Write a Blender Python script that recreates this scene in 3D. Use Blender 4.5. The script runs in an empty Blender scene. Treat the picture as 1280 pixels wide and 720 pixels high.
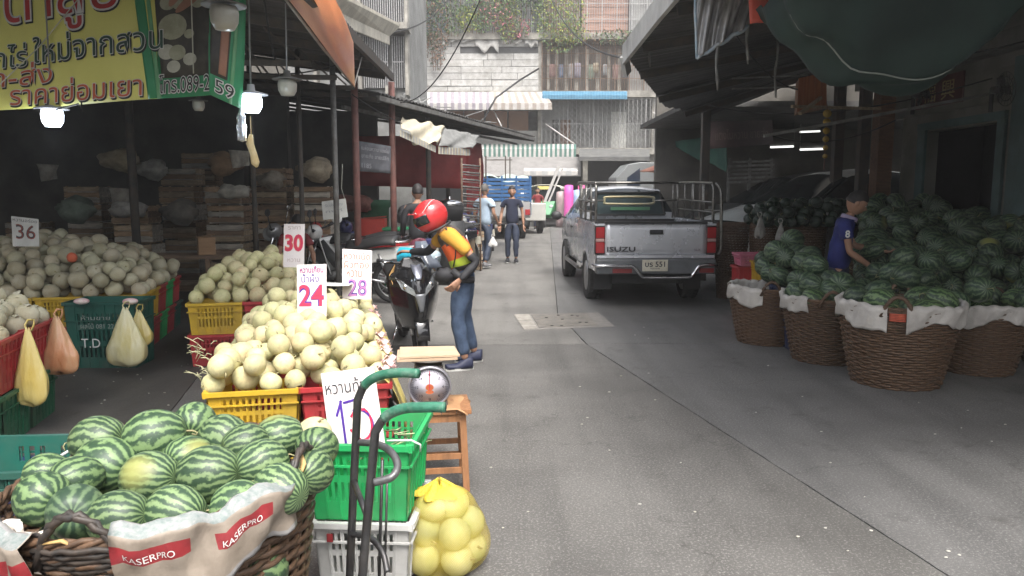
import bpy, bmesh, math, random
import numpy as np
from mathutils import Vector, Matrix, Euler, noise
random.seed(7)
S=bpy.context.scene; COL=S.collection
R=math.radians; PI=math.pi; V=Vector
# ---------------- camera
F=960.0; HC=1.65; PITCH=math.atan(123/960)
cd=bpy.data.cameras.new('camera'); cam=bpy.data.objects.new('camera',cd); COL.objects.link(cam)
cam.location=(0,0,HC); cam.rotation_euler=(R(90)-PITCH,0,0)
cd.sensor_width=36; cd.lens=36*F/1280; cd.clip_end=500; cd.clip_start=.05
S.camera=cam
# ---------------- light
SUN_EL,SUN_AZ=R(58),R(165)      # azimuth measured clockwise from +Y
w=bpy.data.worlds.new('World'); S.world=w; w.use_nodes=True
nt=w.node_tree; bg=nt.nodes['Background']
sk=nt.nodes.new('ShaderNodeTexSky'); sk.sky_type='NISHITA'; sk.sun_disc=False
sk.sun_elevation=SUN_EL; sk.sun_rotation=SUN_AZ; sk.air_density=1.0; sk.dust_density=5; sk.ozone_density=1
hs=nt.nodes.new('ShaderNodeHueSaturation'); hs.inputs['Saturation'].default_value=.35
nt.links.new(sk.outputs[0],hs.inputs['Color']); nt.links.new(hs.outputs[0],bg.inputs[0]); bg.inputs[1].default_value=.15
sd=bpy.data.lights.new('sun','SUN'); sd.energy=1.3; sd.angle=R(25); sd.color=(1,.97,.92)
so=bpy.data.objects.new('sun',sd); COL.objects.link(so)
so.rotation_euler=V((math.sin(SUN_AZ)*math.cos(SUN_EL),math.cos(SUN_AZ)*math.cos(SUN_EL),math.sin(SUN_EL))).to_track_quat('Z','Y').to_euler()
vs=S.view_settings; vs.view_transform='Standard'; vs.look='None'; vs.exposure=1.45; vs.gamma=1
S.render.engine='CYCLES'
try:
    S.cycles.max_bounces=6; S.cycles.diffuse_bounces=3; S.cycles.glossy_bounces=3; S.cycles.transparent_max_bounces=8
    S.cycles.use_denoising=True; S.cycles.sample_clamp_indirect=4
except Exception: pass
# ---------------- pixel helpers (photograph 1280x720 -> world)
CP,SP=math.cos(PITCH),math.sin(PITCH)
def ray(u,v):
    dx=(u-640)/F; dy=(360-v)/F
    return V((dx,CP+dy*SP,-SP+dy*CP))
def A(u,v,Y): d=ray(u,v); return V((0,0,HC))+d*(Y/d.y)
def G(u,v,z=0): d=ray(u,v); return V((0,0,HC))+d*((z-HC)/d.z)
def pix(p):
    q=V(p)-V((0,0,HC)); y=q.y*CP-q.z*SP; z=q.y*SP+q.z*CP
    return 640+F*q.x/y, 360-F*z/y
# ---------------- mesh builder
class B:
    def __init__(s): s.v=[];s.f=[];s.m=[];s.s=[]
    def add(s,vs,fs,m=0,sm=False,M=None):
        n=len(s.v)
        for p in vs: s.v.append(tuple(M@V(p)) if M else tuple(p))
        for f in fs: s.f.append(tuple(i+n for i in f)); s.m.append(m); s.s.append(sm)
        return s
    def hexa(s,p,m=0,M=None): # 4 bottom ccw, 4 top
        return s.add(p,[(3,2,1,0),(4,5,6,7),(0,1,5,4),(1,2,6,5),(2,3,7,6),(3,0,4,7)],m,False,M)
    def box(s,x0,x1,y0,y1,z0,z1,m=0,M=None):
        return s.hexa([(x0,y0,z0),(x1,y0,z0),(x1,y1,z0),(x0,y1,z0),(x0,y0,z1),(x1,y0,z1),(x1,y1,z1),(x0,y1,z1)],m,M)
    def bar(s,a,b,w,h=None,m=0,up=(0,0,1)):
        a=V(a);b=V(b);h=h or w;d=(b-a);L=d.length
        if L<1e-6:return s
        d/=L;u=V(up)
        if abs(d.dot(u))>.98:u=V((0,1,0))
        x=d.cross(u).normalized();z=x.cross(d)
        M=Matrix((x,d,z)).transposed().to_4x4();M.translation=a
        return s.box(-w/2,w/2,0,L,-h/2,h/2,m,M)
    def tube(s,pts,r,n=8,m=0,closed=False,cap=True,sm=True,M=None,flat=1,up=None):
        P=[V(p) for p in pts];k=len(P);rs=r if isinstance(r,(list,tuple)) else [r]*k
        vs=[];pn=None
        for i in range(k):
            if closed:t=P[(i+1)%k]-P[i-1]
            else:t=P[min(i+1,k-1)]-P[max(i-1,0)]
            if t.length<1e-9:t=V((0,0,1))
            t.normalize()
            if pn is None:
                a=V(up) if up else (V((0,0,1)) if abs(t.z)<.9 else V((1,0,0)))
                nn=(a-t*a.dot(t)).normalized()
            else: nn=(pn-t*pn.dot(t)); nn=nn.normalized() if nn.length>1e-6 else pn
            pn=nn;bb=t.cross(nn)
            for j in range(n):
                a=2*PI*j/n; vs.append(P[i]+(nn*math.cos(a)*flat+bb*math.sin(a))*rs[i])
        fs=[]
        for i in range(k if closed else k-1):
            for j in range(n):
                i2=(i+1)%k; fs.append((i*n+j,i*n+(j+1)%n,i2*n+(j+1)%n,i2*n+j))
        if cap and not closed: fs.append(tuple(range(n))[::-1]);fs.append(tuple((k-1)*n+j for j in range(n)))
        return s.add(vs,fs,m,sm,M)
    def lathe(s,prof,n=24,m=0,M=None,sm=True,c=(0,0,0),sx=1,sy=1):
        vs=[];fs=[];k=len(prof)
        for r,z in prof:
            for j in range(n): a=2*PI*j/n; vs.append((c[0]+r*sx*math.cos(a),c[1]+r*sy*math.sin(a),c[2]+z))
        for i in range(k-1):
            for j in range(n): fs.append((i*n+j,i*n+(j+1)%n,(i+1)*n+(j+1)%n,(i+1)*n+j))
        if prof[0][0]>1e-6: fs.append(tuple(range(n))[::-1])
        if prof[-1][0]>1e-6: fs.append(tuple((k-1)*n+j for j in range(n)))
        return s.add(vs,fs,m,sm,M)
    def ell(s,c,r,nu=16,nv=10,m=0,M=None,fn=None):
        if not isinstance(r,(tuple,list)):r=(r,r,r)
        vs=[];fs=[]
        for i in range(nv+1):
            t=PI*i/nv
            for j in range(nu):
                a=2*PI*j/nu;p=V((math.sin(t)*math.cos(a),math.sin(t)*math.sin(a),-math.cos(t)))
                if fn:p=fn(p)
                vs.append((c[0]+p.x*r[0],c[1]+p.y*r[1],c[2]+p.z*r[2]))
        for i in range(nv):
            for j in range(nu): fs.append((i*nu+j,i*nu+(j+1)%nu,(i+1)*nu+(j+1)%nu,(i+1)*nu+j))
        return s.add(vs,fs,m,True,M)
    def surf(s,fn,nu,nv,m=0,sm=True,th=0,M=None):
        P=[[V(fn(i/nu,j/nv)) for i in range(nu+1)] for j in range(nv+1)]
        vs=[p for r in P for p in r];W=nu+1
        fs=[(j*W+i,j*W+i+1,(j+1)*W+i+1,(j+1)*W+i) for j in range(nv) for i in range(nu)]
        if not th: return s.add(vs,fs,m,sm,M)
        off=[]
        for j in range(nv+1):
            for i in range(nu+1):
                a=P[j][min(i+1,nu)]-P[j][max(i-1,0)];b=P[min(j+1,nv)][i]-P[max(j-1,0)][i]
                nn=a.cross(b);nn=nn.normalized() if nn.length>1e-12 else V((0,0,1));off.append(P[j][i]-nn*th)
        N=len(vs);vs=vs+off
        fs=fs+[(a+N,d+N,c+N,b+N) for a,b,c,d in fs]
        for i in range(nu): fs.append((i+1,i,i+N,i+1+N));q=nv*W;fs.append((q+i,q+i+1,q+i+1+N,q+i+N))
        for j in range(nv): q=j*W;fs.append((q,q+W,q+W+N,q+N));q+=nu;fs.append((q+W,q,q+N,q+W+N))
        return s.add(vs,fs,m,sm,M)
    def plate(s,occ,fn,m=0): # occ[j][i] filled cells; fn(u,v,w) w 0 front 1 back
        ny=len(occ);nx=len(occ[0]);vid={};vs=[];fs=[]
        def g(i,j,k):
            if (i,j,k) not in vid: vid[(i,j,k)]=len(vs);vs.append(fn(i/nx,j/ny,k))
            return vid[(i,j,k)]
        o=lambda i,j:0<=i<nx and 0<=j<ny and occ[j][i]
        for j in range(ny):
            for i in range(nx):
                if not o(i,j):continue
                fs.append((g(i,j,0),g(i+1,j,0),g(i+1,j+1,0),g(i,j+1,0)))
                fs.append((g(i,j,1),g(i,j+1,1),g(i+1,j+1,1),g(i+1,j,1)))
                if not o(i-1,j):fs.append((g(i,j,0),g(i,j+1,0),g(i,j+1,1),g(i,j,1)))
                if not o(i+1,j):fs.append((g(i+1,j+1,0),g(i+1,j,0),g(i+1,j,1),g(i+1,j+1,1)))
                if not o(i,j-1):fs.append((g(i+1,j,0),g(i,j,0),g(i,j,1),g(i+1,j,1)))
                if not o(i,j+1):fs.append((g(i,j+1,0),g(i+1,j+1,0),g(i+1,j+1,1),g(i,j+1,1)))
        return s.add(vs,fs,m)
    def prism(s,poly,z0,z1,m=0,M=None,ax=None):
        n=len(poly);vs=[(x,y,z0) for x,y in poly]+[(x,y,z1) for x,y in poly]
        fs=[tuple(range(n))[::-1],tuple(range(n,2*n))]+[(i,(i+1)%n,(i+1)%n+n,i+n) for i in range(n)]
        return s.add(vs,fs,m,False,M)
    def mesh(s,name,mats):
        me=bpy.data.meshes.new(name);me.from_pydata([tuple(v) for v in s.v],[],s.f)
        for x in (mats if isinstance(mats,(list,tuple)) else [mats]): me.materials.append(x)
        me.polygons.foreach_set('material_index',s.m);me.polygons.foreach_set('use_smooth',s.s);me.update()
        return me
    def build(s,name,mats,parent=None,loc=None,rot=None,bevel=0,**tags):
        return link(name,s.mesh(name,mats),parent,loc,rot,bevel,**tags)
def link(name,me,parent=None,loc=None,rot=None,bevel=0,**tags):
    o=bpy.data.objects.new(name,me);COL.objects.link(o)
    if parent:o.parent=parent
    if loc is not None:o.location=loc
    if rot is not None:o.rotation_euler=rot
    if bevel:
        b=o.modifiers.new('b','BEVEL');b.width=bevel;b.segments=2;b.limit_method='ANGLE';b.angle_limit=R(40)
    return tag(o,**tags)
def tag(o,label=None,cat=None,group=None,kind=None):
    if label:o['label']=label
    if cat:o['category']=cat
    if group:o['group']=group
    if kind:o['kind']=kind
    return o
def thing(name,label,cat,loc=(0,0,0),rz=0,group=None):
    return link(name,None,None,loc,(0,0,rz),label=label,cat=cat,group=group)
def dup(o,parent=None,loc=None,rot=None,scale=None,label=None,group=None):
    c=o.copy();COL.objects.link(c)
    if parent is not None:c.parent=parent
    if loc is not None:c.location=loc
    if rot is not None:c.rotation_euler=rot
    if scale is not None:c.scale=scale
    if label:c['label']=label
    if group:c['group']=group
    for ch in KIDS.get(o.name) or [x for x in o.children]: dup(ch,c)
    return c
KIDS={}
def ordn(n):
    w=['zeroth','first','second','third','fourth','fifth','sixth','seventh','eighth','ninth','tenth','eleventh','twelfth']
    return w[n] if n<len(w) else '%d%s'%(n,{1:'st',2:'nd',3:'rd'}.get(n%10 if n%100 not in(11,12,13) else 0,'th'))
# ---------------- materials
def nodes(name):
    m=bpy.data.materials.new(name);m.use_nodes=True;t=m.node_tree;return m,t,t.nodes['Principled BSDF']
def N(t,ty,ins=None,**at):
    n=t.nodes.new('ShaderNode'+ty)
    for k,v in at.items():setattr(n,k,v)
    for k,v in (ins or {}).items():
        if hasattr(v,'is_output') or isinstance(v,bpy.types.NodeSocket):t.links.new(v,n.inputs[k])
        else:n.inputs[k].default_value=v
    return n
def c4(c):return (c[0],c[1],c[2],1)
def ramp(t,fac,st):
    r=t.nodes.new('ShaderNodeValToRGB');e=r.color_ramp.elements
    while len(e)<len(st):e.new(.5)
    for i,(p,c) in enumerate(st):e[i].position=p;e[i].color=c4(c) if len(c)==3 else c
    t.links.new(fac,r.inputs[0]);return r.outputs[0]
def mixc(t,f,a,b,bt='MIX'):
    n=t.nodes.new('ShaderNodeMix');n.data_type='RGBA';n.blend_type=bt
    for k,x in ((0,f),(6,a),(7,b)):
        if isinstance(x,bpy.types.NodeSocket):t.links.new(x,n.inputs[k])
        else:n.inputs[k].default_value=x if k==0 else c4(x)
    return n.outputs[2]
MATS={}
def pm(name,c,c2=None,sc=6,rough=.6,metal=0,bump=.15,bsc=60,rand=.12,dirt=0,dc=(.05,.045,.04),coat=0,stretch=None,world=False,amt=1,**kw):
    if name in MATS:return MATS[name]
    m,t,b=nodes(name);tc=N(t,'TexCoord')
    co=tc.outputs['Object']
    if world: co=N(t,'NewGeometry').outputs['Position']
    if stretch: co=N(t,'Mapping',{0:co,3:stretch}).outputs[0]
    col=None
    c2=c2 or tuple(x*.78 for x in c)
    n1=N(t,'TexNoise',{'Vector':co,'Scale':sc,'Detail':5,'Roughness':.6})
    f=ramp(t,n1.outputs[0],[(.35,(0,0,0)),(.65,(1,1,1))])
    if amt<1: f=N(t,'Math',{0:f,1:amt},operation='MULTIPLY').outputs[0]
    col=mixc(t,f,c,c2)
    if dirt:
        n2=N(t,'TexNoise',{'Vector':co,'Scale':sc*.45,'Detail':8,'Roughness':.7})
        f2=ramp(t,n2.outputs[0],[(.45,(0,0,0)),(.7,(dirt,)*3)])
        col=mixc(t,f2,col,dc)
    if rand:
        oi=N(t,'ObjectInfo');mr=N(t,'MapRange',{0:oi.outputs['Random'],3:1-rand,4:1+rand})
        col=N(t,'HueSaturation',{'Value':mr.outputs[0],'Color':col}).outputs[0]
    t.links.new(col,b.inputs['Base Color'])
    b.inputs['Metallic'].default_value=metal
    rr=N(t,'MapRange',{0:n1.outputs[0],3:max(0,rough-.1),4:min(1,rough+.12)});t.links.new(rr.outputs[0],b.inputs['Roughness'])
    if coat:b.inputs['Coat Weight'].default_value=coat;b.inputs['Coat Roughness'].default_value=.08
    if bump:
        n3=N(t,'TexNoise',{'Vector':co,'Scale':bsc,'Detail':3})
        bp=N(t,'Bump',{'Strength':bump,'Distance':.01,'Height':n3.outputs[0]});t.links.new(bp.outputs[0],b.inputs['Normal'])
    for k,v in kw.items():b.inputs[k.replace('_',' ')].default_value=v
    MATS[name]=m;return m
def emis(name,c,s):
    m,t,b=nodes(name);b.inputs['Base Color'].default_value=c4(c);b.inputs['Emission Color'].default_value=c4(c);b.inputs['Emission Strength'].default_value=s;return m
# ---------------- text
_fc={}
def text_geo(txt,size,thick=.0,off=0):
    k=(txt,size,off)
    if k in _fc:return _fc[k]
    cu=bpy.data.curves.new('t','FONT');cu.body=txt;cu.size=size;cu.resolution_u=3;cu.offset=off;cu.fill_mode='FRONT'
    o=bpy.data.objects.new('t',cu);COL.objects.link(o)
    me=bpy.data.meshes.new_from_object(o.evaluated_get(bpy.context.evaluated_depsgraph_get()))
    vs=[V(v.co) for v in me.vertices];fs=[tuple(p.vertices) for p in me.polygons]
    bpy.data.objects.remove(o);bpy.data.curves.remove(cu);bpy.data.meshes.remove(me)
    _fc[k]=(vs,fs);return _fc[k]
def text(b,txt,size,fn,m=0,off=0,fitw=None,fith=None,x=0,y=0,sx=1,cx=False):
    """flat lettering; fn maps (x,y) -> world/local point"""
    vs,fs=text_geo(txt,size,0,off)
    if not vs:return
    x0=min(v.x for v in vs);x1=max(v.x for v in vs);y0=min(v.y for v in vs);y1=max(v.y for v in vs)
    kx=(fitw/(x1-x0)) if fitw else sx;ky=(fith/(y1-y0)) if fith else 1
    if fitw and not fith:ky=kx
    ox=-x0*kx-( (x1-x0)*kx/2 if cx else 0);oy=-y0*ky if fith else 0
    b.add([fn(x+v.x*kx+ox,y+v.y*ky+oy) for v in vs],fs,m)
# ================= materials of the setting
def ground_mat(name,c1,c2,sp=.5,wet=.55):
    m,t,b=nodes(name);p=N(t,'NewGeometry').outputs['Position']
    n1=N(t,'TexNoise',{'Vector':p,'Scale':.7,'Detail':8,'Roughness':.65})
    col=ramp(t,n1.outputs[0],[(.3,c1),(.7,c2)])
    st=N(t,'Mapping',{0:p,2:(0,0,R(-14)),3:(3.2,.22,1)}).outputs[0]
    n2=N(t,'TexNoise',{'Vector':st,'Scale':1.2,'Detail':4})
    col=mixc(t,ramp(t,n2.outputs[0],[(.45,(0,0,0)),(.7,(.55,.55,.55))]),col,tuple(x*.62 for x in c1))
    n3=N(t,'TexNoise',{'Vector':p,'Scale':75,'Detail':3,'Roughness':.8})
    col=mixc(t,ramp(t,n3.outputs[0],[(.52,(0,0,0)),(.68,(sp,)*3)]),col,tuple(min(1,x*2.3) for x in c2))
    v=N(t,'TexVoronoi',{'Vector':p,'Scale':95})
    col=mixc(t,ramp(t,v.outputs['Distance'],[(.0,(.5*sp,)*3),(.3,(0,0,0))]),col,tuple(x*.45 for x in c1))
    n4=N(t,'TexNoise',{'Vector':p,'Scale':2.6,'Detail':9,'Roughness':.75})
    col=mixc(t,ramp(t,n4.outputs[0],[(.56,(0,0,0)),(.72,(.6,.6,.6))]),col,(.04,.037,.033))
    n5=N(t,'TexNoise',{'Vector':p,'Scale':.9,'Detail':3,'Roughness':.5});col=mixc(t,ramp(t,n5.outputs[0],[(.48,(0,0,0)),(.66,(.34,.34,.34))]),col,tuple(x*.5 for x in c1))
    ck=N(t,'TexVoronoi',{'Vector':N(t,'VectorMath',{0:p,1:N(t,'TexNoise',{'Vector':p,'Scale':1.5,'Detail':6}).outputs['Color']},operation='ADD').outputs[0],'Scale':.55},feature='DISTANCE_TO_EDGE')
    col=mixc(t,ramp(t,ck.outputs['Distance'],[(.0,(.38,.38,.38)),(.004,(0,0,0))]),col,(.03,.028,.026))
    t.links.new(col,b.inputs['Base Color'])
    t.links.new(ramp(t,n1.outputs[0],[(.3,(wet,)*3),(.7,(wet+.2,)*3)]),b.inputs['Roughness'])
    b.inputs['Specular IOR Level'].default_value=.4
    bp=N(t,'Bump',{'Strength':.35,'Distance':.004,'Height':n3.outputs[0]})
    bp2=N(t,'Bump',{'Strength':.3,'Distance':.03,'Height':n4.outputs[0],'Normal':bp.outputs[0]})
    t.links.new(bp2.outputs[0],b.inputs['Normal']);return m
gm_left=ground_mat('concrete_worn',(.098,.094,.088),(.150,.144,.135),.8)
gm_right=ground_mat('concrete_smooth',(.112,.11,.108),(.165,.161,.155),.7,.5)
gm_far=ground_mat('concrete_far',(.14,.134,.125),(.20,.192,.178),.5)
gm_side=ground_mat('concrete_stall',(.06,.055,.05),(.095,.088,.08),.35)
gm_base=ground_mat('earth_joint',(.03,.03,.03),(.05,.048,.045),.2)
b=B();b.box(-150,150,-60,200,-.5,-.03);b.build('ground',gm_base,kind='structure')
road=link('road',None,kind='structure')
def slab(poly,m,name='slab'):
    # polygon (world xy) -> slab with slightly ragged edge
    pts=[];rr=random.Random(len(poly)+int(poly[0][0]*31))
    for i in range(len(poly)):
        a=V(poly[i]).to_2d() if len(poly[i])>2 else V(poly[i]);c=V(poly[(i+1)%len(poly)]);c=c.to_2d() if len(c)>2 else c
        k=max(1,int((c-a).length/.12)) if (c-a).length<14 else 1
        for j in range(k): 
            q=a.lerp(c,j/k)
            if k>1 and j: d=(c-a).normalized();q=q+V((-d.y,d.x))*rr.gauss(0,.0022)
            pts.append((q.x,q.y))
    x=B();x.prism(pts,-.03,0);return x.build(name,m,road)
g=lambda u,v:(G(u,v).x,G(u,v).y)
J=V(g(697,392));C1=V(g(733,430));C2=V(g(1190,722));cdir=(C2-C1).normalized();C3=C1+cdir*12
J2=V(g(690,315));Jf=J+(J2-J).normalized()*45
gap=.0055
def off(p,q,d): # shift along normal
    t=(V(q)-V(p)).normalized();n=V((-t.y,t.x));return (p[0]+n.x*d,p[1]+n.y*d)
Tl=V(g(245,478));tl_dir=V((-.213,.977))  # joint beside the stall
L0=Tl-tl_dir*9;L1=Tl+tl_dir*40
hx=lambda y:(C1.x-.02, y)
# near road left of the crack, right of the stall joint
yT=C1.y
slab([(L0.x+.01,L0.y),(C3.x-.01,C3.y),(C1.x-.012,C1.y),( -2.6+ (Tl.x+2.6),yT)] if False else [(L0.x,L0.y),(C3.x-gap,C3.y-.02),(C1.x-gap,C1.y-gap),(Tl.x+tl_dir.x/tl_dir.y*(yT-Tl.y)+.01,yT-gap-.14)],gm_left)
slab([(C3.x+gap,C3.y-.02),(26,C3.y-.5),(26,yT+.75),(C1.x+gap,yT-gap)],gm_right)
xl=lambda y:Tl.x+tl_dir.x/tl_dir.y*(y-Tl.y)+.01
slab([(xl(yT),yT+gap-.14),(C1.x-gap,yT+gap*2),(J.x-gap,J.y),(Jf.x-gap,Jf.y),(xl(Jf.y),Jf.y)],gm_far)
slab([(C1.x+gap,yT+gap*2),(26,yT+.77),(26,Jf.y),(Jf.x+gap,Jf.y),(J.x+gap,J.y)],gm_right)
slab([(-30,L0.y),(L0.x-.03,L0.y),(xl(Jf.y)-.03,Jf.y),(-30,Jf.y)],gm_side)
slab([(-30,Jf.y+.02),(26,Jf.y+.02),(26,Jf.y+60),(-30,Jf.y+60)],gm_far)
# cast drain cover let into the road
pale=pm('pale_concrete',(.42,.39,.34),(.3,.28,.25),8,.85,dirt=.5,bsc=120)
irn=pm('cover_metal',(.14,.13,.12),(.22,.2,.17),12,.6,dirt=.6,bsc=90)
dc=link('drain_cover',None,label='rectangular metal drain cover with pale concrete strip set in the road behind the pickup',cat='drain cover')
def quad(b,uv,z0,z1,m=0):
    P=[G(u,v) for u,v in uv];b.hexa([(p.x,p.y,z0) for p in P]+[(p.x,p.y,z1) for p in P],m)
x=B();quad(x,[(655,413),(768,408),(748,391),(641,393)],-.02,.004);x.build('surround',pm('cover_surround',(.2,.19,.175),(.27,.25,.23),10,.85),dc)
x=B();quad(x,[(655,412),(672,411),(661,393),(643,394)],0,.008);x.build('concrete_strip',pale,dc)
x=B();quad(x,[(674,410),(747,407),(732,392),(664,394)],0,.01)
x.build('plate',irn,dc)
x=B()
for (u,v) in [(690,408),(703,400),(715,395),(722,396),(702,408),(733,404),(683,398),(725,404),(698,395)]:
    p=G(u,v);x.lathe([(.022,.0101),(.018,.014)],8,0,c=(p.x,p.y,0))
x.build('lifting_hole',pm('black_hole',(.01,.01,.01),rand=0),dc)
# small litter on the road
lit=pm('litter_pale',(.6,.58,.55),(.4,.38,.3),9)
rr=random.Random(3);x=B()
for i in range(70):
    u,v=rr.uniform(600,1280),rr.uniform(400,700)
    if i>44:u,v=rr.uniform(60,250),rr.uniform(440,540)
    p=G(u,v);s=rr.uniform(.004,.013)
    x.ell((p.x,p.y,.003),(s,s*rr.uniform(.4,1),.003),6,4)
x.build('litter',lit,label='tiny pale scraps of litter scattered over the grey road',cat='litter',kind='stuff')

# ================= far building
wall_w=pm('painted_wall',(.5,.49,.46),(.36,.35,.33),1.2,.85,dirt=.7,dc=(.16,.15,.14),rand=0)
wall_g=pm('grey_wall',(.3,.3,.29),(.22,.22,.21),1.5,.85,dirt=.6,rand=0)
wall_d=pm('dark_wall',(.06,.06,.06),(.04,.04,.04),2,.9,rand=0)
conc=pm('old_concrete',(.36,.34,.3),(.2,.19,.17),2,.9,dirt=.8,dc=(.07,.065,.055),rand=.1)
metal=pm('galvanised_bar',(.42,.42,.42),(.25,.24,.23),20,.5,.5,rand=.15)
rust=pm('rusty_bar',(.2,.13,.09),(.12,.08,.06),20,.75,.3,rand=.15)
louv=pm('white_board',(.46,.455,.44),(.33,.32,.30),4,.85,dirt=.6,dc=(.2,.19,.17),rand=.12)
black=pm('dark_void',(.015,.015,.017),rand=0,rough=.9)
woodb=pm('brown_board',(.25,.13,.075),(.17,.09,.055),5,.7,stretch=(1,8,8),rand=.2)
rosew=pm('pinkish_timber',(.48,.29,.22),(.36,.2,.15),3,.8,stretch=(.4,3,6),dirt=.5,rand=.15)
Yf=42.0
def X(u,Y=Yf):return (u-640)/F*Y*1.012
def Z(v,Y=Yf):return A(640,v,Y).z
FB=link('apartment_block',None,label='pale weathered shophouse block with caged balconies closing off the far end of the street',cat='building')
def fbox(b,u0,u1,v0,v1,y0,y1,m=0): # v0 top
    b.box(X(u0),X(u1),Yf+y0,Yf+y1,Z(v1),Z(v0),m)
# main body kept behind recesses
x=B();fbox(x,300,1000,-330,520,1.6,2.2)
x.build('wall',wall_g,FB)
x=B();fbox(x,430,517,120,330,.0,1.6);fbox(x,780,960,-330,118,.0,1.6,0);x.build('wall',wall_g,FB)
x=B()
for v in (118,46,-36,-118,-200): fbox(x,516,860,v-4,v+4,-.25,1.6)
for v in (188,): fbox(x,516,1000,v-3,v+5,-.15,1.6)
x.build('floor_slab',conc,FB)
x=B()
for u in (517,674,812,1000): fbox(x,u-2.5,u+2.5,-330,190,.0,1.55)
for u in (517,598,674,730,812,900): fbox(x,u-3,u+3,190,300,.2,1.5)
x.build('column',conc,FB)
# ground floor: black panel standing in for the shade inside the openings
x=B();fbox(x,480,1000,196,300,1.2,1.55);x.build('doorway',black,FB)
# first floor left: brown shutters and dark panes
for (u0,u1,m_) in [(520,556,wall_d),(558,580,woodb),(582,606,woodb),(608,634,woodb),(636,660,woodb)]:
    x=B();fbox(x,u0,u1,138,163,.35,.5);x.build('shutter',m_,FB)
x=B();fbox(x,519,672,163,186,.2,1.2);fbox(x,519,672,122,137,.2,1.2);x.build('wall',wall_w,FB)
# white boarded storey, board by board
rr=random.Random(5)
v=50
for k in range(8):
    vb=v+8.2;u=520;gp=0
    while u<672:
        L=rr.uniform(26,60);u1=min(672,u+L)
        if not (k==1 and rr.random()<.7 and 530<u<650):
            y=rr.uniform(-.05,.0);x=B();fbox(x,u+.3,u1-.3,v+.5,vb-(0 if k!=1 else 0),y,y+.04);x.build('board',louv,FB)
        u=u1
    v=vb
x=B();fbox(x,519,673,46,116,.1,.2);x.build('board_backing',pm('backing',(.1,.1,.1),rand=0),FB)
# torn sheets hanging at the top of that storey
x=B()
for (u0,u1,h) in [(522,548,6),(548,560,13),(566,590,7),(596,624,20),(628,652,9),(655,671,14)]:
    a=X(u0);c=X(u1);z1=Z(47);hz=(Z(47)-Z(47+h))
    x.surf(lambda s,t:(a+(c-a)*s,Yf-.1-.04*math.sin(s*9)-.05*t,z1-hz*t*(1-.45*math.sin(s*5+a)**2)),10,4,th=.01)
x.build('torn_sheet',louv,FB)
# caged storeys: bars are parts
def cage(u0,u1,v0,v1,n,name,m_,y=-.12,hb=3,diag=False):
    x=B()
    for k in range(hb+1):
        vv=v0+(v1-v0)*k/hb;x.bar((X(u0),Yf+y,Z(vv)),(X(u1),Yf+y,Z(vv)),.03)
    for i in range(n+1):
        uu=u0+(u1-u0)*i/n
        x.bar((X(uu),Yf+y-.02,Z(v0)),(X(uu),Yf+y-.02,Z(v1)),.022 if i%6 else .05)
    if diag:
        W=X(u1)-X(u0);H=Z(v0)-Z(v1);st=.28;k=-H
        while k<W:
            for s in (0,1):
                a0=max(k,0);a1=min(k+H,W)
                if a1>a0:
                    za=Z(v1)+(a0-k) if s==0 else Z(v0)-(a0-k);zb=Z(v1)+(a1-k) if s==0 else Z(v0)-(a1-k)
                    x.bar((X(u0)+a0,Yf+y-.01,za),(X(u0)+a1,Yf+y-.01,zb),.012)
            k+=st
    x.build(name,m_,FB,kind='stuff')
cage(676,810,52,114,46,'window_grille',rust,hb=4)
cage(676,812,124,186,26,'window_net',metal,hb=2,diag=True)
cage(814,884,134,186,14,'window_net',metal,hb=2,diag=True)
cage(519,674,-34,44,58,'balcony_grille',metal,hb=5)
cage(676,812,-34,44,46,'balcony_grille',metal,hb=4)
cage(519,812,-116,-40,60,'balcony_grille',metal,hb=4)
# behind the cages
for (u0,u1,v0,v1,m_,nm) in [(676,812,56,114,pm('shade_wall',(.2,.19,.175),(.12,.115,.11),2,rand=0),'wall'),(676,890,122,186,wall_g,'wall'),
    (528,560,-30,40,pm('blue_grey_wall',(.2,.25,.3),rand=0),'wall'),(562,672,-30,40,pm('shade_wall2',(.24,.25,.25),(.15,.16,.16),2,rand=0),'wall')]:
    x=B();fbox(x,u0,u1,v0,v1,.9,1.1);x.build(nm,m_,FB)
for (u0,u1,v0,v1,m_) in [(700,712,148,186,woodb),(763,781,138,184,pm('cream_door',(.6,.6,.56),rand=0)),(690,698,148,184,wall_d),(715,724,148,184,wall_g)]:
    x=B();fbox(x,u0,u1,v0,v1,.8,.89);x.build('door',m_,FB)
for i,u in enumerate((684,694,706,718,731,744,757,770,783,796)):
    x=B();fbox(x,u-2,u+2,60,112,.25+.05*(i%3),.4);x.build('louvre_post',conc,FB)
# pinkish timber boards, third floor right
for k in range(8):
    v0=-34+k*10;x=B();fbox(x,724,812,v0+.5,v0+9.6,.5,.56+.03*(k%2));x.build('timber_board',rosew,FB)
x=B();fbox(x,678,722,-34,40,.5,.6);x.build('wall',pm('brown_wall',(.22,.15,.12),rand=0),FB)
# laundry and bits behind the grille
cl=[(.28,.17,.16),(.15,.2,.3),(.4,.4,.41),(.3,.28,.34),(.17,.22,.17),(.35,.3,.22),(.32,.33,.34)]
rr=random.Random(11)
for i in range(11):
    u=685+i*11+rr.uniform(-3,3);h=rr.uniform(12,20);x=B();a=X(u);c=X(u+rr.uniform(5,8));z1=Z(80+rr.uniform(-2,2));z0=z1-(Z(80)-Z(80+h))
    x.surf(lambda s,t:(a+(c-a)*s,Yf+.1+.04*math.sin(s*8+t),z1+(z0-z1)*t),6,3,th=.01)
    x.build('hanging_garment',pm('garment_%d'%(i%7),cl[i%7],rand=0),None,label='%s garment, %s from left, drying behind the rusty second floor grille'%(['red','blue','white','lilac','green','ochre','grey'][i%7],ordn(i+1)),cat='garment',group='laundry behind the grille')
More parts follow.
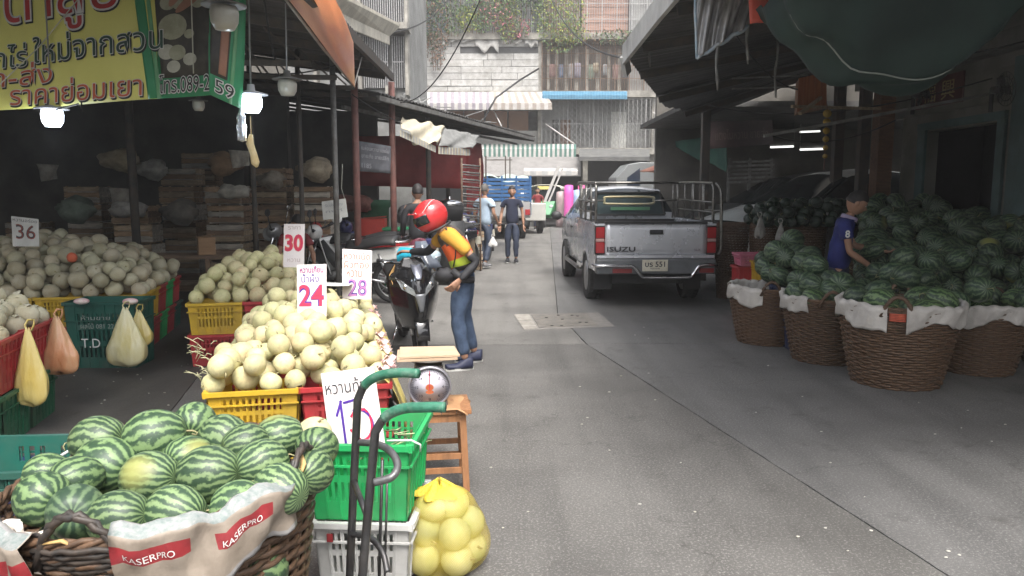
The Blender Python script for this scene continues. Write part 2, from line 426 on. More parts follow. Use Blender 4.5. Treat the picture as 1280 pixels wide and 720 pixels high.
# awnings
def striped_awning(name,label,u0,u1,v0,v1,vv,Y0,Y1,c1,c2,n,cut=0,drop=True):
    """sloping sheet, back edge at v0 on Y0, front edge at v1 on Y1, valance down to vv"""
    t=link(name,None,label=label,cat='awning')
    a0,a1=A(u0,v0,Y0),A(u1-cut,v0,Y0);f0,f1=A(u0,v1,Y1),A(u1,v1,Y1)
    x=B()
    for i in range(n):
        s0,s1=i/n,(i+1)/n
        for (p0,p1,q0,q1,jj) in [(a0,a1,f0,f1,0)]:
            P=[p0.lerp(p1,s0),p0.lerp(p1,s1),q0.lerp(q1,s1),q0.lerp(q1,s0)];d=V((0,0,-.03))
            x.hexa([P[3]+d,P[2]+d,P[1]+d,P[0]+d,P[3],P[2],P[1],P[0]],i%2)
    x.build('sheet',[c1,c2],t)
    if vv:
        x=B();dz=V((0,0,A(u0,vv,Y1).z-f0.z))
        for i in range(n):
            s0,s1=i/n,(i+1)/n;P=[f0.lerp(f1,s0),f0.lerp(f1,s1)];y=V((0,-.02,0))
            x.hexa([P[0]+dz,P[1]+dz,P[1]+dz-y*2,P[0]+dz-y*2,P[0]+y,P[1]+y,P[1]-y,P[0]-y],i%2)
        x.build('valance',[c1,c2],t)
    return t
wht=pm('canvas_white',(.52,.50,.48),(.42,.40,.38),4,.8,dirt=.3,dc=(.3,.28,.26),rand=0)
mau=pm('canvas_mauve',(.30,.27,.30),rand=0);tan=pm('canvas_tan',(.36,.31,.27),rand=0)
blu=pm('blue_sheet',(.08,.22,.34),(.05,.15,.24),6,.5,rand=0);blu2=pm('blue_sheet2',(.12,.27,.38),rand=0,rough=.5)
grn=pm('canvas_green',(.10,.20,.17),rand=0)
striped_awning('striped_awning','mauve and white striped awning below the white boarded storey',515,612,115,129,137,41.7,40.2,wht,mau,22)
striped_awning('striped_awning','tan and white striped awning right of the mauve striped one',612,690,115,129,137,41.7,40.2,wht,tan,16,10)
striped_awning('blue_awning','narrow corrugated blue awning under the rusty caged balcony',678,784,114,119,124,41.7,40.8,blu,blu2,60)
striped_awning('green_striped_awning','green and white striped awning over the ground floor shops',596,720,180,186,196,41.7,40.8,wht,grn,42)
striped_awning('grey_awning','plain grey canvas awning hanging below the green striped valance',598,726,196,220,0,40.7,38.8,pm('grey_canvas',(.25,.24,.23),(.19,.18,.175),3,.85,rand=0),MATS['grey_canvas'],8)
striped_awning('flat_canopy','dark sagging canopy over the shop right of the tuk tuk',724,812,186,196,201,40.8,37.5,pm('dark_canvas',(.15,.15,.14),(.1,.1,.1),2,.8,rand=0),MATS['dark_canvas'],8)
striped_awning('white_tin_canopy','crumpled white tin canopy low over the tuk tuk',655,722,210,214,219,38.6,36.8,wht,pm('tin_grey',(.4,.4,.4),rand=0),9)
# things outside the facade
t=link('drain_pipe',None,label='white vertical drain pipe at the left edge of the striped awning',cat='pipe')
x=B();x.tube([A(515,30,41.5),A(515,136,41.5)],.06);x.build('pipe',wht,t)
x=B();x.tube([A(673,86,41.2),A(650,100,39),A(620,122,38),A(604,150,37.5)],.05);x.build('hose',pm('black_rubber',(.02,.02,.02),rand=0,rough=.5),label='black cable looping down across the striped awning',cat='cable')
for (a,c,lab) in [((682,155),(718,180),'white slanting pole in front of the netted windows'),((616,136),(627,158),'thin white prop below the striped awning'),((816,140),(852,172),'thin slanting stay right of the cream door')]:
    x=B();x.tube([A(a[0],a[1],41.1),A(c[0],c[1],40)],.035);x.build('pole',wht,label=lab,cat='pole')
# balcony plants
def leaves(b,c,r,n,s,rr,m=0,droop=0):
    for i in range(n):
        while 1:
            p=V((rr.uniform(-1,1),rr.uniform(-1,1),rr.uniform(-1,1)))
            if p.length<1:break
        p=V(c)+V((p.x*r[0],p.y*r[1],p.z*r[2]))
        q=Euler((rr.uniform(-1.2,1.2),rr.uniform(-1.2,1.2),rr.uniform(0,6))).to_matrix();L=s*rr.uniform(.6,1.3);W=L*.4
        vs=[p+q@V(k) for k in ((-L/2,0,0),(0,-W/2,.02),(L/2,0,-droop),(0,W/2,.02))]
        b.add(vs,[(0,1,2,3)],m if isinstance(m,int) else rr.choice(m))
lg=pm('leaf_green',(.10,.17,.07),(.16,.23,.09),3,.6,rand=.2);ly=pm('leaf_yellow',(.35,.36,.06),(.25,.3,.06),4,.6);lp=pm('blossom_pink',(.6,.2,.25),rough=.6);lb=pm('dry_leaf',(.25,.15,.1),(.17,.1,.07),5,.8)
leafm=[lg,ly,lp,lb,pm('leaf_dark',(.035,.07,.03),rand=.2)]
pot=pm('plant_pot',(.3,.16,.1),(.2,.12,.08),6,.8)
rr=random.Random(21)
pl=[(529,20,1.0,1.6,[0,4],'green bush at the left end of the third floor balcony'),(545,34,.75,2.2,[3,3,4],'brown dried creeper hanging over the left balcony edge'),
(566,8,1.0,1.5,[0,0,4],'dense green plant beside the dried creeper'),(586,24,.7,.7,[1,1,0],'yellow leaved plant in the middle of the caged balcony'),
(600,5,.8,1.5,[0,4],'tall green plant behind the yellow leaved one'),(617,16,.85,1.0,[2,0,0],'pink flowering plant on the caged balcony'),(634,10,.8,1.8,[0,0,1],'slender pale green plant near the balcony end'),
(646,34,.9,.6,[3,2,0],'reddish low plant on the balcony ledge'),(700,18,1.5,2.0,[0,0,1],'large yellow green shrub filling the right balcony'),(715,44,1.1,.5,[0,1,3],'small plant at the foot of the large balcony shrub'),(770,46,1.4,.4,[0,3,4],'low weeds on the ledge under the timber boards'),(655,-20,1.6,1.6,[0,4],'green plant high on the upper balcony')]
for (u,v,rx,rz,ms,lab) in pl:
    c=A(u,v,41.55);t=link('balcony_plant',None,label=lab,cat='plant')
    x=B();leaves(x,c,(rx,.42,rz),int(420*rx*rz)+70,.17,rr,ms,.04);x.build('leaves',leafm,t,kind='stuff')
    x=B()
    for k in range(4):x.tube([c+V((rx*.15*(k-1.5),.1,-rz)),c+V((rx*.3*(k-1.5),.1,rz*.5))],.015,5)
    x.build('stem',[leafm[3],pot],t)
# left side wing with cream awning
LW=link('corner_house',None,label='grey old corner house with barred windows rising behind the left market roof',cat='building')
Yw=24.0
def wb(b,u0,u1,v0,v1,y0,y1,m=0): b.box(A(u0,360,Yw).x,A(u1,360,Yw).x,Yw+y0,Yw+y1,Z(v1,Yw),Z(v0,Yw),m)
x=B();wb(x,300,514,-300,330,.6,5.5);x.build('wall',wall_g,LW)
x=B()
wb(x,380,516,30,38,-.3,.6);wb(x,380,514,-100,-92,-.3,.6);wb(x,488,496,108,118,-.2,.6)
x.build('floor_slab',conc,LW)
x=B()
for u in (400,455,512):wb(x,u-2,u+2,-290,118,.2,.6)
x.build('column',conc,LW)
for (u0,u1,v0,v1) in [(459,508,-60,28),(404,451,-60,28),(494,508,42,108),(459,488,42,108)]:
    x=B();wb(x,u0,u1,v0,v1,.5,.58);w_=x.build('window',wall_d,LW)
    x=B();n=int((u1-u0)/2.6)
    for i in range(n+1): uu=u0+(u1-u0)*i/n;x.bar((A(uu,360,Yw).x,Yw+.35,Z(v1,Yw)),(A(uu,360,Yw).x,Yw+.35,Z(v0,Yw)),.022)
    x.bar((A(u0,360,Yw).x,Yw+.35,Z((v0+v1)/2,Yw)),(A(u1,360,Yw).x,Yw+.35,Z((v0+v1)/2,Yw)),.03)
    x.build('bars',metal,w_,kind='stuff')
t=link('cream_awning',None,label='cream metal awning sticking out above the orange hanging sheet',cat='awning')
P=[A(404,0,9.4),A(487,42,15),A(500,30,15.6),A(425,-10,9.8)]
x=B();x.hexa([p-V((0,0,.05)) for p in P]+P);x.hexa([P[0]-V((0,0,.2)),P[1]-V((0,0,.2)),P[1]-V((.02,-.05,.2)),P[0]-V((.02,-.05,.2)),P[0]-V((0,0,.05)),P[1]-V((0,0,.05)),P[1]-V((.02,-.05,.05)),P[0]-V((.02,-.05,.05))])
x.build('sheet',pm('cream_tin',(.62,.58,.48),(.5,.46,.38),4,.7,dirt=.4),t)
# side buildings; the three behind the camera are added, unseen, to shape the light
x=B();x.box(-11,-4.5,-9,-3.2,0,5);x.build('side_building',wall_g,label='unseen shop block added behind the camera on the left to cut skylight',cat='building')
x=B();x.box(4.5,12,-7,-1.2,0,4);x.build('side_building',wall_d,label='unseen shop block added behind the camera on the right to cut skylight',cat='building')
x=B();x.box(-14,14,-18,-17,0,5);x.build('side_building',wall_w,label='unseen building closing the lane behind the camera, added to shape the light',cat='building')
x=B();x.box(12.0,13,8,44,0,9);x.build('side_building',wall_g,label='tall grey building wall behind the right market roof',cat='building')
# ================= left market hall
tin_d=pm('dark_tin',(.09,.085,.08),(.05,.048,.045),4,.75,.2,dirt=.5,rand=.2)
tin_g=pm('grey_tin',(.34,.34,.33),(.22,.22,.21),3,.6,.2,dirt=.5,rand=.15)
beam_m=pm('dark_steel',(.05,.048,.045),(.09,.07,.055),8,.7,.2,rand=.1)
beam_g=pm('grey_steel',(.2,.2,.19),(.12,.11,.1),8,.6,.3,rand=.1)
redpost=pm('red_brown_post',(.2,.085,.07),(.14,.06,.05),8,.65,dirt=.4,rand=.1)
cor=lambda d:.018*math.sin(d*2*PI/.076*.5)
def corr_sheet(p00,p10,p11,p01,n,name,m,par,th=.004,amp=.018,tilt=0):
    """n corrugated panels between p00-p10 (along) and p01-p11; ribs run from first edge to second"""
    p00,p10,p11,p01=map(V,(p00,p10,p11,p01))
    for k in range(n):
        s0,s1=k/n,(k+1)/n+.01
        def f(a,t,s0=s0,s1=s1,k=k):
            s=s0+(s1-s0)*a;p=p00.lerp(p10,s).lerp(p01.lerp(p11,s),t)
            return p+V((0,0,amp*math.sin(a*(s1-s0)*(p10-p00).length/.15*2*PI)+.012*(k%2)+tilt*math.sin(k*3.1)*t))
        x=B();nn=max(6,int((p10-p00).length/n/.15*4));x.surf(f,nn,2,th=th);x.build(name,m,par)
MH=link('market_hall',None,label='dark open market hall with low tin roof along the left side of the lane',cat='market hall')
e0=A(385,-40,5.1);e1=A(405,0,6.0);e2=A(492,93,12)
e0=e1+(e1-e2)*.5
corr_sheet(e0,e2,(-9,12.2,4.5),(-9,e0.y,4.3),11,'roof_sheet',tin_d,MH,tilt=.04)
x=B();x.bar(e0-V((.02,0,.05)),e2-V((.02,0,.05)),.05,.1);x.build('eave_beam',beam_m,MH)
for y in (7.0,8.4,9.8,11.2):
    x=B();f=(y-e0.y)/(e2.y-e0.y);p=e0.lerp(e2,f);x.bar((p.x-.05,y,p.z-.1),(-9,y,4.2),.05,.08);x.bar((p.x-.3,y,p.z-.36),(-6,y,p.z-.3),.03,.05)
    for k in range(8): q=p.x-.4-k*.62;x.bar((q,y,p.z-.33),(q-.31,y,p.z-.05+k*.11),.02)
    x.build('rafter',beam_m,MH)
# hall walls
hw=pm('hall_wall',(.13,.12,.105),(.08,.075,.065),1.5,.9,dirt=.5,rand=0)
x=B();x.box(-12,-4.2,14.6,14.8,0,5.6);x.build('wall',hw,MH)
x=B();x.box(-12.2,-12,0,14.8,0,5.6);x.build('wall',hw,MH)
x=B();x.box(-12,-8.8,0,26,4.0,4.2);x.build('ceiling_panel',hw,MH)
x=B();x.box(-12,-3.4,19.6,19.8,0,3.6);x.build('wall',hw,MH)
for (u,Y,v0,v1,r,m) in [(415,9.6,70,None,.035,beam_g),(443,11.0,120,None,.05,redpost),(490,12.2,150,None,.05,redpost),(310,9.2,60,None,.03,beam_m),(370,9.4,40,None,.03,beam_m),(152,9.4,0,None,.05,beam_m),(300,12.5,0,None,.06,beam_m)]:
    p=A(u,v0,Y);b=B();b.tube([(p.x,p.y,0),(p.x,p.y,3.3)],r,10);b.lathe([(r*2.2,0),(r*2.2,.012),(r*1.1,.02)],10,0,c=(p.x,p.y,0));b.build('post',m,MH)
# low roof further along
LR=link('low_tin_roof',None,label='low black tin roof slanting out over the parked motorcycles toward the far shops',cat='roof')
q0=A(472,116,11.2);q1=A(668,171,22)
corr_sheet(q0,q1,(-9,24,4.6),(-9,12.4,4.2),10,'roof_sheet',tin_d,LR,tilt=.05)
x=B();x.bar(q0-V((0,0,.07)),q1-V((0,0,.07)),.06,.07);x.bar(q0-V((.5,0,.2)),q1-V((.5,0,.2)),.05,.05);x.build('eave_beam',beam_g,LR)
for k in range(7):
    p=q0.lerp(q1,k/6);x=B();x.bar(p-V((0,0,.1)),(-8,p.y+1.2,4.2),.05,.07);x.build('rafter',beam_m,LR)
for k,(u,Y) in enumerate(((536,15),(560,18))):
    p=A(u,240,Y);x=B();x.tube([(p.x,Y,0),(p.x,Y,3.1)],.05,8);x.build('post',beam_m,LR)
# broken edge bits on that roof
x=B();rr=random.Random(4)
for k in range(26):
    s=rr.random();p=q0.lerp(q1,s*.6)+V((rr.uniform(-.7,0),0,.05));x.bar(p,p+V((rr.uniform(-.3,.4),rr.uniform(-.2,.5),rr.uniform(-.02,.16))),.03,.012)
x.build('roof_scraps',tin_g,LR,kind='stuff')
# torn cream awning under it
t=link('torn_awning',None,label='torn cream awning with scalloped fringe hanging under the low black roof',cat='awning')
cr=pm('cream_canvas',(.55,.5,.38),(.42,.38,.29),3,.85,dirt=.5,dc=(.15,.13,.1),rand=0)
def sheet4(b,P,nu,nv,amp=.03,fr=9,m=0,th=.006,sag=0):
    P=[V(p) for p in P]
    nrm=(P[1]-P[0]).cross(P[3]-P[0]).normalized()
    b.surf(lambda s,t:P[0].lerp(P[1],s).lerp(P[3].lerp(P[2],s),t)+nrm*(amp*math.sin(s*fr+t*4)*(.3+t)+amp*.6*math.sin(s*fr*2.3+t*7))-V((0,0,sag*math.sin(PI*s)*(.3+t))),nu,nv,m,th=th)
x=B();sheet4(x,[A(503,146,12.3),A(556,158,13.2),A(545,183,12.6),A(500,162,11.7)],20,8,.05,8,sag=.05);x.build('sheet',cr,t)
x=B()
for k in range(26):
    s=k/26;p=A(500,162,11.7).lerp(A(545,183,12.6),s);d=(A(545,183,12.6)-A(500,162,11.7))/30
    x.hexa([p+V((0,0,-.1)),p+d+V((0,0,-.1)),p+d+V((0,.01,-.1)),p+V((0,.01,-.1)),p,p+d,p+d+V((0,.01,0)),p+V((0,.01,0))],k%2)
for k in range(20):
    s=k/20;p=A(548,183,12.6).lerp(A(588,186,13.6),s);d=(A(588,186,13.6)-A(548,183,12.6))/26
    x.hexa([p+V((0,0,-.12)),p+d+V((0,0,-.12)),p+d+V((0,.01,-.12)),p+V((0,.01,-.12)),p,p+d,p+d+V((0,.01,0)),p+V((0,.01,0))],k%2)
x.build('fringe',[cr,pm('fringe_grey',(.35,.35,.34),rand=0)],t,kind='stuff')
x=B();sheet4(x,[A(556,160,13.3),A(600,170,15),A(589,186,13.6),A(547,183,12.6)],12,6,.03,8);x.build('side_sheet',pm('grey_canvas2',(.2,.2,.19),rand=0),t)
# orange hanging sheet
t=link('orange_sheet',None,label='faded orange cloth sheet hung slantwise from the left roof edge',cat='awning')
m,tt,bb=nodes('orange_cloth');tc=N(tt,'TexCoord')
n1=N(tt,'TexNoise',{'Vector':N(tt,'Mapping',{0:tc.outputs['Object'],3:(3,.5,.7)}).outputs[0],'Scale':1.4,'Detail':6})
tt.links.new(ramp(tt,n1.outputs[0],[(.3,(.86,.50,.27)),(.5,(.84,.54,.38)),(.62,(.68,.40,.34)),(.75,(.82,.55,.32))]),bb.inputs['Base Color']);bb.inputs['Roughness'].default_value=.8
bb.inputs['Transmission Weight'].default_value=0;bb.inputs['Subsurface Weight'].default_value=.0
tl=N(tt,'BsdfTranslucent',{0:(.9,.55,.36,1)});mx=N(tt,'MixShader',{0:.45,1:bb.outputs[0],2:tl.outputs[0]});tt.links.new(mx.outputs[0],tt.nodes['Material Output'].inputs[0])
orange_m=m
x=B();sheet4(x,[A(350,-14,5.4),A(414,-14,5.4),A(441,50,7.3),A(443,108,7.6)],30,18,.012,7,sag=.02);x.build('sheet',orange_m,t)
x=B();x.tube([A(352,-8,5.4),A(400,56,6.9),A(443,108,8.02)],.012,6);x.tube([A(443,107,8.02),A(452,72,8.6)],.008,5);x.build('cord',pm('cord_grey',(.3,.28,.25),rand=0),t)
# red tarp walls, handbill
t=link('red_tarpaulin',None,label='dull red tarpaulin wall behind the parked motorcycles under the low roof',cat='tarpaulin')
x=B();sheet4(x,[A(448,170,16.5),A(582,170,17),A(582,236,17),A(448,232,16.5)],24,6,.05,14)
x.build('sheet',pm('red_tarp',(.30,.03,.028),(.2,.02,.022),2,.6,rand=0),t)
x=B();sheet4(x,[A(584,176,18),A(603,180,19.5),A(601,262,19.5),A(582,268,18)],8,6,.04,9);x.build('side_sheet',MATS['red_tarp'],t)
t=link('hanging_notice',None,label='large grey handwritten notice tied between the two red brown posts',cat='notice')
x=B();P=[A(448,176,11.6),A(489,183,11.9),A(488,217,11.9),A(449,214,11.6)];sheet4(x,P,10,6,.015,6);x.build('sheet',pm('grey_notice',(.12,.125,.14),(.09,.09,.1),9,.8,rand=0),t)
x=B();inkp=pm('ink_pale',(.34,.34,.36),rand=0)
def plan(P,d=.012):
    P=[V(p) for p in P];n=(P[1]-P[0]).cross(P[3]-P[0]).normalized()
    if n.y>0:n=-n
    return lambda s,t:P[3].lerp(P[2],s).lerp(P[0].lerp(P[1],s),t)+n*d   # t up
f=plan(P,.03)
for k,(tx,s) in enumerate((('เมล่อนหวาน แตงโม',.72),('ขายส่ง ขายปลีก',.46),('1185',.12))):
    text(x,tx,1,lambda a,b_,s=s:f(.06+a,s+b_),0,fitw=.85 if k<2 else .3,fith=.16)
x.build('lettering',inkp,t)
# back of the hall: stacks of slatted fruit boxes, bench, hangings
boxw=[pm('box_wood_%d'%i,c,tuple(k*.6 for k in c),6,.8,stretch=(1,6,6),dirt=.4,rand=.2) for i,c in enumerate([(.42,.28,.17),(.5,.38,.25),(.3,.2,.13),(.55,.5,.42)])]
def fruit_box(wd=.55,d=.4,h=.28,m=0):
    t=link('fruit_box',None);
    for i in range(3):
        z=.02+i*(h-.02)/3
        for (a,c) in (((-wd/2,-d/2),(wd/2,-d/2)),((-wd/2,d/2),(wd/2,d/2))):
            x=B();x.box(a[0],c[0],a[1]-.006,a[1]+.006,z,z+(h-.02)/3-.012);x.build('slat',boxw[(m+i)%4],t)
        for sx in (-1,1):
            x=B();x.box(sx*wd/2-.006,sx*wd/2+.006,-d/2+.008,d/2-.008,z,z+(h-.02)/3-.012);x.build('slat',boxw[m%4],t)
    x=B()
    for sx in(-1,1):
        for sy in(-1,1):x.box(sx*(wd/2-.03)-.015,sx*(wd/2-.03)+.015,sy*(d/2-.03)-.015,sy*(d/2-.03)+.015,0,h)
    x.box(-wd/2+.01,wd/2-.01,-d/2+.01,d/2-.01,.005,.015);x.build('corner_post',boxw[(m+1)%4],t)
    if m%2: x=B();x.box(-wd/2+.02,wd/2-.02,-d/2+.02,d/2-.02,.05,h-.03);x.build('filling',pm('paper_fill',(.45,.42,.36),(.25,.23,.2),8,.9,rand=.3),t)
    return t
fb=[fruit_box(m=i) for i in range(4)];fused=[0]*4
rr=random.Random(9)
cols=['brown','pale brown','dark brown','greyish']
def place_box(x_,y_,z_,rz,lab):
    k=rr.randrange(4)
    o=fb[k] if not fused[k] else dup(fb[k]);fused[k]=1
    o.location=(x_,y_,z_);o.rotation_euler=(0,0,rz);tag(o,lab%cols[k],'wooden box','fruit boxes stacked in the left market hall')
    return o
stacks=[(175,11.6,5,'behind the white melon heap'),(232,12.6,7,'right of the dark middle post'),(288,11.8,6,'beside the thin dark post'),(345,12.4,7,'behind the person in red'),(395,12.2,6,'behind the small white notice'),(115,12.4,6,'above the left melon heap'),(40,12.4,4,'at the far left of the hall'),(258,13.6,8,'by the rear wall')]
for (u,Y,n,wh) in stacks:
    p=A(u,300,Y)
    for k in range(n):
        place_box(p.x+rr.uniform(-.03,.03),Y+rr.uniform(-.03,.03),.62 if False else k*.285,rr.uniform(-.06,.06),'%s fruit box, '+('bottom' if k==0 else ordn(k+1)+' up')+' of the stack '+wh)
# bench with carton
t=link('bench',None,label='low dark wooden bench running behind the cantaloupe heap',cat='bench')
a=A(185,318,10.6);c=A(345,314,10.6)
x=B();x.box(a.x,c.x,10.4,10.9,a.z-.05,a.z);x.build('seat',boxw[2],t)
for q in (a.x+.1,(a.x+c.x)/2,c.x-.1):
    for y in (10.45,10.85):
        x=B();x.box(q-.03,q+.03,y-.03,y+.03,0,a.z-.05);x.build('leg',boxw[2],t)
cb=pm('cardboard',(.40,.25,.14),(.33,.2,.11),4,.9,stretch=(1,1,12),dirt=.15)
def carton(p,wd,d,h,rz,lab,m=None):
    t=thing('carton',lab,'carton',p,rz);x=B();x.box(-wd/2,wd/2,-d/2,d/2,0,h);x.build('body',m or cb,t,bevel=.004)
    x=B();x.hexa([(-wd/2,-d/2,h),(0,-d/2,h+.01),(0,d/2,h+.01),(-wd/2,d/2,h),(-wd/2-.01,-d/2,h+.006),(0,-d/2,h+.016),(0,d/2,h+.016),(-wd/2-.01,d/2,h+.006)])
    x.hexa([(0.004,-d/2,h+.01),(wd/2,-d/2,h+.03),(wd/2,d/2,h+.03),(0.004,d/2,h+.01),(0.004,-d/2,h+.016),(wd/2,-d/2,h+.036),(wd/2,d/2,h+.036),(.004,d/2,h+.016)]);x.build('flap',m or cb,t)
    return t
carton((A(258,314,10.6).x,10.6,a.z),.22,.2,.24,.5,'brown cardboard carton standing on the dark bench')
# hanging lamps
glass_l=pm('frosted_glass',(.42,.4,.34),rand=0,rough=.3)
white_em=emis('led_glow',(.80,.88,1),6)
def lamp(u,v,Y,lab,lit,s=1):
    p=A(u,v,Y);t=thing('hanging_lamp',lab,'lamp',tuple(p))
    x=B();x.lathe([(.03*s,.11*s),(.035*s,.06*s),(.14*s,.03*s),(.14*s,.022*s),(.03*s,.05*s)],20);x.build('lamp_shade',pm('enamel_shade',(.45,.46,.48),rand=0,rough=.4) if lit else beam_g,t)
    x=B();x.lathe([(.0,-.13*s),(.06*s,-.125*s),(.085*s,-.08*s),(.09*s,-.02*s),(.08*s,.02*s)],18);x.build('bulb',white_em if lit else glass_l,t)
    x=B();x.tube([(0,0,.1*s),(.01,0,.6),(0,.02,3.4-p.z)],.006,5);x.build('cord',pm('cable_pale',(.3,.3,.3),rand=0),t)
    if lit:
        l=bpy.data.lights.new('led_light','POINT');l.energy=5;l.color=(.75,.87,1);l.shadow_soft_size=.08;o=bpy.data.objects.new('led_light',l);COL.objects.link(o);o.parent=t;o.location=(0,0,-.26*s)
    return t
lamp(314,122,5.4,'lit white hanging bulb lamp beside the banner edge',True,.8)
lamp(65,140,5.5,'lit white bulb lamp hanging under the yellow banner',True,.8)
lamp(359,103,6.4,'unlit frosted glass lamp hanging under the left roof',False,.85)
lamp(280,12,4.6,'milky unlit bulb in front of the banner photo',False,.9)
lamp(248,128,7.2,'small unlit bulb behind the banner bottom edge',False,.6)
# things hanging by the lamp
pt=A(301,140,5.3);t=thing('hanging_bottle','crumpled clear plastic bottle hanging below the lit lamp',"bottle",tuple(pt))
x=B();x.lathe([(.012,.03),(.014,0),(.03,-.03),(.026,-.07),(.034,-.1),(.028,-.15),(.032,-.19),(.0,-.2)],12);x.tube([(0,0,.03),(0,0,.5)],.003,4);x.build('body',pm('clear_plastic',(.55,.57,.6),(.3,.32,.34),40,.15,bump=.6,rand=0,Transmission_Weight=.5),t)
t=thing('hanging_horn','cream curved gourd piece dangling on a string beside the lamp','ornament',tuple(A(314,168,5.3)))
x=B();x.tube([(0,0,.0),(-.012,0,-.06),(.01,0,-.13),(.02,0,-.19),(.03,0,-.22)],[.012,.026,.024,.03,.008],10);x.tube([(0,0,0),(0,0,.12)],.003,4);x.build('body',pm('horn_cream',(.6,.5,.28),(.5,.36,.15),10,.6,rand=0),t)
# ---------------- banner
t=link('vinyl_banner',None,label='yellow vinyl shop banner with red and black Thai lettering and green edge',cat='banner')
yel=pm('banner_yellow',(.80,.77,.22),(.74,.71,.19),2,.45,bump=.05,rand=0);bgn=pm('banner_green',(.03,.24,.10),(.04,.30,.13),2,.45,bump=.05,rand=0)
bgn2=pm('banner_green_pale',(.16,.42,.2),rand=0,rough=.45,bump=0)
BL,BR=A(-60,143,5.75),A(262,118,5.05)
up=V((0,.12,1)).normalized()
def bp(s,h,d=0): # s 0..1 along from u=-60 to u=262, h metres above lower edge
    p=BL.lerp(BR,s)+up*h;n=V((.12,-1,.1)).normalized()
    return p+n*(d+.012*math.sin(s*11+h*3)+.008*math.sin(h*7+s*5))
def su(u):return (u+60)/322
HB=1.25
def stripe(u0,u1,v0,v1,m,name,d=0,w0=None,lean=0):
    x=B();x.surf(lambda a,c:bp(su(u0+(u1-u0)*a)+lean*c,v0+(v1-v0)*c,d),max(4,int((u1-u0)/8)),10,th=.003);return x.build(name,m,t)
stripe(-60,203,0,HB,yel,'yellow_field')
stripe(203,262,0,HB,bgn,'green_field')
stripe(193,204,0.0,HB,bgn,'green_band',.004,lean=-.09)
stripe(203.5,208,0.0,HB,bgn2,'green_line',.005,lean=-.075)
# photo panel printed on the banner: melons and an arm, flat print in plain shapes
dkp=pm('print_dark',(.035,.03,.028),(.07,.065,.05),9,.5,bump=0,rand=0)
x=B();x.surf(lambda a,c:bp(su(208+54*a)-.05*c*(1-a),.13+(HB-.13)*c,.004),10,8,th=.002);x.build('photo_panel',dkp,t)
prm=[pm('print_melon',(.42,.42,.30),(.3,.3,.2),12,.5,bump=0,rand=0),pm('print_melon2',(.55,.55,.46),(.4,.4,.32),12,.5,bump=0,rand=0),pm('print_skin',(.40,.20,.13),rand=0,bump=0)]
x=B();rr=random.Random(2)
def disc(b,u,h,rx,rz,m,d,n=18,rot=0):
    vs=[bp(su(u),h,d)]
    for j in range(n): a=2*PI*j/n;px=math.cos(a)*rx;pz=math.sin(a)*rz;vs.append(bp(su(u+(px*math.cos(rot)-pz*math.sin(rot))*190),h+px*math.sin(rot)+pz*math.cos(rot),d))
    b.add(vs,[(0,j+1,(j+1)%n+1) for j in range(n)],m)
k=0
for (u,h,r) in [(221,.46,.085),(214,.3,.05),(226,.29,.05),(240,.24,.04),(216,.62,.05),(212,.7,.045),(224,.72,.05),(219,.8,.05),(235,.8,.04),(211,.84,.05),(228,.6,.035),(243,.88,.05),(214,.93,.06),(232,.96,.06),(250,.6,.04),(222,.2,.04),(240,.4,.03)]:
    disc(x,u,h,r,r,k%2,.006+k*.0004);k+=1
disc(x,232,.72,.035,.15,2,.016,rot=-.5);disc(x,243,.62,.03,.12,2,.0165,rot=-.9)
x.build('photo_print',prm,t)
# folded right end
FR=A(262,118,5.05);FE=A(302,136,5.25)
def bq(s,h,d=0):
    p=FR.lerp(FE,s)+up*h*(1+.02*s);n=V((-.1,-1,0)).normalized();return p+n*(d+.01*math.sin(h*6+s*3))+V((.05*s*h,0,0))
x=B();x.surf(lambda a,c:bq(a,HB*c),8,10,th=.003);x.build('folded_end',bgn,t)
x=B();x.surf(lambda a,c:bq(.05+a*(.5+.15*c),.14+(HB-.14)*c,.005),6,8,th=.002);x.build('photo_panel',dkp,t)
x=B()
x.surf(lambda a,c:bq(.3+.22*a+.08*c,.16+.6*c,.009),4,6,th=.001);x.build('photo_print',prm[2],t)
x=B();x.surf(lambda a,c:bq(.62+.1*a+.18*c,.0+1.2*c,.009),3,6,th=.001);x.build('green_line',bgn2,t)
ink={'r':pm('print_red',(.5,.035,.03),rand=0,bump=0,rough=.45),'k':pm('print_black',(.02,.025,.02),rand=0,bump=0,rough=.45),'w':pm('print_white',(.75,.75,.72),rand=0,bump=0,rough=.45),'o':pm('print_orange',(.62,.13,.05),rand=0,bump=0,rough=.45),'dg':pm('print_dark_green',(.02,.07,.045),rand=0,bump=0,rough=.45)}
def bline(txt,u0,u1,h0,h1,col,out='w',sh=True,fn=bp,us=su,off=.022,rise=0,wid=None,d=0.006):
    W=us(u1)-us(u0)
    for (k_,o_,m_,dd) in ([(1,off,'k',0)] if sh else [])+[(0,off,out,.002),(2,0,col,.004)]:
        x=B();sh_=.006 if k_==1 else 0
        vs,fs=text_geo(txt,1,0,o_);
        core,_=text_geo(txt,1,0,0)
        x0=min(v.x for v in core);x1=max(v.x for v in core);y0=min(v.y for v in core);y1=max(v.y for v in core)
        x.add([fn(us(u0)+(v.x-x0)/(x1-x0)*W+sh_*.7,h0+(v.y-y0)/(y1-y0)*(h1-h0)-sh_*2+rise*((v.x-x0)/(x1-x0)),d+dd) for v in vs],fs)
        x.build('lettering',ink[m_],t)
bline('แคนตาลูป',-110,158,.50,.92,'r',off=.03,rise=.02)
bline('ส่งจากไร่',-70,42,.30,.47,'dg',rise=.0)
bline('ใหม่จากสวน',50,210,.315,.50,'dg',rise=.01)
bline('ปลีก-ส่ง',-52,75,.15,.31,'o',out='w',sh=True,rise=.02)
bline('ราคาย่อมเยา',22,186,.025,.19,'o',rise=0)
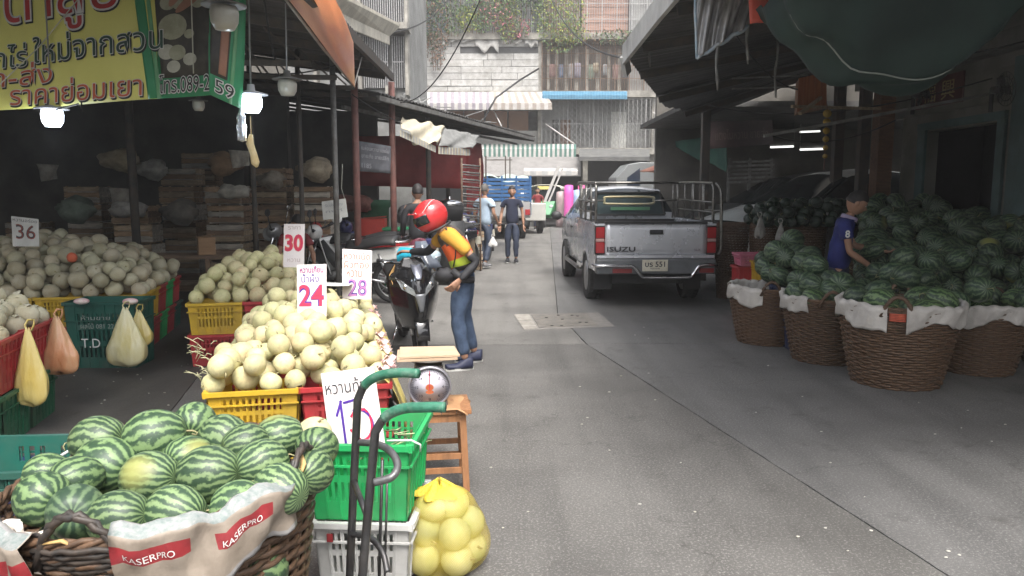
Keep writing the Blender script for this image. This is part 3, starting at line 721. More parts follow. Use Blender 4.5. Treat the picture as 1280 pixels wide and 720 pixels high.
bline('โทร.089-2',206,262,.028,.15,'k',sh=False,rise=.0,off=.045,d=.012)
bline('59',.22,.78,.035,.12,'k',sh=False,fn=bq,us=lambda q:q,off=.05,d=.012)
x=B();x.tube([bp(su(-5),.1,.03),bp(su(60),.42,.03),bp(su(130),.8,.04),bp(su(190),1.2,.05)],.004,5);x.tube([bp(su(245),.14,.03),bp(su(243),1.2,.05)],.004,5);x.build('tie_string',pm('string_pale',(.6,.6,.5),rand=0),t)
x=B();pts=[bp(su(50),-.01,.01),bp(su(80),-.03,.02),bp(su(110),.0,.02),bp(su(115),-.05,.02),bp(su(113),.02,.01)];x.tube(pts,.006,5);x.build('wire',beam_m,t)

# ================= right market hall
RH=link('right_market_hall',None,label='dark right hand market hall with wide corrugated roof and shuttered shopfronts',cat='market hall')
ed=A(780,76,9.2);en=V((1.32,-.2,3.15));
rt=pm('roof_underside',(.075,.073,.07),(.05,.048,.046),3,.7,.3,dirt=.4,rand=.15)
# panels laid side by side along Y, ribs running across the lane
def rpanel(y0,y1,x0,z0,x1,z1,k):
    def f(a,t):
        y=y0+(y1-y0)*a;return V((x0(y)+(x1-x0(y))*t,y,z0(y)+(z1-z0(y))*t+.02*math.sin((y)*2*PI/.16)+.008*(k%2)))
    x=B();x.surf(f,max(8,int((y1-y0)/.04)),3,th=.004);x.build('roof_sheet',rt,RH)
zc=A(832,134,13)
xe=lambda y:1.32 if y<9.2 else 1.32+(zc.x-1.32)*(y-9.2)/(13-9.2) if y<13 else zc.x+(y-13)*.9
ze=lambda y:3.2 if y<9.2 else 3.2+(zc.z-3.2)*min(1,(y-9.2)/3.8)
k=0;y=2.2
while y<14.2:
    rpanel(y,min(y+.82,14.4),xe,ze,6.3,4.05,k);y+=.8;k+=1
x=B();pts=[(1.3,2.2,3.22),(1.3,4,3.24),(1.3,7,3.24),(1.3,9.2,3.2)]
for i in range(3):x.bar(pts[i],pts[i+1],.04,.22)
x.bar((1.3,9.2,3.2),(1.36,9.3,3.0),.05,.16);x.build('fascia',pm('fascia_pale',(.5,.49,.46),(.36,.35,.33),3,.8,dirt=.4,rand=0),RH)
for y in (3.2,4.9,6.6,8.3,10,11.8,13.4):
    x=B();x.bar((xe(y)+.05,y,ze(y)-.08),(6.2,y,3.9),.05,.09);x.build('rafter',beam_m,RH)
for xx in (2.6,4.2):
    x=B();x.bar((xx,2.3,3.3+(xx-1.3)*.15),(xx,14,3.2+(xx-1.3)*.15),.05,.07);x.build('purlin',beam_m,RH)
for (u,Y) in ((881,14.0),(1046,12.3),(1078,11.6)):
    p=A(u,200,Y);x=B();x.box(p.x-.07,p.x+.07,Y-.07,Y+.07,0,3.4);x.build('post',beam_m,RH)
# wall with door openings
rw=pm('shop_wall',(.24,.24,.21),(.16,.16,.14),1.5,.9,dirt=.5,rand=0);teal=pm('teal_paint',(.10,.17,.17),(.07,.12,.12),3,.6,dirt=.4,rand=0)
x=B();WX=6.0
x.box(WX,WX+.2,1,9.55,0,4.2);x.box(WX,WX+.2,11.35,12.0,0,4.2);x.box(WX,WX+.2,9.55,11.35,2.48,4.2);x.box(WX,12,13.2,13.4,0,4.2) if False else None
x.build('wall',rw,RH)
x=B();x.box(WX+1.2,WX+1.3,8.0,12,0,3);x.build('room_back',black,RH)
x=B();x.box(WX+.2,WX+1.2,8.9,9.0,0,3);x.box(WX+.2,WX+1.2,11.9,11.98,0,3);x.box(WX+.2,WX+1.2,9,11.9,2.9,3);x.build('room_side',black,RH,kind='stuff')  # black sides and ceiling added to stop sky leaking into the room
x=B();x.box(WX-.04,WX-.002,9.47,9.62,0,2.5);x.box(WX-.04,WX-.002,11.28,11.48,0,2.5);x.box(WX-.05,WX-.002,9.47,11.48,2.5,2.6);x.build('door_frame',teal,RH)
x=B();x.box(WX-.12,WX-.002,8.75,9.05,0,3.3);x.box(WX-.08,WX-.002,9.1,9.3,0,3.2);x.build('pilaster',teal,RH)
x=B();x.box(WX-.25,WX-.05,1,13.2,3.28,3.5);x.build('beam',pm('beam_grey',(.16,.16,.145),rand=0),RH)
x=B();x.box(WX-.05,WX-.002,1,13.2,2.72,3.12);x.build('fascia_band',pm('band_pale',(.2,.2,.17),(.13,.13,.115),2,.8,rand=0),RH)
x=B();x.box(WX-.5,WX-.28,11.7,11.95,0,3.2);x.build('timber_post',woodb,RH)
x=B();x.box(3.4,12,14.42,14.5,3.25,6);x.build('gable_wall',hw,RH)
x=B();x.box(3.6,12,19.5,19.7,0,6);x.build('back_wall',hw,RH)
x=B();x.box(3.2,12,14.3,19.5,3.15,3.25);x.build('rear_roof',rt,RH)
# plaque
t=thing('name_plaque','dark red plaque with gold Chinese characters above the dark doorway','sign',(WX-.06,10.95,2.62+.2))
x=B();x.box(-.03,0,-.62,.55,-.02,.38);x.build('board',pm('plaque_red',(.10,.025,.02),rand=0,rough=.5),t,bevel=.006)
x=B();text(x,'福 興',1,lambda a,c:(-.034,-a,c),0,fitw=.8,fith=.26,x=-.35,y=.05);x.build('lettering',pm('old_gold',(.45,.36,.16),rand=0,rough=.4,metal=.3),t)
# signboard in the gloom
t=link('hanging_signboard',None,label='long dark maroon signboard hanging in the shade right of the green awning',cat='sign')
P=[A(886,152,14.6),A(966,150,14.8),A(966,180,14.8),A(888,186,14.6)]
x=B();x.hexa([P[3],P[2],P[2]+V((0,.05,0)),P[3]+V((0,.05,0)),P[0],P[1],P[1]+V((0,.05,0)),P[0]+V((0,.05,0))]);x.build('board',pm('maroon_board',(.045,.025,.025),(.03,.018,.018),rand=0),t)
x=B();f=plan(P,.01);text(x,'แตงโมหวาน ขายส่ง',1,lambda a,c:f(.08+a,.3+c),0,fitw=.84,fith=.4);x.build('lettering',pm('faded_print',(.12,.085,.07),rand=0),t)
# orange wooden cabinet / birdcage box high up
t=link('wall_cabinet',None,label='orange brown wooden box cabinet fixed high under the right roof',cat='cabinet')
P=[A(996,140,8.2),A(1033,132,8.4),A(1033,90,8.4),A(998,98,8.2)];d=V((.12,.4,0))
for i in range(5):
    s0,s1=i/5+.01,(i+1)/5;q=[P[0].lerp(P[1],s0),P[0].lerp(P[1],s1),P[3].lerp(P[2],s1),P[3].lerp(P[2],s0)]
    x=B();x.hexa([q[0],q[1],q[1]+V((.01,.02,0)),q[0]+V((.01,.02,0)),q[3],q[2],q[2]+V((.01,.02,0)),q[3]+V((.01,.02,0))]);x.build('plank',pm('orange_wood',(.36,.13,.05),(.26,.09,.04),4,.6,stretch=(6,6,.6),rand=.15),t)
x=B();k=V((.012,.024,0));x.hexa([P[0]+k,P[1]+k,P[1]+d,P[0]+d,P[3]+k,P[2]+k,P[2]+d,P[3]+d]);x.build('body',woodb,t)
x=B();x.bar(A(1000,142,8.0),A(1026,122,8.3),.03);x.bar(A(990,133,8.1),A(1100,136,9),.03);x.build('bracket',boxw[1],t)
x=B();x.bar(A(955,170,8),A(1235,118,8.5),.03,.03);x.bar(A(915,98,8.5),A(1010,94,8.5),.015,.015);x.bar(A(915,111,8.6),A(1010,108,8.6),.015,.015);x.build('conduit',beam_g,RH)
# gold ornament string
t=thing('hanging_ornament','string of gold discs hanging below the orange cabinet','ornament',tuple(A(1034,142,8.4)))
for i in range(6):
    x=B();x.lathe([(0,-.008),(.045-.004*i,-.006),(.045-.004*i,.006),(0,.008)],12,M=Matrix.Rotation(R(90),4,'X'));x.build('disc',pm('ornament_gold',(.4,.26,.05),rand=.1,metal=.4,rough=.4),t,loc=(0,0,-.09*i))
x=B();x.tube([(0,.01,.1),(0,.01,-.6)],.004,4);x.build('string',redpost,t)
# wall fans, black
def wall_fan(u,v,Y,lab):
    p=A(u,v,Y);t=thing('wall_fan',lab,'fan',tuple(p),.5)
    x=B()
    for rr_ in (.17,.12,.06): x.tube([(rr_*math.cos(a*PI/10),-.06,rr_*math.sin(a*PI/10)) for a in range(20)],.004,4,closed=True)
    for a in range(16): x.tube([(0,-.08,0),(.17*math.cos(a*PI/8),-.05,.17*math.sin(a*PI/8))],.003,4)
    x.build('guard',pm('fan_black',(.05,.05,.05),rand=0,rough=.4),t)
    for a in range(3):
        b_=B();c_,s_=math.cos(a*2.09),math.sin(a*2.09);b_.surf(lambda i,j:((.03+.11*i)*c_-(j-.5)*.09*s_,-.04+.02*j,(.03+.11*i)*s_+(j-.5)*.09*c_),4,3,th=.003);b_.build('blade',MATS['fan_black'],t)
    x=B();x.tube([(0,-.03,0),(0,.08,0)],.04,12);x.bar((0,.08,0),(0,.08,-.22),.03);x.build('motor',MATS['fan_black'],t)
wall_fan(1150,118,9,'black caged wall fan left of the dark red plaque')
wall_fan(1250,112,8,'black caged wall fan on the teal pilaster')
# green tarpaulin bag hanging from the roof
t=link('green_tarpaulin',None,label='big dark green tarpaulin sagging from the right roof near the camera',cat='tarpaulin')
gt=pm('green_tarp',(.012,.035,.028),(.008,.022,.018),2,.7,bump=.6,bsc=6,rand=0)
def gtf(s,tt_):
    # s across (u 990..1290), tt from front rim over belly to back rim
    u=985+330*s; Y=4.7+1.0*tt_
    top=A(u,-35,4.7).z
    v_b=-20+125*math.sin(PI*min(1,max(0,s*1.08)))**.62
    zb=A(u,v_b,4.9).z
    k=math.sin(PI*min(1,tt_))**.6 if tt_<=1 else 0
    z=top+(zb-top)*k
    xx=A(u,50,4.9).x
    return V((xx+.015*math.sin(tt_*17+s*7),Y,z+.05*math.sin(s*26+tt_*5+2.5*math.sin(s*6))*k*(.4+s*(1-s)*2)+.035*math.sin(tt_*17+s*11)*k))
x=B();x.surf(gtf,44,24,th=.004);x.build('sheet',gt,t)
x=B();x.tube([gtf(s/30,.33)+V((0,-.012,-.006)) for s in range(1,30)],.006,5);x.build('hem_rope',pm('rope_pale',(.25,.27,.24),rand=0),t)
t=link('plastic_sheet',None,label='crumpled clear plastic sheet with blue edge hanging from the right roof',cat='plastic sheet')
pl_m=pm('cloudy_plastic',(.30,.28,.26),(.14,.14,.14),5,.18,bump=.9,bsc=7,rand=0,stretch=(2,2,.7),Specular_IOR_Level=.9)
x=B();P=[A(868,-8,6.0),A(938,-8,6.0),A(934,34,6.0),A(870,74,6.0)];sheet4(x,P,36,24,.035,15,th=.002);x.build('sheet',pl_m,t)
x=B();x.tube([P[3].lerp(P[2],k/10)+V((0,-.02,.01*math.sin(k*2))) for k in range(11)],.014,6);x.tube([P[3].lerp(P[0],k/6)+V((0,-.02,0)) for k in range(7)],.01,6);x.build('hem',pm('blue_hem',(.2,.3,.38),(.35,.36,.36),20,.5,rand=0),t)
redc=pm('red_flag',(.62,.10,.06),(.5,.08,.05),3,.6,rand=0,bump=0)
t=link('red_pennant',None,label='red cloth sign tab hanging beside the clear plastic sheet',cat='sign')
x=B();sheet4(x,[A(936,-10,5.6),A(963,-10,5.6),A(963,27,5.6),A(937,30,5.6)],6,6,.008,5);x.build('sheet',redc,t)
t=link('red_pennant',None,label='smaller red sign tab with white letters right of the larger one',cat='sign')
x=B();P=[A(963,-10,5.65),A(991,-12,5.7),A(989,9,5.7),A(963,17,5.65)];sheet4(x,P,6,6,.008,5);x.build('sheet',redc,t)
x=B();f=plan(P,.018);text(x,'ฟรี',1,lambda a,c:f(.2+a,.35+c),0,fitw=.6,fith=.4);x.build('lettering',ink['w'],t)
# far right lane side: green awning, container truck roof, orange umbrella, tubes
t=link('green_awning',None,label='dark green cloth awning sloping out behind the pickup rack',cat='awning')
x=B();sheet4(x,[A(832,178,20),A(908,168,17),A(908,215,17),A(868,196,18.5)],14,8,.04,6);x.build('sheet',pm('green_cloth',(.03,.11,.08),(.02,.07,.055),2,.7,rand=0),t)
t=link('box_van',None,label='dark grey box van roof with slanted front showing behind the pickup cab',cat='van')
x=B();Yv=24
def vp(u,v,y=0):return A(u,v,Yv+y)
pf=[vp(770,236),vp(770,222),vp(786,205),vp(800,202.5),vp(862,204),vp(862,236)]
vs=[(p.x,Yv,p.z) for p in pf];vs[0]=(vs[0][0],Yv,.5);vs[-1]=(vs[-1][0],Yv,.5);vb=[(p[0],Yv+1.9,p[2]) for p in vs];n=6
x.add(vs+vb,[tuple(range(n)),tuple(range(n,2*n))[::-1]]+[(i+n,(i+1)%n+n,(i+1)%n,i) for i in range(n)],0)
x.build('body',pm('van_grey',(.2,.21,.21),(.15,.155,.155),1,.5,rand=0),t,bevel=.03)
x=B();P=[vp(784,232),vp(784,222),vp(800,210),vp(800,232)];x.add([p+V((0,-.012,0)) for p in P],[(0,1,2,3)]);x.build('window',pm('van_glass',(.03,.04,.06),rand=0,rough=.1),t)
for xx in (A(785,236,Yv).x,A(850,236,Yv).x):
    x=B();x.lathe([(.12,-.1),(.33,-.1),(.36,-.05),(.36,.05),(.33,.1),(.12,.1)],18,M=Matrix.Translation((xx,Yv+.1,.36))@Matrix.Rotation(R(90),4,'X'));x.build('wheel',black,t)
t=thing('market_umbrella','faded orange market umbrella opened behind the pickup rack','umbrella',(A(848,214,21).x,21,0))
x=B()
zt=A(848,199,21).z;zb=A(848,214,21).z
for k in range(8):
    a0,a1=k*PI/4,(k+1)*PI/4;x=B();x.surf(lambda s,q:(1.05*q*math.cos(a0+(a1-a0)*s)*(1-.06*math.sin(PI*s)),1.05*q*math.sin(a0+(a1-a0)*s),zt+(zb-zt)*q**1.3-.02*math.sin(PI*s)*q),4,4,th=.004);x.build('panel',pm('umbrella_orange',(.42,.17,.12),(.5,.25,.18),3,.7,rand=.2),t)
x=B();x.tube([(0,0,0),(0,0,zt)],.025);x.build('pole',beam_g,t)
tube_em=emis('tube_glow',(1,1,.97),.55)  # glowing tubes added for thin bright lines whose source is unknown
for (u0,u1,v,Y,lab) in [(963,992,184,16,'glowing tube added for a thin white line deep inside the right hall'),(1000,1031,187,15.5,'glowing tube added for the white line nearest the gold ornament'),(1000,1025,165,18,'glowing tube added for the upper white line in the right hall gloom')]:
    t=link('glowing_line',None,label=lab,cat='lamp');x=B();x.tube([A(u0,v,Y),A(u1,v-1,Y)],.02,8);x.build('tube',tube_em,t)
    x=B();p,q=A(u0,v,Y),A(u1,v-1,Y);x.bar(p+V((0,0,.05)),q+V((0,0,.05)),.05,.04);x.tube([p+V((0,0,.05)),p+V((0,0,.5))],.006,4);x.tube([q+V((0,0,.05)),q+V((0,0,.5))],.006,4);x.build('fitting',beam_g,t)
# louvred grille and racks in back of right hall
t=link('metal_rack',None,label='grey slatted metal rack standing behind the parked cars',cat='rack')
for i in range(6):
    x=B();x.bar(A(910,203+i*5,17.5),A(968,201+i*5,17.5),.05,.05);x.build('rail',beam_g,t)
for u in (912,938,965):
    x=B();p=A(u,200,17.55);x.box(p.x-.03,p.x+.03,17.56,17.62,0,p.z+.05);x.build('upright',beam_g,t)

# slack cables strung under both roofs
cab=pm('cable_black',(.02,.02,.02),rand=0)
for (a,c,sg,lab) in [((600,0,9),(500,128,12),.3,'slack black cable from the left roof edge to the low roof'),((880,130,13),(1240,98,8.2),.25,'sagging cable under the right roof toward the wall fan'),((1000,60,7),(1280,52,6.5),.12,'cable pair along the top of the right shop wall'),((905,20,7),(1046,96,9),.35,'loop of cable hanging beside the clear plastic sheet'),
    ((200,60,7),(440,74,9.5),.2,'loose cable crossing the dark left roof'),((330,0,6),(350,96,8),.1,'twisted cable by the unlit glass lamp'),((440,118,10.5),(600,168,16),.25,'cable looping along the low black roof'),((960,168,12),(1120,150,11),.2,'cable drooping over the gold ornament'),((690,0,30),(800,75,12),.5,'overhead cable crossing from the far block to the right roof'),((560,0,30),(440,40,14),.4,'overhead cable from the cream awning to the far block')]:
    p=A(*a);q=A(*c);x=B();x.tube([p.lerp(q,k/16)-V((0,0,sg*4*(k/16)*(1-k/16))) for k in range(17)],.008 if p.y<14 else .02,5);x.build('cable',cab,label=lab,cat='cable')
for (u,v,Y,lab) in [(812,55,8.5,'short dark rope hanging from the right roof edge'),(897,74,6.2,'knotted dark rope below the clear plastic sheet'),(935,40,6.1,'pale tie string at the corner of the plastic sheet'),(970,90,7.5,'thin rod hanging in the middle of the right roof')]:
    p=A(u,v,Y);x=B();x.tube([p+V((.01*math.sin(k*1.3),0,.3-.09*k)) for k in range(7)],[.01,.012,.009,.014,.01,.013,.008],6);x.build('rope',beam_g,label=lab,cat='rope')

# soft goods dumped on and between the stacks
rr=random.Random(31)
for k,(u,v,Y,rx_s,c_,lab) in enumerate([(150,200,11.9,.3,(.45,.38,.25),'lumpy tan sack on the second stack from the left'),(190,212,12.0,.26,(.5,.5,.46),'pale crumpled sack high in the dark left hall'),(282,205,11.5,.28,(.35,.22,.12),'brown sack on the stack by the thin dark post'),(292,240,11.2,.2,(.55,.52,.45),'small pale sack leaning by the thin dark post'),
    (395,212,11.9,.3,(.5,.42,.3),'flat tan bundle on top of the stack behind the notice'),(340,225,12.2,.25,(.4,.35,.28),'drooping bundle behind the person in red'),(95,262,11.0,.3,(.2,.25,.2),'dark green sack behind the 36 card heap'),(160,262,10.9,.22,(.5,.48,.44),'white paper parcel behind the white melons'),(225,265,11.4,.3,(.22,.2,.17),'dull sack beside the cardboard carton'),(440,255,13.5,.3,(.25,.1,.08),'reddish bundle behind the first red brown post'),(520,270,14.5,.35,(.3,.3,.32),'grey bundle behind the standing figure')]):
    p=A(u,v,Y);ph=rr.uniform(0,6);x=B();x.ell(tuple(p),(rx_s,rx_s*.7,rx_s*.55),18,12,0,None,lambda q:q*(1+.16*math.sin(q.x*4+ph)+.12*math.sin(q.y*5+q.z*6+ph)+.06*math.sin(q.x*13+q.z*9)))
    x.build('sack',pm('sack_%d'%k,c_,tuple(i*.55 for i in c_),7,.85,bump=.5,bsc=18,rand=0,dirt=.3),label=lab,cat='sack')
for k,(u,v,Y,lab) in enumerate([(150,245,10.9,'torn pale paper hanging on the stack left of the dark post'),(300,198,11.0,'strip of pale cardboard on the stack by the thin post'),(60,215,11.3,'faded poster hanging at the far left of the hall')]):
    p=A(u,v,Y);x=B();sheet4(x,[p+V((-.16,0,.12)),p+V((.16,0,.1)),p+V((.12,0,-.1)),p+V((-.1,0,-.14))],8,6,.02,9);x.build('paper',MATS['paper_fill'],label=lab,cat='paper')
for k in range(4):
    p=A(583,300,15.9);place_box(p.x+.06*math.sin(k*3),15.9,k*.2,.3+.1*k,'%s fruit box, '+('bottom' if k==0 else ordn(k+1)+' up')+' of the stack left of the blue shirt').scale=(1,1,.7)
# ================= fruit
def melon_mat(name,a,b_,c,rand=.12,net=True):
    m,t,b=nodes(name);tc=N(t,'TexCoord').outputs['Object'];oi=N(t,'ObjectInfo').outputs['Random']
    off=N(t,'VectorMath',{0:tc,1:N(t,'CombineXYZ',{0:N(t,'Math',{0:oi,1:37.0},operation='MULTIPLY').outputs[0]}).outputs[0]},operation='ADD').outputs[0]
    n=N(t,'TexNoise',{'Vector':off,'Scale':9,'Detail':4}).outputs[0]
    col=ramp(t,n,[(.35,a),(.55,b_),(.75,c)])
    if net:
        vo=N(t,'TexNoise',{'Vector':off,'Scale':55,'Detail':4,'Roughness':.7}).outputs[0]
        col=mixc(t,ramp(t,vo,[(.5,(0,0,0)),(.62,(.4,.4,.4))]),col,(.42,.34,.2))
    mr=N(t,'MapRange',{0:oi,3:1-rand,4:1+rand}).outputs[0];hu=N(t,'MapRange',{0:N(t,'Math',{0:N(t,'Math',{0:oi,1:7.31},operation='MULTIPLY').outputs[0]},operation='FRACT').outputs[0],3:.485,4:.515}).outputs[0]
    col=N(t,'HueSaturation',{'Hue':hu,'Value':mr,'Color':col}).outputs[0]
    t.links.new(col,b.inputs['Base Color']);b.inputs['Roughness'].default_value=.5;b.inputs['Specular IOR Level'].default_value=.35
    b.inputs['Subsurface Weight'].default_value=.0
    vo2=N(t,'TexNoise',{'Vector':off,'Scale':70,'Detail':2}).outputs[0]
    bp=N(t,'Bump',{'Strength':.12,'Distance':.003,'Height':vo2});t.links.new(bp.outputs[0],b.inputs['Normal']);return m
mm_front=melon_mat('cantaloupe_skin',(.54,.52,.28),(.60,.55,.31),(.56,.44,.25),.14)
mm_white=melon_mat('pale_melon_skin',(.52,.49,.36),(.46,.42,.29),(.40,.34,.22),.14)
mm_yel=melon_mat('yellow_green_skin',(.46,.50,.22),(.55,.55,.30),(.42,.46,.22),net=False)
stem_m=pm('melon_stem',(.25,.26,.12),(.35,.28,.16),30,.8,rand=.2)
def wm_mat(name,dark,mid,light,nst=11,cont=1):
    m,t,b=nodes(name);tc=N(t,'TexCoord').outputs['Object'];oi=N(t,'ObjectInfo').outputs['Random']
    ofs=N(t,'CombineXYZ',{0:N(t,'Math',{0:oi,1:53.0},operation='MULTIPLY').outputs[0]}).outputs[0]
    P=N(t,'VectorMath',{0:tc,1:ofs},operation='ADD').outputs[0]
    nz=N(t,'TexNoise',{'Vector':P,'Scale':16,'Detail':5,'Roughness':.65})
    sx=N(t,'SeparateXYZ',{0:tc})
    ang=N(t,'Math',{0:sx.outputs[1],1:sx.outputs[2]},operation='ARCTAN2').outputs[0]
    nb=N(t,'TexNoise',{'Vector':P,'Scale':5,'Detail':3})
    d1=N(t,'Math',{0:N(t,'Math',{0:nz.outputs[0],1:.5},operation='SUBTRACT').outputs[0],1:17.0},operation='MULTIPLY').outputs[0]
    d2=N(t,'Math',{0:N(t,'Math',{0:nb.outputs[0],1:.5},operation='SUBTRACT').outputs[0],1:4.0},operation='MULTIPLY').outputs[0]
    # broaden distortion towards the belly, less at the poles
    r2=N(t,'Math',{0:N(t,'VectorMath',{0:N(t,'CombineXYZ',{0:sx.outputs[1],1:sx.outputs[2]}).outputs[0]},operation='LENGTH').outputs['Value'],1:8.5},operation='MULTIPLY').outputs[0]
    dd=N(t,'Math',{0:N(t,'Math',{0:d1,1:d2},operation='ADD').outputs[0],1:r2},operation='MULTIPLY').outputs[0]
    a=N(t,'Math',{0:N(t,'Math',{0:ang,1:float(nst)},operation='MULTIPLY').outputs[0],1:dd},operation='ADD').outputs[0]
    s=N(t,'Math',{0:a},operation='SINE').outputs[0]
    s01=N(t,'MapRange',{0:s,1:-1.0,2:1.0}).outputs[0]
    n3=N(t,'TexNoise',{'Vector':P,'Scale':38,'Detail':5,'Roughness':.75}).outputs[0]
    s2=N(t,'Math',{0:s01,1:N(t,'MapRange',{0:n3,3:-.5,4:.5}).outputs[0]},operation='ADD').outputs[0]
    col=ramp(t,s2,[(.22,dark),(.5,mid),(.66,light),(.95,tuple(x*1.25 for x in light))])
    # yellow ground spot on some
    sp=N(t,'MapRange',{0:sx.outputs[2],1:-.075,2:-.115}).outputs[0]
    gate=N(t,'Math',{0:N(t,'Math',{0:N(t,'Math',{0:oi,1:5.7},operation='MULTIPLY').outputs[0]},operation='FRACT').outputs[0],1:.84},operation='GREATER_THAN').outputs[0]
    col=mixc(t,N(t,'Math',{0:sp,1:gate},operation='MULTIPLY').outputs[0],col,(.30,.30,.075))
    mr=N(t,'MapRange',{0:oi,3:.8,4:1.18}).outputs[0];col=N(t,'HueSaturation',{'Value':mr,'Color':col,'Saturation':.92}).outputs[0]
    t.links.new(col,b.inputs['Base Color']);b.inputs['Roughness'].default_value=.46
    # pale bloom
    bp=N(t,'Bump',{'Strength':.08,'Distance':.003,'Height':n3});t.links.new(bp.outputs[0],b.inputs['Normal']);return m
wm1=wm_mat('watermelon_skin',(.026,.060,.028),(.062,.118,.048),(.125,.20,.075),14)
wm2=wm_mat('watermelon_dull_skin',(.022,.05,.03),(.038,.075,.04),(.09,.135,.068),12)
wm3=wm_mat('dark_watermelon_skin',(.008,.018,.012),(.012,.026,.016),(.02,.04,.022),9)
def melon_mesh(name,r,mat_,nu=20,nv=14,sq=1.0,stem=True,seed=0,rib=0.0,long=1.0,curl=False):
    rr=random.Random(seed);ph=rr.uniform(0,6)
    def fn(p):
        a=math.atan2(p.y,p.x);k=1+rib*math.cos(a*10)*(1-p.z*p.z)+.018*math.sin(p.x*2.6+ph)+.018*math.sin(p.y*3+ph*2)+.012*math.sin(p.z*4+ph)
        dim=1-.10*max(0,abs(p.z)-.86)/.14
        return V((p.x*k,p.y*k,p.z*k*sq*dim))
    x=B();x.ell((0,0,0),r,nu,nv,0,None,fn)
    if stem:
        zt=r*sq*.9
        if curl:x.tube([(0,0,zt-.005),(.004,.003,zt+.02),(.02,.01,zt+.035),(.04,.005,zt+.03),(.05,-.01,zt+.02)],[.005,.004,.003,.003,.002],5,1)
        else:
            x.lathe([(r*.13,zt-.004),(r*.1,zt+.002),(0,zt-.002)],8,1)
            x.tube([(0,0,zt-.003),(.003,0,zt+.012),(.012,.004,zt+.02)],[.005,.004,.004],5,1)
    # lay the axis along X when it is a watermelon
    if long!=1.0 or curl:
        x.v=[(v[2]*long,v[0],v[1]) for v in x.v]
    return x.mesh(name,[mat_,stem_m])
def pack(foot,cap,floor,r,n_max,seed,jit=.08,cand=70,bounds=None):
    """drop spheres greedily: foot(x,y)->bool, floor(x,y)->z, cap(x,y)->max centre z"""
    rg=np.random.default_rng(seed);P=np.zeros((0,4));x0,x1,y0,y1=bounds;fail=0
    while len(P)<n_max and fail<25:
        rad=r*(1+rg.uniform(-jit,jit));best=None
        for _ in range(cand):
            x=rg.uniform(x0,x1);y=rg.uniform(y0,y1)
            if not foot(x,y):continue
            z=floor(x,y)+rad
            if len(P):
                d2=(P[:,0]-x)**2+(P[:,1]-y)**2;R2=(P[:,3]+rad)**2*.94;k=d2<R2
                if k.any(): z=max(z,(P[k,2]+np.sqrt(R2[k]-d2[k])).max())
            s=z-cap(x,y)
            if s>0:continue
            if best is None or z<best[2]:best=(x,y,z,rad)
        if best is None:fail+=1;continue
        P=np.vstack([P,best])
    return P
def visible(P,eyes=((0,0,1.65),(-1,.2,1.7),(1,.2,1.7),(0,1,2.6)),extra=None,thr=.97):
    rg=np.random.default_rng(0);D=rg.normal(size=(26,3));D/=np.linalg.norm(D,axis=1)[:,None]
    keep=[];C=P[:,:3];Rr=P[:,3]*thr
    for i,(x,y,z,r) in enumerate(P):
        ok=False;S_=np.array([x,y,z])+D*r*1.0
        for e in eyes:
            e=np.array(e);dv=e-S_;fr=(D@(e-np.array([x,y,z])))>0
            for s,d in zip(S_[fr],dv[fr]):
                L=np.linalg.norm(d);u=d/L;w_=C-s;tp=w_@u;dd=(w_**2).sum(1)-tp**2
                hit=(tp>0)&(tp<L)&(dd<Rr**2);hit[i]=False
                if not hit.any():ok=True;break
            if ok:break
        keep.append(ok)
    return P[np.array(keep)]
def rows_labels(P,fmt,band):
    """P sorted into picture rows from the front edge up; label by row and place in the row"""
    uv=[pix(p[:3]) for p in P];vmax=max(b for a,b in uv);rows={}
    for i,(u,v) in enumerate(uv): rows.setdefault(int((vmax-v)/band),[]).append((u,i))
    out=[None]*len(P)
    for r_,(k,l) in enumerate(sorted(rows.items())):
        l.sort()
        for j,(u,i) in enumerate(l):
            row='lowest row' if r_==0 else ordn(r_+1)+' row up'
            col='leftmost' if j==0 else ('rightmost' if j==len(l)-1 else ordn(j+1)+' from left')
            out[i]=fmt%(col,row)
    return out
def heap(P,metas,name,cat,group,fmt,band,seed,flat=False,sc=1.0,baser=1.0):
    rr=random.Random(seed);lab=rows_labels(P,fmt,band)
    for p,l in zip(P,lab):
        me=rr.choice(metas);q=Euler((rr.uniform(0,2*PI),rr.uniform(-.9,.9) if flat else rr.uniform(0,PI),rr.uniform(0,2*PI)))
        if flat:q=Euler((rr.uniform(0,2*PI),rr.uniform(-.5,.5),rr.uniform(0,2*PI)),'XYZ')
        s=p[3]/baser*sc
        o=link(name,me,None,tuple(p[:3]),q,label=l,cat=cat,group=group);o.scale=(s,s*rr.uniform(.97,1.03),s)
def basis(deg=12.3):
    a=R(deg);return V((math.cos(a),math.sin(a),0)),V((-math.sin(a),math.cos(a),0))
rx_,sx_=basis()
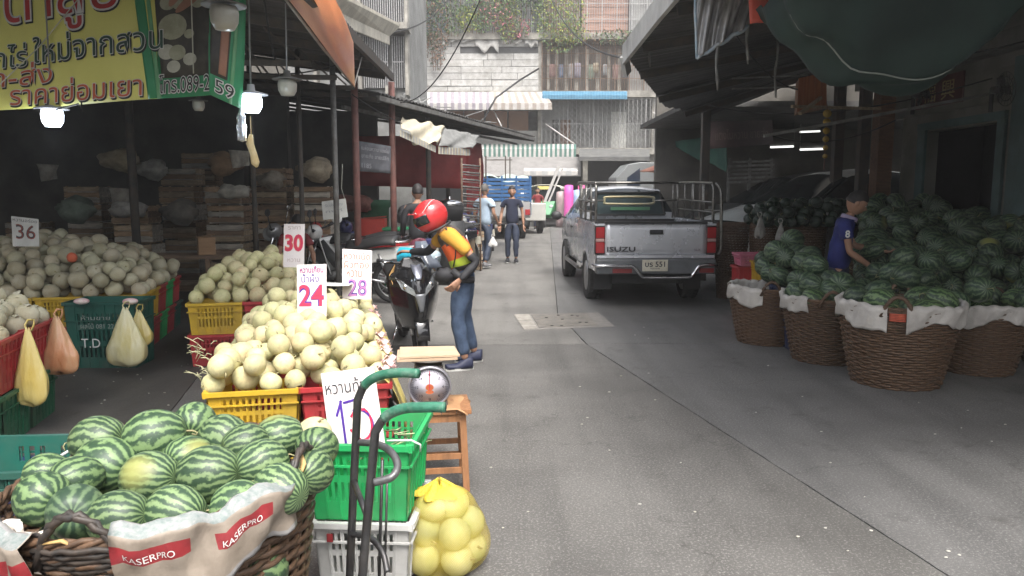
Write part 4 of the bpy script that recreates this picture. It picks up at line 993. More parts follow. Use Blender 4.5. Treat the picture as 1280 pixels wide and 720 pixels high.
# ================= crates
def crate_mat(n,c,**k):return pm(n,c,tuple(v*.82 for v in c),5,.45,bump=.05,dirt=.35,dc=(.12,.1,.08),rand=.08,**k)
CM={'yellow':crate_mat('crate_yellow',(.62,.40,.03)),'red':crate_mat('crate_red',(.42,.035,.04)),'green':crate_mat('crate_green',(.02,.42,.12)),'teal':crate_mat('crate_teal',(.012,.10,.075)),
'navy':crate_mat('crate_navy',(.02,.035,.11)),'white':crate_mat('crate_white',(.62,.62,.60)),'pink':crate_mat('crate_pink',(.55,.16,.24)),'bottle':crate_mat('crate_bottle_green',(.015,.12,.06))}
def crate_mesh(kind,w,d,h,style,taper=.02):
    """open plastic crate: four slotted walls, base, folded rim"""
    x=B();th=.006
    def wall(p,q,n,ov):
        p=V(p);q=V(q);n=V(n)
        nx,nz=(29,12)
        if style=='slots':occ=[[not(3<=j<=9 and i%2==1 and 5<=i<nx-5 and j not in(6,)) for i in range(nx)] for j in range(nz)]
        elif style=='fine':occ=[[not(2<=j<=9 and i%2==1 and 3<i<nx-4 and (j%3!=1)) for i in range(nx)] for j in range(nz)]
        elif style=='few':occ=[[not(7<=j<=9 and (i in(8,10,12,16,18,20)))for i in range(nx)] for j in range(nz)]
        else:occ=[[True]*2]*2
        if style=='solid':nx,nz=2,2
        def f(u,v,k):
            s=-taper*(1-v);b_=p.lerp(q,u)
            c=V((0,0,0));b2=V((b_.x*(1+s*2/w if True else 1),b_.y*(1+s*2/d),0))
            return b2-n*(th*k)+V((0,0,v*h))
        x.plate(occ,f)
        L=(q-p).length;t_=(q-p).normalized()
        for k in range(1,7):   # moulded ribs
            s=k/7;b_=p.lerp(q,s);lo=V((b_.x*(1-taper*2/w),b_.y*(1-taper*2/d),.01))+n*.003;x.bar(lo,b_+V((0,0,h-.02))+n*.003,.006,.006,0,up=tuple(n))
        # rim
        x.bar(p+n*.008+V((0,0,h-.012)),q+n*.008+V((0,0,h-.012)),.022,.024)
        x.bar(p+n*.006+V((0,0,h*.72)),q+n*.006+V((0,0,h*.72)),.01,.008)
    a,b_,c,e=(-w/2,-d/2,0),(w/2,-d/2,0),(w/2,d/2,0),(-w/2,d/2,0)
    wall(a,b_,(0,-1,0),0);wall(b_,c,(1,0,0),0);wall(c,e,(0,1,0),0);wall(e,a,(-1,0,0),0)
    x.box(-w/2+taper,w/2-taper,-d/2+taper,d/2-taper,.004,.012)
    for sx in(-1,1):
        for sy in(-1,1):x.box(sx*w/2-.014,sx*w/2+.014,sy*d/2-.014,sy*d/2+.014,h-.03,h+.002)
    return x.mesh(kind,[CM[kind]])
_cm={}
def crate(kind,w,d,h,style,x_,y_,z_,rz,label,group=None):
    k=(kind,w,d,h,style)
    if k not in _cm:_cm[k]=crate_mesh(*k)
    return link('plastic_crate',_cm[k],None,(x_,y_,z_),(0,0,rz),label=label,cat='crate',group=group)
def crate_text(o,txt,w,z,fith,y,m,x0=0):
    b=B();text(b,txt,1,lambda a,c:(a,y,c),0,fitw=w,fith=fith,x=x0,y=z,cx=True);b.build('lettering',m,o)
wt=pm('paint_white',(.75,.75,.72),rand=0,bump=0)
# front block of the cantaloupe stall
O=G(255,492,.56);O=V((O.x,O.y,0));a12=R(12.3)
cw,cdp,ch=.485,.36,.28
fcol=[['yellow','red'],['red','yellow'],['yellow','red'],['yellow','yellow'],['red','yellow'],['yellow','red'],['yellow','red'],['red','yellow']]
for j in range(7):
    for i in range(2):
        for k in range(2):
            kd=fcol[j][i] if k else ('red' if (i+j)%2 else 'yellow')
            p=O+rx_*((i+.5)*(cw+.012))+sx_*((j+.5)*(cdp+.01))
            side=('left','right')[i]
            crate(kd,cw,cdp,ch,'slots',p.x,p.y,k*ch+.001,a12,'%s crate, %s layer, %s column, %s row back, front cantaloupe stall'%(kd,('bottom','top')[k],side,ordn(j+1)),'crates under the cantaloupes')
def loc_st(x,y,O_=O):  # stall coordinates (lateral, along)
    d=V((x,y,0))-O_;return d.dot(rx_),d.dot(sx_)
W2=2*(cw+.012);L2=7*(cdp+.01)
def foot(x,y):
    a,s=loc_st(x,y);return .03<a<W2-.03 and .06<s<L2-.05
def cap(x,y):
    a,s=loc_st(x,y);e=min(a,W2-a);return .55+.09+min(.16,e*.7,.03+s*.5,.06+(L2-s)*.3)+.02*math.sin(a*9+s*5)
rad=.067
P=pack(foot,cap,lambda x,y:.52,rad,620,5,.14,60,(-2.5,-.4,4.0,7.4))
P=visible(P)
mel=[melon_mesh('cantaloupe',1.0*rad,mm_front,20,14,q,True,i,.006) for i,q in enumerate((.95,1.03,1.09,.93,1.0,1.05))]
def fix_r(P,r):P=P.copy();return P
NMEL=len(P)
heap(P,mel,'cantaloupe','melon','cantaloupes heaped behind the 13 card','cantaloupe, %s, %s, front heap around the 24 card',18,3,False,1,rad)
# back block (behind the 30 card)
O3=G(233,380,.6);O3=V((O3.x,O3.y,0))
for j in range(5):
    for i in range(2):
        for k in range(2):
            kd='yellow' if (k==1 and (i==0 or (i+j)%3==0)) else 'red'
            p=O3+rx_*((i+.5)*(cw+.012))+sx_*((j+.5)*(cdp+.01))
            if 0:continue
            crate(kd,cw,cdp,.3,'slots',p.x,p.y,k*.3+.001,a12,'%s crate, %s layer, %s column, %s row back, under the 30 card heap'%(kd,('bottom','top')[k],ordn(i+1),ordn(j+1)),'crates under the far cantaloupes')
W3=2*(cw+.012);L3=5*(cdp+.01)
def foot3(x,y):
    a,s=loc_st(x,y,O3);return .03<a<W3-.03 and .05<s<L3-.03
def cap3(x,y):
    a,s=loc_st(x,y,O3);e=min(a,W3-a);return .6+.1+min(.25,e*.8,.03+s*.5,.12+(L3-s)*.8)
P=visible(pack(foot3,cap3,lambda x,y:.57,.072,420,8,.14,60,(-3.5,-.6,6.6,9.6)))
heap(P,mel,'cantaloupe','melon','cantaloupes heaped by the 30 card','cantaloupe, %s, %s, far heap by the 30 card',14,4,False,1,rad)
# yellow plastic sheet down the right side of the stall
t=link('yellow_plastic_sheet',None,label='yellow plastic sheeting draped down the street side of the cantaloupe stall',cat='plastic sheet')
def ysh(s,q):
    p=O+rx_*(W2-.06+.19*q+.02*math.sin(s*40)*q)+sx_*(.0+s*(L2))
    z=.60+.06*math.sin(s*9)-(.05*q+q*q*(.42+.06*math.sin(s*13)));return V((p.x+.012*math.sin(s*60+q*5)*q,p.y,z))
x=B();x.surf(ysh,90,12,th=.002);x.build('sheet',pm('yellow_film',(.66,.52,.12),(.7,.6,.25),6,.35,bump=.7,bsc=14,rand=0,Specular_IOR_Level=.6),t)
x=B();rr=random.Random(12)
for k in range(38):
    s=rr.random()*.9;p=O+rx_*(W2-.03+rr.uniform(-.02,.05))+sx_*(s*L2);c=V((p.x,p.y,.6+rr.uniform(-.02,.07)))
    x.surf(lambda a,b_:c+V(((a-.5)*.07+.01*math.sin(b_*9),(b_-.5)*.06,.02*math.sin(a*7+b_*5))),4,4,th=.002)
x.build('pink_wrappers',pm('pink_wrap',(.72,.4,.4),(.75,.6,.55),20,.5,rand=0),t,kind='stuff')
# dry stems sticking out
t=link('dry_stems',None,label='loose dry melon stems sticking out over the yellow crate corner',cat='stems',kind='stuff')
x=B()
for k in range(26):
    c=A(rr.uniform(243,275),rr.uniform(425,478),rr.uniform(4.15,4.6));d=V((-rr.uniform(.02,.1),rr.uniform(-.05,.02),rr.uniform(-.03,.05)))
    x.tube([c,c+d*.5+V((0,0,.012)),c+d+V((0,0,rr.uniform(-.03,.02)))],[.003,.0025,.002],4)
for k in range(30):
    c=A(rr.uniform(280,480),rr.uniform(345,470),rr.uniform(5.2,5.6))
x.v and x.build('stem',pm('straw',(.5,.47,.3),(.35,.36,.2),20,.8,rand=0),t)
# left heap by the 36 card
O4=G(178,369,.60);O4=V((O4.x,O4.y,0))
for j in range(5):
    for i in range(6):
        for k in range(2):
            if i>0 and j>0:continue
            kd=['yellow','yellow','red','green','red'][j] if i==0 and k else ('yellow' if (k==1 and j==0) else ['red','red','green','red','teal'][(i+j+k)%5])
            p=O4-rx_*((i+.5)*(cw+.012))+sx_*((j+.5)*(cdp+.01))
            crate(kd,cw,cdp,.30,'slots',p.x,p.y,k*.301+.001,a12,'%s crate, %s layer, %s column from right, %s row back, white melon stall'%(kd,('bottom','top')[k],ordn(i+1),ordn(j+1)),'crates under the white melons')
W4=6*(cw+.012);L4=5*(cdp+.01)
def foot4(x,y):
    d=V((x,y,0))-O4;a=-d.dot(rx_);s=d.dot(sx_);return .03<a<W4-.05 and .05<s<L4-.03
def cap4(x,y):
    d=V((x,y,0))-O4;a=-d.dot(rx_);s=d.dot(sx_);return .60+.11+min(.4,a*.55,.03+s*.55,.12+(L4-s)*.9)+.03*math.sin(a*6)
P=visible(pack(foot4,cap4,lambda x,y:.56,.081,560,9,.12,60,(-7.2,-3.0,6.6,9.9)))
mw=[melon_mesh('white_melon',.092,mm_white,18,12,q,True,i+9,.008) for i,q in enumerate((.95,1.05,1.15))]
heap(P,mw,'white_melon','melon','white melons heaped by the 36 card','white melon, %s, %s, left heap by the 36 card',15,6,False,1,.092)
# dark green T.D crate
c0=G(90,463);c1=G(176,460);ctr=(c0+c1)/2+sx_*.24
o=crate('teal',.64,.42,.62,'fine',ctr.x,ctr.y,.001,a12*.2,'tall dark green crate lettered T.D hung with pale yellow bags')
crate_text(o,'T.D',.17,.20,.085,-.228,wt,-.09);crate_text(o,'ผลไม้ 081 22',.3,.38,.05,-.232,pm('faded_white',(.3,.33,.3),rand=0),-.02);crate_text(o,'ห้ามขาย',.26,.46,.045,-.234,MATS['faded_white'],-.03)
for u in (102,163):
    p=A(u,378,6.85);x=B();x.ell((p.x,p.y,p.z+.01),(.07,.05,.03),12,8);x.build('foam_tray',pm('pink_tray',(.7,.32,.36),(.75,.65,.6),10,.6,rand=0),label='small pink wrapped tray on the %s corner of the T.D crate'%('left' if u<130 else 'right'),cat='tray')
# front left crates with netted melons
O5=G(0,432,.7)
base=G(66,398,.7);base=V((base.x,base.y,0))
for j in range(4):
    for i in range(2):
        for k in range(2):
            kd='red' if k else 'bottle'
            p=base-rx_*((i+.5)*.57)-sx_*((j+.5)*.47)
            crate(kd,.56,.46,.35,'fine',p.x,p.y,k*.351+.001,a12,'%s crate, %s layer, %s column, %s from the orange bag, left edge'%('red' if k else 'dark green',('bottom','top')[k],('outer','inner')[i],ordn(j+1)),'crates at the left edge')
def foot5(x,y):
    d=V((x,y,0))-base;a=-d.dot(rx_);s=-d.dot(sx_);return .05<a<1.1 and .04<s<1.84
def cap5(x,y):
    d=V((x,y,0))-base;a=-d.dot(rx_);s=-d.dot(sx_);return .7+.09+min(.17,a*.5,.04+s*.4)
P=visible(pack(foot5,cap5,lambda x,y:.64,.075,160,10,.1,60,(-5,-2.8,3.2,6.2)))
heap(P,mw,'netted_melon','melon','pale melons in the red crates at the left edge','pale melon, %s, %s, in the red crates at the left edge',16,7,False,1,.092)
x=B();rr=random.Random(77)
for p in P[::1]:
    for k in range(3):
        a=rr.uniform(0,6.28);c=V(p[:3])+V((0,0,p[3]*.9));c2=c+V((math.cos(a)*.06,math.sin(a)*.06,rr.uniform(-.01,.03)))
        x.surf(lambda s,q:c.lerp(c2,s)+V((-math.sin(a)*(q-.5)*.05*(1-s*.6),math.cos(a)*(q-.5)*.05*(1-s*.6),.012*math.sin(s*6))),3,2,th=.0015)
x.build('dry_leaves',pm('dry_leaf_pale',(.5,.48,.3),(.55,.5,.4),20,.8,rand=0),label='dry pale leaves tucked between the melons in the red crates',cat='leaves',kind='stuff')
# ================= bags
def bagmat(n,c,c2=None,tr=.35):
    return pm(n,c,c2,9,.3,bump=.9,bsc=22,rand=0,stretch=(1,1,.35),Transmission_Weight=0,Specular_IOR_Level=.7)
def carrier_bag(top,w,h,mat_,lab,seed,fruit=None):
    rr=random.Random(seed);t=thing('carrier_bag',lab,'bag',tuple(top));x=B();ph=rr.uniform(0,6)
    def f(s,q):
        a=2*PI*s;k=(.10+.9*min(1,q*1.5)**.9) if q<.72 else math.sqrt(max(0,1-((q-.72)/.28)**4))
        k*=1+.07*math.sin(a*3+ph+q*3)*q+.05*math.sin(a*9+ph+q*5)+.045*math.sin(a*17+ph-q*7)+.12*q*abs(math.cos(a))**6
        return V((w/2*k*math.cos(a),w*.27*k*math.sin(a)-.02,-h*q+.012*math.sin(a*3+ph)))
    x.surf(f,40,26,th=.0012);x.build('body',mat_,t)
    x=B()
    for s in(-1,1):x.tube([(s*.015,0,-.02),(s*.03,.01,.02),(s*.02,.03,.05),(0,.05,.045)],[.012,.01,.009,.008],6,flat=.4)
    x.build('handle',mat_,t)
    if fruit:
        x=B();x.ell((0,-.03,-h*.8),(w*.36,w*.27,h*.14),14,10);x.build('contents',fruit,t)
    return t
yb=bagmat('bag_yellow',(.62,.48,.13),(.66,.56,.24));ob=bagmat('bag_orange',(.62,.27,.13),(.65,.42,.24));wb_=pm('bag_white',(.68,.62,.5),rand=0)
carrier_bag(A(36,410,5.0),.2,.52,yb,'long yellow plastic bag hung on the red crate nearest the camera',1)
carrier_bag(A(72,396,5.55),.25,.42,ob,'orange plastic bag hung at the far end of the red crates',2)
carrier_bag(A(157,385,6.72),.32,.52,bagmat('bag_pale_yellow',(.60,.52,.22),(.68,.64,.42)),'pale yellow plastic bag hung on the front of the T.D crate',3)
carrier_bag(A(174,388,6.95),.22,.33,yb,'small yellow bag hung on the side of the T.D crate',4)
# mesh bag of melons on the road
bc=G(552,716);bc=V((bc.x,bc.y+.04,0))
t=thing('net_bag','yellow mesh bag bulging with pale melons on the road by the stool','net bag',tuple(bc))
pts=[(-.075,-.05,.07),(.07,-.06,.072),(.0,.06,.075),(.125,.04,.08),(-.07,-.03,.19),(.06,-.06,.185),(.115,.03,.2),(-.0,.05,.21),(-.035,-.02,.295),(.05,.0,.30),(-.085,.05,.12)]
mb=melon_mesh('cantaloupe_bag',.07,mm_yel,18,12,1.02,True,4)
for i,p in enumerate(pts):
    o=link('melon',mb,t,p,(i*1.3,i*.7,i));o.scale=(1,1,1)
m,tt,bb=nodes('yellow_net')
tc=N(tt,'TexCoord').outputs['Object'];sp=N(tt,'SeparateXYZ',{0:tc})
def strand(expr_in,k):
    w_=N(tt,'Math',{0:N(tt,'Math',{0:expr_in,1:float(k)},operation='MULTIPLY').outputs[0]},operation='SINE').outputs[0]
    return N(tt,'Math',{0:w_,1:.72},operation='GREATER_THAN').outputs[0]
ang=N(tt,'Math',{0:sp.outputs[1],1:sp.outputs[0]},operation='ARCTAN2').outputs[0]
u1=N(tt,'Math',{0:N(tt,'Math',{0:ang,1:.13},operation='MULTIPLY').outputs[0],1:sp.outputs[2]},operation='ADD').outputs[0]
u2=N(tt,'Math',{0:N(tt,'Math',{0:ang,1:.13},operation='MULTIPLY').outputs[0],1:sp.outputs[2]},operation='SUBTRACT').outputs[0]
g_=N(tt,'Math',{0:strand(u1,900),1:strand(u2,900)},operation='MAXIMUM').outputs[0]
fold=N(tt,'Math',{0:N(tt,'MapRange',{0:sp.outputs[2],1:.33,2:.37}).outputs[0],1:g_},operation='MAXIMUM').outputs[0]
al=N(tt,'MapRange',{0:fold,3:.18,4:.7}).outputs[0]
tt.links.new(al,bb.inputs['Alpha']);bb.inputs['Base Color'].default_value=(.55,.43,.07,1);bb.inputs['Roughness'].default_value=.4
net_m=m
x=B()
def hull(p):
    c=V((.01,0,.17));best=0;acc=0
    for q in pts:
        d=(V(q)-c).dot(p)+.073;acc+=math.exp(d*150)
    return p*(math.log(acc)/150)+V((0,0,0))
x.ell((.01,0,.17),1,56,36,0,None,hull)
x.v=[(v[0],v[1],max(.004,v[2])) for v in x.v]
x.build('net',net_m,t)
x=B()
def tuft(s,q):
    a=2*PI*s;r_=.1*(1-q)**.8*(1+.25*math.sin(a*6))*(1 if q<.95 else 0)+.004;return V((-.02+r_*math.cos(a)+.01*q,r_*.8*math.sin(a),.345+.055*q+.02*math.sin(a*2)*q))
x.surf(tuft,30,8,th=.002);x.build('gathered_top',pm('net_yellow_solid',(.70,.52,.06),(.6,.42,.04),60,.5,bump=.8,bsc=120,rand=0),t)
# ================= wicker baskets
wick=pm('wicker',(.15,.085,.048),(.085,.05,.03),30,.55,stretch=(1,1,3),dirt=.4,dc=(.04,.025,.015),rand=.2)
wickd=pm('dark_wicker',(.03,.028,.026),(.06,.045,.035),30,.5,rand=0)
def wicker_meshes(rt,rb,h,rows,stk,seg=None):
    seg=seg or stk*4;x=B()
    for k in range(rows):
        z=h*(k+.5)/rows;r=rb+(rt-rb)*(z/h)**.85;ph=PI*(k%2);hh=h/rows*.5
        pts=[((r+.009*math.sin(stk/2*2*PI*j/seg+ph))*math.cos(2*PI*j/seg),(r+.009*math.sin(stk/2*2*PI*j/seg+ph))*math.sin(2*PI*j/seg),z+.002*math.sin(j*1.7+k)) for j in range(seg)]
        x.tube(pts,[hh*1.02]*seg,5,0,closed=True,flat=1.0)
    weave=x.mesh('weave',[wick])
    x=B()
    for j in range(stk):
        a=2*PI*(j+.25)/stk;x.tube([((rb+(rt-rb)*(z/h)**.85)*math.cos(a),(rb+(rt-rb)*(z/h)**.85)*math.sin(a),z) for z in [h*i/6 for i in range(7)]],.007,5)
    x.lathe([(0,.02),(rb*.98,.02),(rb*.98,.03),(0,.03)],28)
    stakes=x.mesh('stakes',[wick])
    x=B()
    for q in(0,1,2):x.tube([((rt+.008*math.cos(j*.9+q*2.09))*math.cos(2*PI*j/120),(rt+.008*math.cos(j*.9+q*2.09))*math.sin(2*PI*j/120),h+.012+.010*math.sin(j*.9+q*2.09)) for j in range(120)],.009,5,closed=True)
    rim=x.mesh('rim',[wick])
    x=B()
    for z in (.05,.12):
        pass
    return weave,stakes,rim
WM_=wicker_meshes(.48,.34,.68,30,30)
cloth_w=pm('sack_cloth_white',(.62,.59,.55),(.48,.45,.42),5,.9,bump=.5,bsc=30,dirt=.35,dc=(.25,.22,.18),rand=.08)
def liner(rt,h,gaps,seed,drop=.16,zo=0):
    rr=random.Random(seed);p1,p2=rr.uniform(0,6),rr.uniform(0,6);out=[]
    for (a0,a1) in gaps:
        n=int((a1-a0)/.07);x=B()
        def f(s,q):
            a=a0+(a1-a0)*s;dr=drop*(1+.22*math.sin(a*3+p1)+.12*math.sin(a*7+p2));e=.004*math.sin(a*30+q*8)
            if q<.35:k=q/.35;r=rt-.03+.01*k;z=h-.10*(1-k)+.02
            elif q<.5:k=(q-.35)/.15;r=rt-.02+.045*k;z=h+.02+.022*math.sin(PI*k)
            else:k=(q-.5)/.5;r=rt+.027-(.0 if k<.2 else 0)+.012*math.sin(a*9+k*3)-.02*k;z=h+.015-dr*k
            return V(((r+e)*math.cos(a),(r+e)*math.sin(a),z+.006*math.sin(a*23)+.01*math.sin(a*5+p1)))
        x.surf(f,max(8,n*2),16,th=.003);out.append(x)
    return out
def handle(b,a,rt,h,w=.24,up_=.13,m=0,r=.014):
    pts=[]
    for k in range(13):
        s=k/12;an=a+(s-.5)*w/rt;pts.append(((rt+.005)*math.cos(an),(rt+.005)*math.sin(an),h-.05+up_*1.3*math.sin(PI*s)**.7))
    for q in(0,1):b.tube([V(p)+V((.006*math.cos(i*1.9+q*PI),.006*math.sin(i*1.9+q*PI),.006*math.sin(i*1.9+q*PI))) for i,p in enumerate(pts)],r,6,m)
def basket(cx,cy,rz,label,gaps,seed,s=1.0,handles=(),group='wicker baskets of the right stall',drop=.16,lm=None,dark=None):
    t=thing('wicker_basket',label,'basket',(cx,cy,0),rz,group);t.scale=(s,s,s)
    link('weave',WM_[0],t);link('stakes',WM_[1],t);link('rim',WM_[2],t)
    for x in liner(.48,.68,gaps,seed,drop):x.build('liner',lm or cloth_w,t)
    for a in handles:
        x=B();handle(x,a,.49,.68);x.build('handle',dark or wick,t)
    return t
def bfront(u,v,s):p=G(u,v);d=V((p.x,p.y,0)).normalized();return p+d*(.34*s)
BK=[]
for (u,v,s,lab,gaps,hd,sd_) in [
 (1117,488,1.0,'nearest wicker basket on the right, white sack liner split by an orange tag',[(-1.45,1.2),(1.9,4.55)],(-1.58,1.57),1),
 (1032,457,.9,'wicker basket just left of and behind the nearest one',[(-1.2,1.4),(1.9,4.3)],(-1.5,1.6),2),
 (958,433,.88,'leftmost wicker basket beside the pickup with pale rolled sack liner',[(-2.9,-1.7),(-1.3,2.9)],(-1.5,),3),
 (1216,470,.9,'wicker basket right of the nearest one with grey liner',[(-2.4,.9),(1.6,3.4)],(1.25,),4),
 (1300,452,.9,'wicker basket at the right edge of the picture',[(-2.4,.9)],(1.25,),5)]:
    p=bfront(u,v,s);BK.append((p.x,p.y,s));o=basket(p.x,p.y,math.atan2(p.x,p.y)*-1,lab,gaps,sd_,s,hd)
o=bpy.data.objects['wicker_basket'];
x=B()
for k in range(5):
    a=-1.58;x.surf(lambda s_,q:V(((.5+.003*k)*math.cos(a-.12+.24*s_),(.5)*math.sin(a-.12+.24*s_),.60+.013*k+.011*q)),6,1,th=.004)
x.build('orange_tag',pm('tag_orange',(.6,.12,.06),(.4,.07,.04),30,.5,rand=0),o)
# filler baskets under the heap
for i,(xx,yy) in enumerate([(4.35,7.9),(5.3,7.3),(3.7,8.9),(4.9,9.0),(5.5,10.2),(4.3,10.3)]):
    t=basket(xx,yy,i,'%s wicker basket buried under the big watermelon heap'%['left middle','right middle','left rear','centre rear','wall side rear','far'][i],[],20+i,.95)
# watermelon meshes
wr=.12
WMm=[melon_mesh('watermelon',wr,wm2,20,14,1,True,30+i,0,lg_,True) for i,lg_ in enumerate((1.08,1.18,1.28))]
def footR(x,y):
    if x>5.85 or y<6.3 or y>11.3:return False
    if x<max(3.35,.46*y):return False
    if abs(x-3.42)<.36 and abs(y-8.0)<.36:return False
    if y<6.6+.0*(x) and x<3.0:return False
    # clear of the front baskets' own rims
    for bx,by,s in BK:
        if math.hypot(x-bx,y-by)<.5*s:return False
    return y>6.55 and not(y<6.9 and x<3.3)
def capR(x,y):
    return .62+.18+min(.72,.03+max(0,(y-6.6))*.12+max(0,(x-4.2))*.13)+.05*math.sin(x*3+y*2)
P=visible(pack(footR,capR,lambda x,y:.56,wr,620,12,.12,60,(2.9,5.9,6.4,11.3)))
heap(P,WMm,'watermelon','watermelon','watermelons heaped in the right stall','dull watermelon, %s, %s, big heap on the right',17,13,True,1,wr)
NR=len(P)
# melons in the front baskets
for bi,(bx,by,s) in enumerate(BK):
    if bi==2:continue
    nm=['nearest','second from left','leftmost','right hand','right edge'][bi]
    P=pack(lambda x,y:math.hypot(x-bx,y-by)<.36*s,lambda x,y:.62*s+.09+.06*(1-math.hypot(x-bx,y-by)/.4),lambda x,y:.42*s,wr*.98,26,40+bi,.08,60,(bx-.5,bx+.5,by-.5,by+.5))
    P=visible(P)
    heap(P,[melon_mesh('watermelon',wr,wm1 if i else wm2,22,16,1,True,60+bi*3+i,0,lg_,True) for i,lg_ in enumerate((1.05,1.22))],'watermelon','watermelon','watermelons in the %s basket'%nm,'striped watermelon, %s in the '+'%s in the '+nm+' wicker basket' if False else 'striped watermelon, %s of the %s in the '+nm+' basket',14,50+bi,True,1,wr)
# heap left of the boy
P=pack(lambda x,y:True,lambda x,y:.80+.22*(x-2.85)+.16*(y-7.3),lambda x,y:.62,wr*.95,34,44,.1,60,(2.85,3.2,7.3,8.7))
P=visible(P);heap(P,WMm,'watermelon','watermelon','watermelons left of the boy','watermelon, %s, %s, just left of the boy',14,71,True,1,wr)
crate('yellow',.5,.4,.9,'solid',3.0,7.75,0.001,0,'tall yellow tub under the watermelons left of the boy')if False else None
for i in range(2):
    crate('navy',.42,.5,.31,'slots',3.06,7.7+.52*i,.001,0,'dark crate on the ground under the watermelons beside the boy, %s one'%('front','rear')[i]);crate('navy',.42,.5,.31,'slots',3.06,7.7+.52*i,.312,0,'upper dark crate under the watermelons beside the boy, %s one'%('front','rear')[i])
# yellow crate and pink basket near the pickup
p=A(972,328,9.6);h_=p.z
crate('yellow',.46,.4,h_*.5,'slots',p.x,9.75,h_*.5,0,'yellow crate holding dark watermelons behind the leftmost basket');crate('red',.46,.4,h_*.5,'slots',p.x,9.75,.001,0,'crate beneath the yellow crate behind the leftmost basket')
P=np.array([[p.x-.13,9.7,h_+.03,.11],[p.x+.12,9.68,h_+.03,.11],[p.x,9.85,h_+.05,.1]])
heap(P,WMm,'watermelon','watermelon','dark watermelons in the small yellow crate','dark watermelon, %s of the %s in the small yellow crate',20,5,True,1,wr)
p=A(942,318,10);crate('pink',.38,.34,.16,'fine',p.x,10.1,p.z-.15,0,'small pink slotted basket beside the pickup tail lamp');crate('red',.4,.36,p.z-.16,'solid',p.x,10.1,.001,0,'dark red box carrying the small pink basket')
# dark round melons on tall baskets at the back
for i,(u0,u1,Y) in enumerate([(900,945,11.4),(945,985,11.2),(985,1045,11.0)]):
    a=A(u0,283,Y);c=A(u1,283,Y);xc=(a.x+c.x)/2;s=(c.x-a.x)/.96
    t=thing('tall_basket','tall brown basket under dark melons, %s of three in the shade'%['left','middle','right'][i],'basket',(xc,Y+.3,0),.3*i);t.scale=(s,s*.9,a.z/.68)
    link('weave',WM_[0],t);link('stakes',WM_[1],t);link('rim',WM_[2],t)
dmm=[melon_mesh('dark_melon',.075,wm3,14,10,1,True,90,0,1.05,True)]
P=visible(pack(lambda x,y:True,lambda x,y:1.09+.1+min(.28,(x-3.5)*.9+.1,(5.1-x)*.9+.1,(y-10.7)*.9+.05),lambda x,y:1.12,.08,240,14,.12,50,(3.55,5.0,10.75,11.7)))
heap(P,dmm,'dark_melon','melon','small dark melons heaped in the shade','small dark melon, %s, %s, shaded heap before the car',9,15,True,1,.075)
for (u,v,Y) in [(950,270,10.55),(976,278,10.45)]:
    carrier_bag(A(u,v,Y),.13,.3,pm('bag_grey_white',(.34,.33,.30),(.22,.21,.19),12,.5,bump=.8,rand=0),'pale plastic bag tied to the tall basket, %s one'%('left' if u<960 else 'right'),u)
# ================= foreground watermelon basket
bx,by=-1.14,2.53
t=thing('wicker_basket','large foreground wicker basket full of striped watermelons with printed sack liner','basket',(bx,by,0),0)
FB_=wicker_meshes(.50,.36,.60,32,34,170)
t.rotation_euler=(R(1),R(-4),0);t.scale=(1,1,1.12)
link('weave',FB_[0],t);link('stakes',FB_[1],t);link('rim',FB_[2],t)
kr=pm('kraft_sack',(.32,.27,.22),(.22,.18,.14),6,.55,bump=.6,bsc=18,rand=0);
def fliner(a0,a1,name,mats,dr0,seed):
    x=B();rr=random.Random(seed);p1=rr.uniform(0,6)
    def f(s,q):
        a=a0+(a1-a0)*s;dr=dr0*(1+.12*math.sin(a*5+p1));bulge=.012+.022*abs(math.sin(a*4.3+p1))+.008*math.sin(a*17)
        if q<.25:k=q/.25;r=.46+.02*k;z=.60-.08*(1-k)+bulge
        elif q<.4:k=(q-.25)/.15;r=.48+.05*k;z=.60+bulge+.02*math.sin(PI*k)
        else:k=(q-.4)/.6;r=.545+.012*math.sin(a*9+k*3)-.02*k;z=.60+bulge-dr*k;r+=.007*math.sin(a*23+k*5)+.006*math.sin(a*41-k*7)
        return V(((r)*math.cos(a)+.003*math.sin(a*40+q*9),(r)*math.sin(a),z+.005*math.sin(a*31)))
    n=int((a1-a0)*22)
    x.surf(f,n,30,th=.003);W=n+1
    # print: material by band
    nf=n*30
    for idx in range(len(x.f)):
        k=idx%(nf) if idx<2*nf else None
        if k is None:x.m[-1]=x.m[-1];continue
        j=k//n;i=k%n
        if j<10 or j>=28:x.m[idx]=1
        elif 15<=j<=19 and ((i/n*2.3)%1)<.74 :x.m[idx]=2
        elif 10<=j<=11:x.m[idx]=3
    o=x.build(name,mats,t);return f,o
mred=pm('sack_red',(.33,.03,.035),(.22,.025,.03),8,.5,bump=.5,bsc=18,rand=0);mteal=pm('sack_grey_green',(.16,.20,.19),(.32,.32,.31),40,.6,rand=0)
msil=pm('sack_white',(.33,.32,.31),(.22,.21,.21),6,.35,bump=.7,bsc=20,rand=0)
f,o=fliner(R(-80),R(-20),'printed_liner',[kr,msil,mred,mteal],.15,1)
f2,o2=fliner(R(-150),R(-106),'printed_liner',[kr,msil,mred,mteal],.2,2)
x=B()
for (s0,s1,tx) in [(.05,.28,'KASERPRO'),(.50,.72,'KASERPRO')]:
    def g2(a,c):
        p=f(s0+(s1-s0)*a,.4+.6*(1-(c)));d=V((p.x,p.y,0)).normalized();return p+d*.006
    text(x,tx,1,lambda a,c:g2(a,.60+c*.11),0,fitw=1,fith=1,off=.0)
x.build('lettering',wt,t)
for a,nm in ((R(-92),0),(R(-8),1)):
    x=B();handle(x,a,.505,.60,.26,.11,0,.010);x.build('handle',wickd,t)
x=B()
